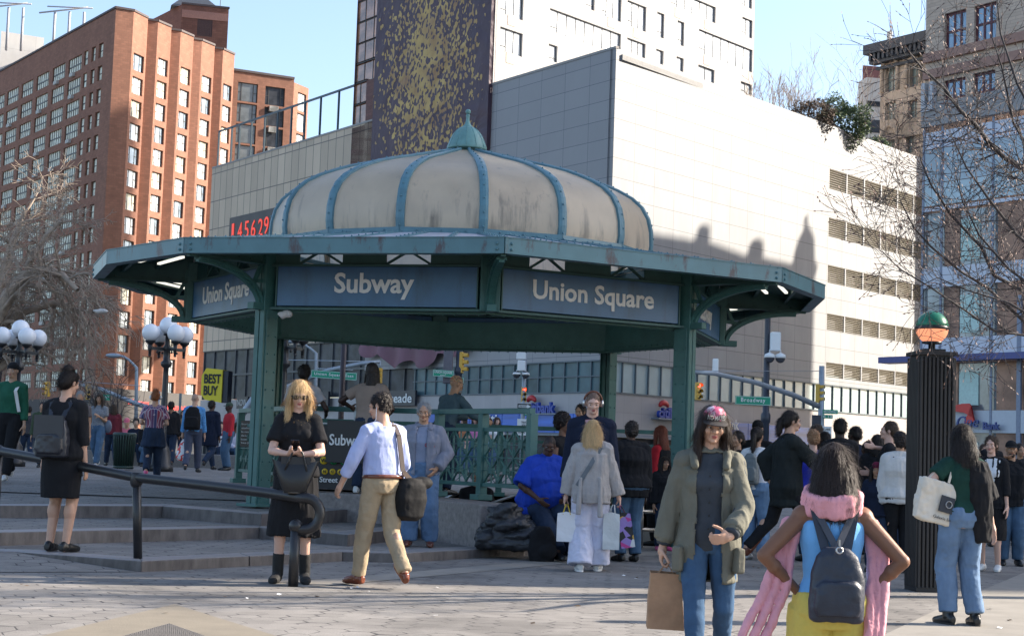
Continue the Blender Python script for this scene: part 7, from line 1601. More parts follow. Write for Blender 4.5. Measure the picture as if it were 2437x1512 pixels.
def coat(p, m, hem, t=.04, wid=(.2, .15), sl=1.86, folds=.014, open_=None, name='coat', bw=.25):
    pb = PB(); p.torso(pb, t, .0, .49)
    pb.loft([(p.P+p.up*.42, p.rt2, p.fw2, .16+t, .1+t), (p.P+p.up*.15, p.rt2, p.fw2, .15+t, .11+t), (p.P+p.up*(-.05), p.rt, p.fw, .18+t, .135+t), (Vector((p.P.x, p.P.y, p.P.z-.05+hem*.5)), p.rt, Vector((0, 1, 0)), wid[0]*.97+t*.5, wid[1]+t*.5), (Vector((p.P.x, p.P.y+.01, p.P.z+hem)), p.rt, Vector((0, 1, 0)), wid[0]+t*.7, wid[1]+t*.8)], 26, 2.3)
    for i in (0, 1): p.sleeve(pb, i, t*.75, sl, .052, .044, .034, flare=.008)
    o = p.wear(name, pb, m, folds, (10, 10, 3.5), smooth=2)
    if open_:
        open_front(o.data, p, open_); s_ = o.modifiers.new('thick', 'SOLIDIFY'); s_.thickness = .012; s_.offset = -1
    return o
coat(p, OL, -.27, t=.02, wid=(.168, .14), open_=.075, name='parka', sl=1.8)
pb = PB()
for s_ in (-1, 1):
    pts = [p.P+p.up*.545+p.rt2*(s_*.075)-p.fw2*.045, p.P+p.up*.54+p.rt2*(s_*.1)+p.fw2*.0, p.P+p.up*.5+p.rt2*(s_*.105)+p.fw2*.07, p.P+p.up*.44+p.rt2*(s_*.095)+p.fw2*.125]
    for a, q in zip(pts, pts[1:]): pb.cone(a, q, .024, .022)
pb.cone(p.P+p.up*.545+p.rt2*.07-p.fw2*.05, p.P+p.up*.545-p.rt2*.07-p.fw2*.05, .04, .04); pb.ell(p.P+p.up*.5-p.fw2*.1, (.1, .06, .07)); p.wear('hood', pb, OL, .008)
pb = PB()
for i in (0, 1): pb = PB(); d = (p.wr[i]-p.el[i]).normalized(); pb.cone(p.wr[i]-d*.085, p.wr[i]-d*.03, .054, .052, 16, True); p.wear('cuff', pb, OL, .004)
b = MB()
for z in (.38, .3, .22, .14, .06): b.ball(p.P+p.up*z+p.rt2*.004+p.fw2*(.148 if z > .15 else .138), .0065, 8, 6)
b.build('buttons', SH_BK, p.root)
pb = PB()
for s_ in (-1, 1): pb = PB(); pb.rbox(p.P+p.up*(-.13)+p.rt2*(s_*.175)+p.fw2*.1, (.05, .11, .15), Matrix.Rotation(R(-25*s_), 3, 'Z')); p.wear('pocket', pb, OL, .004)
p.hair(hairmat('brown_black', (.035, .02, .014)), 'bob', .2, fr=.02, vol=.95)
m_, t_, b_ = newmat('cap_print'); ns = N(t_, 'ShaderNodeTexVoronoi', i_Scale=16); tc = N(t_, 'ShaderNodeTexCoord'); t_.links.new(tc.outputs['Object'], ns.inputs['Vector']); n2 = N(t_, 'ShaderNodeTexNoise', i_Scale=12, i_Detail=2); t_.links.new(tc.outputs['Object'], n2.inputs['Vector']); r_ = ramp(t_, n2.outputs['Fac'], [(.42, (.02, .02, .03)), (.48, (.55, .1, .2)), (.58, (.7, .4, .5)), (.66, (.75, .65, .7))]); r_.color_ramp.interpolation = 'CONSTANT'; t_.links.new(r_.outputs[0], b_.inputs['Base Color'])
o = p.cap(C_('cap_dark', (.05, .045, .045)), 'cap', name='cap', mfront=m_)
H = lambda x, y, z: p.HC+p.HM @ Vector((x, y, z)); tm_ = text_mesh('NO MATES', bold=.02, ext=.02); a = np.empty(len(tm_.vertices)*3); tm_.vertices.foreach_get('co', a); a = a.reshape(-1, 3); a[:, 0] *= .12/np.ptp(a[:, 0]); a[:, 2] *= .03/np.ptp(a[:, 2])
vv = []
for x, y, z in a: an = x/.088; v = H(sin(an)*.0855*-1, cos(an)*.1, .062+z); vv.append(v)
tm_.vertices.foreach_set('co', np.array([tuple(v) for v in vv]).ravel()); tm_.materials.clear(); tm_.materials.append(M_WTXT); link(bpy.data.objects.new('cap_lettering', tm_), p.root)
p.shoes(SH_BR, 'boot', h=.13)
g_ = p.q['grip1']; bg_ = MB(); c = g_+Vector((.0, .02, -.06)); W2, D2, Hh = .1, .055, .36
vs = []; rn = random.Random(4)
for j, z in enumerate((0, -.07, -.16, -.25, -.34)):
    k = 1+.18*(j/4); wob_ = rn.uniform(-.008, .008); vs += [(c.x-W2*k+wob_, c.y-D2*k, c.z+z), (c.x+W2*k+wob_, c.y-D2*k*.9, c.z+z+.008), (c.x+W2*k*.95+wob_, c.y+D2*k, c.z+z), (c.x-W2*k*.96+wob_, c.y+D2*k, c.z+z-.005)]
fs = [(4*j+k, 4*j+(k+1) % 4, 4*j+4+(k+1) % 4, 4*j+4+k) for j in range(4) for k in range(4)]+[(16, 17, 18, 19)]
bg_.add(vs, fs); o = held(p, 'paper_bag', bg_, mat('kraft', (.36, .21, .12), .8, var=.15, scale=12, bump=.6, bscale=14), 'brown paper bag hanging from the hand of the olive parka woman', 'paper bag'); b = MB()
for y in (-.04, .05): b.tube([(c.x-.05, c.y+y, c.z-.01), (g_.x-.01, g_.y, g_.z+.0), (c.x+.05, c.y+y, c.z-.01)], .004, 5)
sub(p, o, 'handle', b, mat('kraft', (.36, .21, .12)))
# ------------------------------------------------------------------ 4. girl with pink scarf
p = man(1976, 7.35, None, 1066, -3, 'young woman seen from behind in light blue top, pink scarf, hands on hips', sex='f', feet=[(-.12, 0, 0), (.12, 0, 0)], hands=[(-.165, .0, 1.01), (.165, .0, 1.0)], poles=[(-1, -.35, .05), (1, -.35, .05)], head=(-14, 8, 0), skin='brown', vox=.0068, hold=('hold', 'hold'), hd=[(.5, .75, -.1), (-.5, .75, -.1)], lean=0)
p.top(C_('light_blue', (.16, .4, .72), var=.08, bump=.15), 'top', t=.008, sleeve=0, hem=-.02, neck=.43, folds=.003)
pb = PB()
for s_ in (-1, 1): pb.cone(p.P+p.up*.4+p.rt2*(s_*.075)-p.fw2*.085, p.P+p.up*.51+p.rt2*(s_*.085)-p.fw2*.03, .02, .02)
p.wear('top_strap', pb, C_('light_blue', (.16, .4, .72)), 0); p.shorts(C_('yellow', (.62, .5, .12), var=.1), t=.024, to=.45, folds=.01)
p.hair(hairmat('dark_brown', (.028, .016, .012)), 'long', .26, fr=0, vol=1.14)
PK = C_('pink_scarf', (.72, .33, .37), var=.12, bump=.5, bscale=25); pb = PB()
for j in range(15): a = -pi*1.15+2.3*pi*j/14; q = p.neck+p.up*(-.005-.03*cos(a))+p.rt2*(.13*sin(a))-p.fw2*(.125*cos(a)-.005); a2 = -pi*1.15+2.3*pi*(j+1)/14; q2_ = p.neck+p.up*(-.005-.03*cos(a2))+p.rt2*(.13*sin(a2))-p.fw2*(.125*cos(a2)-.005); [pb.cone(q+p.up*o_+p.fw2*(-.3*o_), q2_+p.up*(o_+.008*sin(j))+p.fw2*(-.3*o_), .021, .021, 8) for o_ in (-.035, -.012, .01, .03)]
for s_, pts in ((-1, [(-.19, .42, .03), (-.24, .25, .0), (-.28, .08, -.05), (-.36, -.08, -.09), (-.42, -.2, -.12), (-.33, -.32, -.12)]), (1, [(.19, .42, .03), (.23, .25, -.01), (.215, .08, -.06), (.2, -.08, -.1), (.17, -.22, -.12), (.15, -.36, -.12)])):
    P_ = [p.P+p.rt2*a+p.up*h+p.fw2*f for a, h, f in pts]; w0 = (.04, .06, .085, .1, .09, .05) if s_ < 0 else (.035, .045, .055, .05, .05, .045)
    for j in range(5):
        for off in (-.6, 0, .6): pb.cone(P_[j]+p.rt2*(off*w0[j])+p.fw2*(.015*sin(off*9+j)), P_[j+1]+p.rt2*(off*w0[j+1])+p.fw2*(.015*sin(off*9+j+1)), .021, .021, 8)
p.wear('scarf', pb, PK, .007, (26, 26, 5), vox=.0065, smooth=1)
backpack(p, mat('pack_navy', (.02, .025, .04), .45, var=.2, bump=.25, bscale=60), .27, .36, .13, .13, True, 'small navy backpack on the back of the pink scarf woman', out=.11)
b = MB(); c = p.P+p.up*.3-p.fw2*.245; b.tube([c+p.rt2*(.015*cos(t*.7))+p.up*(.015*sin(t*.7)) for t in range(10)], .005, 6); b.bar(c+p.up*.05, c+p.up*.02, .008, .008); held(p, 'zip_ring', b, M_STEEL, 'silver ring on the zip of the small navy backpack', 'ring')
for s_ in (-1, 1):
    b = MB(); a = p.P+p.up*.3-p.fw2*.16; q = p.P+p.up*.5+p.rt2*(s_*.1)-p.fw2*.07; b.bar(a, q, .032, .01, upv=tuple(p.fw2)); held(p, 'pack_strap', b, mat('strap_grey', (.05, .055, .07), .6), 'grey backpack strap over the %s shoulder of the pink scarf woman' % ('left' if s_ < 0 else 'right'), 'strap')
# ------------------------------------------------------------------ 5. woman in jeans with tote
p = man(2287, 13.05, 0, 1015, 14, 'woman in light jeans and dark green top seen from behind with tote bag', sex='f', feet=[(-.1, .03, 0), (.11, -.06, 0)], hands=[(-.2, .12, 1.05), (.3, .0, .86)], poles=[(-1, -.4, 0), (1, -.6, 0)], head=(-22, 4, 0), skin='fair', vox=.0075, fyaw=(-6, 14))
p.trousers(C_('pale_jeans', (.13, .2, .31), var=.22, scale=4), t=.018, to=.93, folds=.01, knee=.012, flare=.016); p.top(C_('dark_green', (.012, .045, .035), var=.2), t=.016, sleeve=.5, hem=.05, folds=.008)
pb = PB(); pb.cone(p.sh[1]+p.up*.01, p.el[1]+Vector((0, 0, -.02)), .075, .11, 16, True); pb.loft([(p.P+p.up*.48+p.rt2*.08-p.fw2*.03, p.rt2, p.fw2, .1, .09), (p.P+p.up*.3+p.rt2*.11-p.fw2*.09, p.rt2, p.fw2, .1, .07), (p.P+p.up*.05+p.rt2*.14-p.fw2*.1, p.rt2, p.fw2, .1, .06), (p.P-p.up*.2+p.rt2*.15-p.fw2*.1, p.rt2, p.fw2, .06, .04)]); p.wear('shawl', pb, BLK, .015, (12, 12, 4))
p.hair(H_DK, 'long', .26, fr=0, vol=1.1); p.shoes(SH_BK, 'boot', h=.12, sole=M_BLK)
CAN_ = mat('canvas', (.62, .56, .47), .85, var=.06, bump=.2, bscale=80); b = PB(); c = p.P-p.rt2*.27+p.up*.13-p.fw2*.03; m3 = Matrix.Rotation(R(14), 3, 'Y'); b.rbox(c, (.36, .09, .36), m3); o = held(p, 'tote_bag', b, CAN_, 'cream canvas tote bag with dark square print on the jeans woman', 'tote bag', .01, .014); b = MB(); b.bar(c+Vector((-.1, 0, .17)), p.sh[0]+Vector((.03, -.02, .055)), .022, .006, upv=(0, 1, 0)); b.bar(c+Vector((.1, -.045, .17)), p.sh[0]+Vector((.05, -.05, .05)), .022, .006, upv=(0, 1, 0)); sub(p, o, 'strap', b, CAN_)
b = MB(); b.box(c+Vector((.075, -.062, -.02)), (.13, .012, .14), rot=m3); pr_ = sub(p, o, 'print', b, mat('print_dark', (.025, .03, .04), .7)); b = MB(); b.tube([c+Vector((.09+.03*cos(t*.63), -.072, -.02+.03*sin(t*.63))) for t in range(11)], .005, 6); sub(p, pr_, 'ring_print', b, mat('ring_grey', (.3, .3, .3), .7))
tm_ = text_mesh('Galaxie So', bold=.01, ext=.02); a = np.empty(len(tm_.vertices)*3); tm_.vertices.foreach_get('co', a); a = a.reshape(-1, 3); a[:, 0] *= .17/np.ptp(a[:, 0]); a[:, 2] *= .026/np.ptp(a[:, 2]); a[:, 1] = a[:, 1]*.02-.066; q_ = MB(); q_.v = [tuple(c+m3 @ Vector((v[0]+.06, v[1], v[2]-.125))) for v in a]; q_.f = [tuple(pl.vertices) for pl in tm_.polygons]; q_.m = [0]*len(q_.f); q_.sm = [False]*len(q_.f); sub(p, o, 'lettering', q_, M_BLK)
# ------------------------------------------------------------------ 6. woman in grey coat with shopping bags
p = man(1404, 17.7, 0, 1003, -3, 'blond woman in pale grey belted coat walking away with shopping bags', sex='f', feet=[(-.1, -.08, 0), (.1, .14, 0)], hands=[(-.3, .02, .8), (.33, .05, .84)], poles=[(-1, -1, 0), (1, -1, 0)], skin='fair', vox=.0085, hold=('hold', 'hold'))
p.trousers(C_('lilac_white', (.6, .6, .72), var=.06), t=.03, to=1.0, folds=.014, knee=.03, flare=.07); p.shoes(SH_WH, 'shoe', sole=M_WHITE)
GC = C_('wool_grey', (.36, .335, .325), var=.1, bump=.4, bscale=50); coat(p, GC, -.14, t=.05, wid=(.19, .15), sl=1.95); pb = PB(); pb.loft([p.ring(.14, .145, .105, 0, .058), p.ring(.19, .14, .105, 0, .058)], pw=2.3)
for x, e in ((-.12, -.28), (.1, -.3)): pb.cone(p.P+p.up*.15+p.rt2*x-p.fw2*.16, p.P+p.up*e+p.rt2*(x*1.15)-p.fw2*.2, .022, .03, 10, True)
p.wear('belt', pb, GC, .005); p.hair(H_BL, 'long', .3, fr=.05, vol=1.08); p.strap([p.P+p.up*.05-p.rt2*.16-p.fw2*.17, p.P+p.up*.28-p.rt2*.02-p.fw2*.175, p.P+p.up*.5+p.rt2*.1-p.fw2*.11], mat('strap_bluegrey', (.12, .14, .16), .7), .05)
def shopbag(p, i, w_, h_, d_, m, label, dx=0, dy=0, hm=None, rz=0, roll=0, extra=None):
    g = p.q['grip%d' % i]; M4 = Matrix.Translation(p.root.location) @ p.root.rotation_euler.to_matrix().to_4x4() @ Matrix.Diagonal((p.k,)*3+(1,)); G = M4 @ g
    root = empty('shopping_bag', G+Vector((dx, dy, -.1)), R(rz), label, 'bag'); root.rotation_euler[1] = R(roll); b = MB(); rn = random.Random(int(w_*1000)); vs = []
    for j in range(5):
        z = -h_*j/4; k = 1-.04*(j == 0); o_ = rn.uniform(-.006, .006); vs += [(-w_/2*k, -d_/2*k+o_, z), (0, -d_/2-.01*o_, z+(.02 if j == 0 else 0)), (w_/2*k, -d_/2*k-o_, z), (w_/2*k+o_, d_/2*k, z), (0, d_/2*k, z+(.02 if j == 0 else 0)), (-w_/2*k, d_/2*k, z)]
    fs = [(6*j+k, 6*j+(k+1) % 6, 6*j+6+(k+1) % 6, 6*j+6+k) for j in range(4) for k in range(6)]+[tuple(range(24, 30))]
    b.add(vs, fs); b.build('bag_body', m, root)
    for y in (-d_/2, d_/2): b = MB(); b.tube([(-w_*.2, y, -.01), (-w_*.05-dx*.3, y*.3, .1), (w_*.05-dx*.3, y*.3, .1), (w_*.2, y, -.01)], .005, 5); b.build('handle', hm or m, root)
    return root
shopbag(p, 0, .2, .3, .1, mat('paper_white', (.78, .78, .8), .5, var=.03, bump=.4, bscale=12), 'white paper shopping bag with yellow handles held by the grey coat woman', dx=0, dy=-.05, hm=M_YC)
shopbag(p, 1, .18, .38, .09, mat('plastic_white', (.6, .62, .62), .25, var=.1, bump=.6, bscale=14), 'white plastic garment bag with navy edge in the right hand of the grey coat woman', dx=-.07, dy=-.06)
m_, t_, b_ = newmat('bag_pattern'); vo_ = N(t_, 'ShaderNodeTexVoronoi', i_Scale=14); tc = N(t_, 'ShaderNodeTexCoord'); t_.links.new(tc.outputs['Object'], vo_.inputs['Vector']); sc__ = N(t_, 'ShaderNodeSeparateColor'); t_.links.new(vo_.outputs['Color'], sc__.inputs[0]); r_ = ramp(t_, sc__.outputs[0], [(0, (.012, .012, .014)), (.55, (.012, .012, .014)), (.56, (.5, .05, .25)), (.7, (.6, .35, .05)), (.85, (.3, .2, .5)), (.95, (.6, .6, .6))]); r_.color_ramp.interpolation = 'CONSTANT'; t_.links.new(r_.outputs[0], b_.inputs['Base Color'])
shopbag(p, 1, .15, .36, .1, m_, 'black bag with bright coloured pattern beside the plastic garment bag', dx=.06, dy=-.02, roll=-10)
# ------------------------------------------------------------------ 7. tall man with headphones
p = man(1402, 18.9, 0, 922, 172, 'tall man in navy suit and pink shirt wearing brown headphones', sex='m', feet=[(-.1, .2, 0), (.1, -.2, .06)], fpitch=(0, -30), head=(10, 14, 0), skin='fair', vox=.009, bulk=1.0)
p.trousers(NAVY, t=.02); p.top(C_('pink_shirt', (.6, .35, .42)), t=.01, sleeve=0, neck=.53, hem=.05); coat(p, NAVY, -.16, t=.03, wid=(.18, .13), open_=.05, name='jacket', sl=1.95, folds=.007); p.hair(hairmat('thin_brown', (.14, .085, .06)), 'shaved'); p.shoes(SH_BK)
H = lambda x, y, z: p.HC+p.HM @ Vector((x, y, z)); b = MB(); b.tube([H(.09*sin(R(a)), -.005, .02+.098*cos(R(a))) for a in range(-85, 86, 17)], .011, 8); hp = b.build('headphones', mat('hp_brown', (.16, .06, .035), .4), p.root); b = PB()
for s_ in (-1, 1): b = PB(); b.ell(H(s_*.092, -.005, -.005), (.02, .034, .04), p.HM); b.build('ear_cup', M_STEEL, hp)
# ------------------------------------------------------------------ 8. older man in grey hoodie
p = man(1000, 19.4, .105, 962, 178, 'older man in grey hooded sweatshirt and light jeans standing on the step', sex='m', feet=[(-.13, 0, 0), (.12, .05, 0)], hands=[(-.19, .14, .95), (.2, .0, .9)], poles=[(-1, -.6, 0), (1, -.7, 0)], head=(0, 4, 0), skin='tan', vox=.009, bulk=1.12)
p.trousers(C_('mid_jeans', (.1, .165, .27), var=.2, scale=4), t=.03, to=1.0, folds=.012, knee=.01, flare=.025); HG = C_('hoodie', (.2, .21, .26), var=.12); p.top(C_('polo', (.22, .25, .34)), t=.014, sleeve=0, neck=.52, hem=.04); coat(p, HG, -.06, t=.035, wid=(.17, .13), open_=.06, name='hoodie', sl=1.9, folds=.012); pb = PB()
for s_ in (-1, 1): pb.cone(p.P+p.up*.545+p.rt2*(s_*.07)-p.fw2*.05, p.P+p.up*.49+p.rt2*(s_*.09)+p.fw2*.08, .04, .028)
pb.ell(p.P+p.up*.5-p.fw2*.09, (.11, .06, .08)); p.wear('hood', pb, HG, .006); p.hair(H_GR, 'short', t=.004); p.shoes(SH_BR)
p.strap([p.P+p.up*.5-p.rt2*.12+p.fw2*.06, p.P+p.up*.2-p.rt2*.17+p.fw2*.13], mat('strap_bluegrey', (.12, .14, .16), .7), .04)
tt = text_mesh('GERM', bold=.03, ext=.02); a = np.empty(len(tt.vertices)*3); tt.vertices.foreach_get('co', a); a = a.reshape(-1, 3); a[:, 0] *= -.12/np.ptp(a[:, 0]); a[:, 2] *= .045/np.ptp(a[:, 2]); q_ = MB(); q_.v = [tuple(p.P+p.up*(.3+v[2])+p.rt2*(-.1+v[0])+p.fw2*(.172-.25*max(0, abs(-.1+v[0])-.06))) for v in a]; q_.f = [tuple(pl.vertices) for pl in tt.polygons]; q_.m = [0]*len(q_.f); q_.sm = [False]*len(q_.f); q_.build('lettering', mat('letter_red', (.5, .03, .06), .6), p.root)
# ------------------------------------------------------------------ 9. seated man in blue
p = man(1288, 19.75, .0, 1036, 212, 'heavy man in bright blue shirt sitting on the end of the granite wall', sex='m', Hr=1.75, hz=.66, hy=-.05, lean=14, feet=[(-.16, .5, 0), (.16, .62, 0)], hands=[(-.12, .3, .72), (.2, .22, .7)], poles=[(-1, -.6, -.2), (1, -.8, -.2)], head=(-28, 6, 0), skin='dark', vox=.0085, bulk=1.35, hold=('fist', 'relax'))
p.trousers(DJEAN, t=.03, to=.98, knee=.02, flare=.03); pb = PB(); p.torso(pb, .05, -.1, .5); pb.ell(p.P+p.up*.14+p.fw*.1, (.25, .22, .22)); pb.ell(p.P+p.up*.3, (.24, .19, .2))
for i in (0, 1): p.sleeve(pb, i, .03, .95, flare=.03)
pb.loft([p.ring(-.02, .25, .22, .03, 0), p.ring(-.15, .27, .25, .05, 0)]); p.wear('shirt', pb, C_('royal_blue', (.02, .06, .42), var=.1), .015, (8, 8, 4)); p.hair(hairmat('shaved', (.03, .02, .018)), 'shaved'); p.shoes(SH_BK)
# ------------------------------------------------------------------ the rest
def simple(px, D, z, yh, face, label, top_m, leg_m, hair_m, hair='short', sex='m', L=.25, sleeve=.6, coatm=None, hem=-.02, skin='light', shoe=None, feet=None, fp=(0, 0), t=.018, legs=True, fr=.05, lt=.024, cap=None, vox=None, H=None, sh_t=.012, **k):
    vox = vox or min(.016, max(.0095, D*.00045))
    p = man(px, D, z, yh, face, label, Hr=H, sex=sex, skin=skin, vox=vox, feet=feet, fpitch=fp, **k)
    if legs: p.trousers(leg_m, t=lt)
    if coatm: coat(p, coatm, hem, t=t+.012, sl=1.92)
    else: p.top(top_m, t=t, sleeve=sleeve, hem=hem)
    if hair_m: p.hair(hair_m, hair, L, t=sh_t, fr=fr)
    if cap: p.cap(cap[0], cap[1])
    p.shoes(shoe or SH_BK); return p
WK = dict(feet=WALK, fp=WP); WK2 = dict(feet=WALK2, fp=WP2)
p = simple(16, 26.0, zs(26), 866, 172, 'man in green sweater and black beanie at the left picture edge', C_('bottle_green', (.02, .1, .06)), BLK, None, sleeve=1.75, skin='olive', cap=(BLK, 'beanie'), lt=.03, shoe=SH_WH, **WK); p.strap([p.P+p.up*.1-p.rt2*.17+p.fw2*.1, p.P+p.up*.4-p.rt2*.12+p.fw2*.15, p.P+p.up*.52-p.rt2*.11], SH_WH, .05)
p = man(140, 16.3, .105, 885, -14, 'woman in black dress with leather backpack standing on the lowest step', sex='f', feet=[(-.08, 0, 0), (.09, .0, 0)], head=(-20, 10, 0), skin='light', vox=.008, bulk=1.15); p.top(BLK, 'dress', t=.018, sleeve=1.3, hem=-.05, folds=.007); pb = PB(); p.hemloft(pb, .12, [(0, .16, .12, 0), (.15, .2, .155, 0), (.3, .2, .16, 0), (.5, .185, .15, 0), (.53, .185, .15, 0)]); p.wear('skirt', pb, BLK, .006, (8, 8, 3)); p.hair(H_DK, 'bun', t=.014); p.shoes(SH_BK)
backpack(p, mat('leather_navy', (.018, .02, .028), .38, var=.15, bump=.1), .34, .4, .16, .17, True, 'dark leather flap backpack on the woman in the black dress', out=.12)
b = MB(); c = p.P+p.up*.26-p.fw2*.285; m3 = Matrix((p.rt2, p.fw2, p.up)).transposed(); b.box(c, (.31, .02, .22), rot=m3)
for s_ in (-1, 1): b.box(c+p.rt2*(s_*.08)-p.up*.14-p.fw2*.005, (.018, .018, .12), rot=m3)
held(p, 'bag_flap', b, mat('leather_navy', (.018, .02, .028)), 'leather flap with two buckles on the dark backpack', 'flap')
simple(180, 31, zs(31), 932, 190, 'grey haired person behind the black dress woman', C_('taupe', (.14, .12, .12)), DJEAN, H_GR, 'curly', skin='tan')
p = simple(228, 38, zs(38), 938, 172, 'woman in grey tee and jeans with shoulder bag walking toward the camera', GRYC, JEAN, H_BR, 'bob', 'f', .12, hands=[(-.1, .24, 1.2), (.2, .05, .9)], skin='tan', shoe=SH_WH, **WK); pb = PB(); pb.ell(p.P-p.rt*.24+p.up*.05, (.09, .07, .16)); held(p, 'shoulder_bag', pb, mat('bag_slate', (.11, .13, .17), .5), 'slate grey bag hanging beside the grey tee woman', 'bag', .014)
m_, t_, b_ = newmat('plaid'); ch = N(t_, 'ShaderNodeTexBrick'); tc = N(t_, 'ShaderNodeTexCoord'); t_.links.new(tc.outputs['Object'], ch.inputs['Vector']); ch.inputs['Scale'].default_value = 9; ch.inputs['Color1'].default_value = (.3, .03, .06, 1); ch.inputs['Color2'].default_value = (.03, .04, .14, 1); ch.inputs['Mortar'].default_value = (.5, .4, .45, 1); ch.inputs['Mortar Size'].default_value = .03; t_.links.new(ch.outputs[0], b_.inputs['Base Color'])
p = simple(360, 29.5, zs(29.5), 932, 8, 'person with ginger bun, white headphones and red blue plaid shirt walking away', m_, DJEAN, H_GING, 'bun', sleeve=.7, feet=[(-.09, -.25, .12), (.09, .1, 0)], fp=(-50, 0), hands=[(-.18, .2, 1.1), (.18, .2, 1.1)], shoe=mat('shoe_pink', (.7, .1, .25), .5)); H = lambda x, y, z: p.HC+p.HM @ Vector((x, y, z)); b = PB()
for s_ in (-1, 1): b.ell(H(s_*.095, -.01, -.01), (.028, .04, .045), p.HM)
b.build('headphones', M_WHITE, p.root); pb = PB(); p.hemloft(pb, .1, [(0, .16, .125, 0), (.1, .19, .155, 0), (.36, .23, .18, 0)]); p.wear('tied_jacket', pb, DJEAN, .02, (8, 8, 3))
p = simple(455, 36, zs(36), 938, 2, 'bald man in blue check shirt with black backpack and plastic bag', C_('blue_check', (.1, .28, .55), var=.5, scale=60), C_('slate', (.07, .08, .12)), hairmat('bald_tan', (.4, .25, .18)), 'shaved', skin='light', sleeve=1.8, shoe=SH_BK, **WK2); backpack(p, BLK, .36, .5, .2, .27, False, 'black backpack on the bald man in blue check'); pb = PB(); g_ = p.q['grip0']; pb.loft([(g_+Vector((0, 0, z)), (1, 0, 0), (0, 1, 0), a, a*.6) for z, a in ((0, .02), (-.08, .06), (-.25, .13), (-.4, .15), (-.48, .1))]); m_, t_, b_ = newmat('red_white_plastic'); ns = N(t_, 'ShaderNodeTexNoise', i_Scale=7); tc = N(t_, 'ShaderNodeTexCoord'); t_.links.new(tc.outputs['Object'], ns.inputs['Vector']); r_ = ramp(t_, ns.outputs['Fac'], [(.0, (.75, .75, .75)), (.46, (.7, .05, .04)), (.56, (.75, .75, .75))]); r_.color_ramp.interpolation = 'CONSTANT'; t_.links.new(r_.outputs[0], b_.inputs['Base Color']); held(p, 'plastic_bag', pb, m_, 'red and white plastic bag in the hand of the bald man', 'plastic bag', .014)
simple(399, 40, zs(40), 972, 10, 'person in black padded vest walking left of the bald man', None, DJEAN, H_DK, coatm=BLK, skin='brown', H=1.62, **WK)
simple(496, 39, zs(39), 974, -25, 'person in navy hooded coat striding behind the bald man', None, DJEAN, H_DK, coatm=NAVY, hem=-.3, skin='dark', H=1.66, feet=[(-.09, .3, 0), (.09, -.35, .14)], fp=(0, -60))
simple(539, 40.5, zs(40.5), 968, 120, 'man in red and white jacket and cap left of the bicycle notice', C_('jacket_red', (.45, .03, .04)), C_('denim_wash', (.08, .14, .22)), None, sleeve=1.9, skin='deep', cap=(C_('cap_green', (.05, .07, .05)), 'cap'), lt=.03, H=1.66)
for i, (px, D, m_, hm, lb, sk) in enumerate(((298, 43, C_('pinky', (.6, .15, .2)), None, 'seated person in pink cap behind the litter bin', 'light'), (319, 42.5, NAVY, H_DK, 'seated woman with long dark hair behind the litter bin', 'olive'), (346, 42, BLK, H_BL, 'seated blond woman in sunglasses right of the litter bin', 'fair'), (518, 44, WHT, H_DK, 'seated person in white shirt between the walkers and the railing', 'light'), (556, 44, C_('pale_lilac', (.5, .5, .6)), H_BR, 'seated person in pale top at the foot of the railing', 'light'), (100, 43, NAVY, H_DK, 'seated person in navy left of the black dress woman', 'tan'), (262, 43, C_('olive2', (.08, .09, .06)), H_DK, 'seated person beside the grey tee woman', 'light'))):
    p = Person((at(px, 1100, D).x, D, zs(D)), 185+i*7, 1.68, 'f' if i % 2 else 'm', hz=.45, hy=0, lean=8, feet=[(-.15, .42, 0), (.15, .45, 0)], hands=[(-.1, .3, .55), (.1, .32, .55)], skin=sk, vox=.016, label=lb); p.trousers(DJEAN if i % 2 else JEAN); p.top(m_, sleeve=1.8, hem=-.03)
    if hm: p.hair(hm, 'bob' if i % 2 == 0 else 'short', .2)
    else: p.cap(C_('pinky', (.6, .15, .2)), 'cap')
    p.shoes(SH_BK)
b = MB(); b.bb(-.0, 1, 0, 1, 0, 1)
sx0 = at(235, 1100, 43).x; s_ = MB(); s_.bb(-12.5, -4.4, 42.4, 43.0, .55, .96); tag(s_.build('low_wall', M_GRAN, bevel=.02), 'low granite seat wall far behind the litter bin', 'wall')
# men on the stair wall
p = simple(712, 22.75, .62, 872, 4, 'man in pale grey tee on the granite wall behind the blond woman', C_('pale_grey', (.42, .41, .43)), DJEAN, H_DK, 'short', skin='deep', vox=.0095, hands=[(-.12, .25, 1.2), (.32, .22, 1.08)], sh_t=.018)
p = simple(873, 22.35, .62, 866, -14, 'man with dreadlocks in tan tee standing on the granite wall holding a bottle', C_('tan_tee', (.3, .23, .19), var=.06), DJEAN, H_DK, 'dreads', L=.28, skin='deep', vox=.009, hands=[(-.34, .2, 1.15), (.14, .2, 1.0)], poles=[(-1, -.9, -.3), (1, -.6, 0)], head=(-10, 6, 0), bulk=1.05, shoe=SH_WH, feet=[(-.13, -.05, 0), (.12, .05, 0)]); b = MB(); g_ = p.q['grip0']; b.lathe([(.03, -.16), (.032, -.15), (.032, -.02), (.014, .02), (.014, .04)], 14, tuple(g_)); held(p, 'water_bottle', b, mat('bottle_clear', (.55, .6, .62), .1, var=.1), 'clear water bottle in the hand of the dreadlocks man', 'bottle')
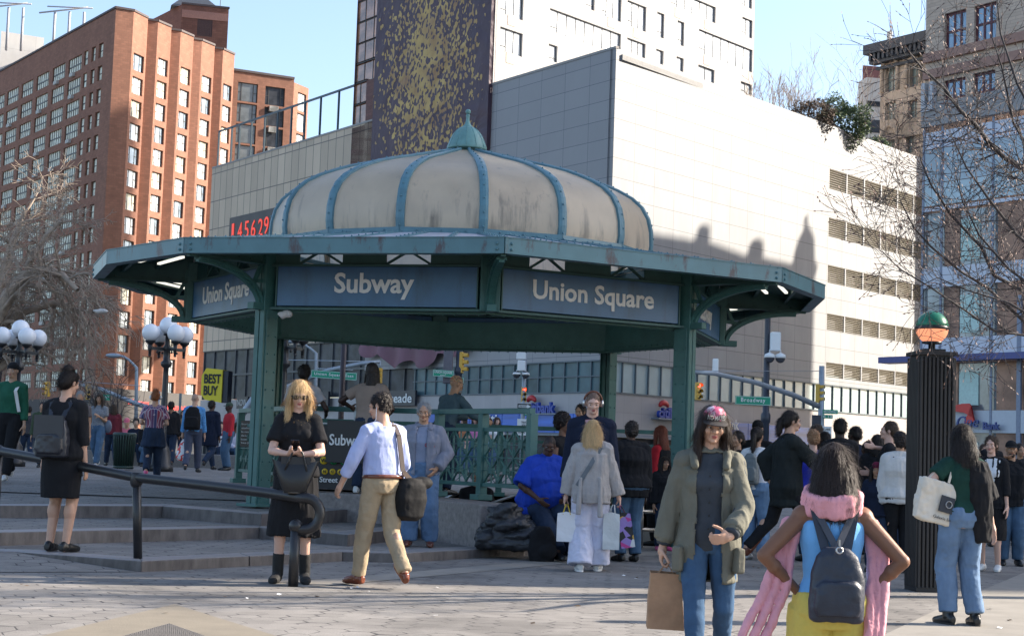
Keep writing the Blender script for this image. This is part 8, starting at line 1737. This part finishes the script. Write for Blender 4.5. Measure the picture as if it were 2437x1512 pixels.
p = simple(1050, 23.3, .62, 907, -42, 'bearded man in colourful bandana and denim shirt leaning on the railing', C_('denim_shirt', (.07, .11, .13)), DJEAN, None, skin='tan', sleeve=1.8, vox=.009, lean=20, H=1.72, hands=[(.0, .55, 1.12), (.35, .5, 1.08)], head=(-25, -8, 0)); m_, t_, b_ = newmat('bandana'); ns = N(t_, 'ShaderNodeTexNoise', i_Scale=28); tc = N(t_, 'ShaderNodeTexCoord'); t_.links.new(tc.outputs['Object'], ns.inputs['Vector']); r_ = ramp(t_, ns.outputs['Fac'], [(.3, (.3, .04, .03)), (.48, (.5, .3, .15)), (.55, (.1, .12, .1)), (.7, (.45, .12, .08))]); t_.links.new(r_.outputs[0], b_.inputs['Base Color']); p.cap(m_, 'beanie', name='bandana'); b = PB(); b.ell(p.HC+p.HM @ Vector((0, .06, -.095)), (.04, .035, .03), p.HM); p.wear('beard', b, H_GR, .003, (60, 60, 60))
p = simple(1131, 24.2, -.76, 1120, 176, 'older man in dark jacket coming up the stairs behind the lattice', None, DJEAN, H_GR, 'short', coatm=BLK, skin='tan', vox=.0095, head=(0, 18, 0), H=1.74); 
simple(1376, 25.5, .3, 962, 150, 'dark haired man glimpsed behind the suit man', C_('blue_top', (.05, .08, .3)), BLK, H_DK, skin='olive', H=1.72)
p = simple(1333, 20.6, 0, 990, 236, 'woman with short curly hair, black top and white earphones', BLK, BLK, H_DK, 'afro', 'f', sleeve=0, skin='brown', vox=.0092); H = lambda x, y, z: p.HC+p.HM @ Vector((x, y, z)); b = MB(); b.tube([H(-.078, .0, -.02), H(-.07, .03, -.12), p.P+p.up*.35-p.rt2*.05+p.fw2*.17, p.P+p.up*.1+p.fw2*.15], .004, 5); held(p, 'earphones', b, M_WHITE, 'white earphones on the curly haired woman', 'earphones')
simple(1497, 19.6, 0, 1006, 20, 'woman with short dark hair in black puffer jacket and jeans from behind', None, JEAN, H_DK, 'curly', 'f', coatm=BLK, hem=-.12, skin='dark', bulk=1.25, t=.04, vox=.0095)
p = simple(1568, 23.4, 0, 1016, 60, 'woman with long red hair in red and black jacket', C_('red_jacket', (.4, .02, .03)), BLK, H_RED, 'long', 'f', .42, sleeve=1.8, skin='light', vox=.0105); pb = PB(); p.hemloft(pb, .45, [(0, .15, .12, -.02), (.3, .18, .15, -.02), (1.1, .2, .17, -.02)]); p.wear('long_vest', pb, BLK, .015)
p = simple(1578, 22.2, 0, 1088, 200, 'small child in black jacket with backpack beside the red haired woman', None, DJEAN, H_DK, 'bob', 'f', .1, coatm=BLK, skin='tan', shoe=mat('shoe_pink', (.7, .1, .25), .5)); backpack(p, C_('pack_black', (.015, .012, .018)), .42, .5, .2, .15, False, 'black sparkly backpack on the small child')
simple(1752, 22, 0, 1029, 130, 'woman in black tee with dark hair tied back left of the white tee woman', BLK, BLK, H_DK, 'lowbun', 'f', skin='tan')
p = simple(1797, 20.9, 0, 1019, -30, 'woman in white tee and pale jeans from behind carrying a navy bag', WHT, LJEAN, H_DK, 'pony', 'f', .25, skin='tan', shoe=SH_WH, vox=.0095, lt=.03); pb = PB(); pb.loft([(p.P-p.rt*.22+p.up*h-p.fw*.05, p.rt, p.fw, a, .05) for h, a in ((.33, .03), (.2, .08), (.02, .13), (-.02, .12))], 16, 3); held(p, 'shoulder_bag', pb, mat('bag_navy', (.02, .025, .06), .5), 'navy slouch bag on the shoulder of the white tee woman', 'bag', .01); backpack(p, mat('pack_grey', (.14, .16, .16), .6), .22, .4, .14, .26, False, 'grey backpack between the white tee woman and the striding man')
simple(1799, 25, 0, 1004, 160, 'man in black beanie and glasses behind the white tee woman', BLK, BLK, None, cap=(BLK, 'beanie'), skin='light')
p = simple(1868, 19.6, 0, 980, -82, 'man with ponytail in long dark cardigan striding to the right', C_('blue_shirt2', (.2, .28, .7)), BLK, H_DK, 'pony', L=.2, sleeve=0, skin='light', vox=.009, lt=.012, t=.006, H=1.84, feet=[(-.07, -.42, .12), (.07, .4, 0)], fp=(-50, 8), lean=3, hands=[(-.2, -.1, .95), (.16, .5, 1.02)], shoe=SH_BR); coat(p, C_('cardigan', (.018, .022, .022)), -.25, t=.04, wid=(.15, .14), sl=1.9, open_=.03, name='cardigan')
p = simple(1932, 20.9, 0, 1026, 12, 'short haired woman in royal blue long sleeve top', C_('royal2', (.03, .04, .36)), DJEAN, hairmat('sandy', (.3, .16, .08)), 'curly', 'f', sleeve=1.7, skin='fair', bulk=1.1, vox=.0095)
for a in ((1995, 22.3, 1000, 10, 'man in black hooded jacket, tallest head left of the ponytail man', 'deep', 'short', H_DK, 'm'), (2032, 24.2, 1018, 40, 'dark skinned man looking right behind the pink scarf woman', 'deep', 'short', H_DK, 'm'), (1958, 25, 1030, 60, 'man half hidden behind the royal blue top woman', 'deep', 'short', H_DK, 'm'), (2062, 23, 1053, 30, 'person with short dark hair behind the maroon hat child', 'dark', 'curly', H_DK, 'f'), (2085, 22, 1037, -20, 'person with bushy dark hair left of the ponytail man', 'light', 'bob', H_DK, 'f'), (1940, 26.5, 1012, 100, 'brown haired person at the back of the crowd', 'light', 'bob', H_BR, 'f'), (1735, 25, 1040, 150, 'person in dark clothes at the left end of the crowd', 'deep', 'short', H_DK, 'm'), (2150, 24, 1040, 10, 'dark haired person behind the white vest woman', 'tan', 'short', H_DK, 'm'), (2340, 27, 1060, 170, 'man in dark clothes far behind the pale woman', 'light', 'short', H_BR, 'm'), (2425, 27, 1058, 190, 'person in dark clothes at the right picture edge', 'tan', 'short', H_DK, 'f'), (1650, 26, 1035, 170, 'person in dark jacket half hidden behind the cap woman', 'tan', 'short', H_DK, 'm')):
    simple(a[0], a[1], 0, a[2], a[3], a[4], None, BLK if a[0] % 2 else DJEAN, a[7], a[6], a[8], .18, coatm=(BLK, C_("olive_dark", (.05, .055, .03)), NAVY, C_("dark_grey", (.05, .05, .055)), C_("brown_coat", (.09, .05, .03)))[a[0] % 5], skin=a[5], vox=.0125)
p = simple(2113, 21.2, 0, 1003, 82, 'man with bun of dark hair in black tee, hand at his chin', BLK, BLK, H_BR, 'lowbun', skin='fair', hands=[(-.05, .18, 1.42), (.15, .2, 1.1)], vox=.0095, H=1.8, head=(0, -4, 0))
p = simple(2139, 19.3, 0, 1031, -4, 'woman in white quilted vest and black trousers seen from behind', None, BLK, H_DK, 'curly', 'f', sleeve=1.9, skin='tan', coatm=C_('cream_quilt', (.6, .58, .55), var=.06, bump=.8, bscale=12), hem=-.06, t=.03, bulk=1.15, vox=.0095); p.strap([p.P+p.up*.5-p.rt2*.1-p.fw2*.1, p.P+p.up*.2+p.rt2*.15-p.fw2*.17], BLK, .02)
simple(2084, 19.4, 0, 1103, 165, 'child in maroon knit hat and dark jacket', None, DJEAN, H_DK, 'bob', 'f', .15, coatm=NAVY, skin='tan', cap=(C_('maroon', (.14, .015, .04)), 'beanie'), vox=.0095)
p = simple(2357, 20.2, 0, 1041, 150, 'pale woman with hair tied back in black cardigan and white shirt', WHT, BLK, H_BR, 'lowbun', 'f', sleeve=0, skin='fair', vox=.009, legs=False, shoe=SH_WH); pb = PB(); p.hemloft(pb, .1, [(0, .16, .12, 0), (.3, .2, .16, 0), (.62, .19, .16, 0)]); p.wear('skirt', pb, BLK, .01); coat(p, BLK, -.12, t=.02, wid=(.17, .14), sl=1.5, open_=.035, name='cardigan')
p = simple(2404, 21.6, 0, 1052, 172, 'man in black cap and jacket talking on a phone by the right edge', None, JEAN, None, coatm=BLK, hem=-.1, skin='tan', cap=(BLK, 'cap'), vox=.0095, lt=.03, bulk=1.15, hands=[(-.25, .05, .85), (.12, .1, 1.52)], poles=[(-1, -1, 0), (1, -.3, -.6)], hold=('relax', 'up'))
b = PB(); b.ell(p.HC+p.HM @ Vector((0, .06, -.085)), (.045, .04, .035), p.HM); p.wear('beard', b, H_DK, .002, (60, 60, 60))
for a in ((1128, 44, 1040, C_('pink_top', (.6, .2, .4)), 'person in pink top far beyond the lattice railing'), (1160, 46, 1042, C_('pale_blue_top', (.25, .35, .5)), 'person in pale blue top far beyond the lattice railing'), (1178, 45, 1050, WHT, 'person in white top far beyond the lattice railing'), (1100, 47, 1050, C_('orange_top', (.5, .2, .1)), 'person in orange top far beyond the lattice railing')):
    simple(a[0], a[1], zs(46), a[2], 100+a[0], a[4], a[3], JEAN, H_BR, 'bob', 'f', .15, skin='fair', vox=.016, H=1.6)
# black puffer coat and bag dumped by the wall
c = gp(1205, 1290, 0); pb = PB(); rn = random.Random(8)
for i in range(34):
    a = rn.uniform(-1, 1); h = rn.random(); w_ = .62*(1-h*.55); pb.ell((a*w_*.55, rn.uniform(-.12, .12), .08+h*.46*(1-.4*abs(a))), (rn.uniform(.1, .2), rn.uniform(.1, .16), rn.uniform(.05, .085)), Matrix.Rotation(rn.uniform(-.5, .5), 3, 'Y'))
pb.loft([((x, -.05, .09), (0, 1, 0), (0, 0, 1), .16, .08) for x in (-.36, -.2, 0, .2, .34)]); thing_pb('puffer_coat', pb, mat('puffer', (.03, .032, .037), .5, var=.2, bump=.3, bscale=14), 'black puffer coat heaped on the step against the granite wall', 'coat', .011, (c.x, 19.35, .09), R(-8), .016, (11, 11, 22))
pb = PB(); pb.loft([((0, 0, z), (1, 0, 0), (0, 1, 0), a, .13) for z, a in ((.0, .14), (.12, .17), (.3, .15), (.4, .08))], 18, 2.8); pb.ell((.05, -.1, .12), (.12, .06, .1)); thing_pb('rucksack', pb, BLK, 'black rucksack at the feet of the man in bright blue', 'rucksack', .011, (at(1290, 1290, 19.1).x, 19.1, 0), 0, .014, (10, 10, 10))

# more walkers on the left and loose litter
for a in ((92, 36, 958, 176, 'man in dark green jacket far behind the beanie man', 'tan', 'short', H_DK, 'm', C_('moss', (.05, .07, .04))), (262, 40, 962, 20, 'person in maroon coat walking away right of the grey tee woman', 'light', 'bob', H_BR, 'f', C_('maroon_coat', (.12, .02, .03))), (60, 41, 968, 30, 'person in grey coat far behind the globe lamp', 'olive', 'short', H_DK, 'm', C_('dark_grey', (.05, .05, .055))), (432, 44, 975, 160, 'distant person in tan coat between the two backpack walkers', 'fair', 'bob', H_BR, 'f', C_('tan_coat', (.25, .18, .11)))):
    simple(a[0], a[1], zs(a[1]), a[2], a[3], a[4], None, DJEAN, a[7], a[6], a[8], .18, coatm=a[9], skin=a[5], vox=.014, **WK)
rn = random.Random(12); b = MB()
for j in range(150):
    x, y = rn.uniform(-5, 5), rn.uniform(11.5, 20); z = .012
    if y > 15 and x < .6: continue
    a = rn.uniform(0, 6.3); s_ = rn.uniform(.012, .035); u = Vector((cos(a), sin(a), 0))*s_; v = Vector((-sin(a), cos(a), rn.uniform(0, .5)))*s_*.6; p0 = Vector((x, y, z)); b.add([p0-u, p0+v, p0+u, p0-v*.8], [(0, 1, 2, 3)], rn.choice((0, 0, 1)))
tag(b.build('litter', [mat('leaf_litter', (.14, .09, .05), .9), M_WHITE], fix=False), kind='stuff')
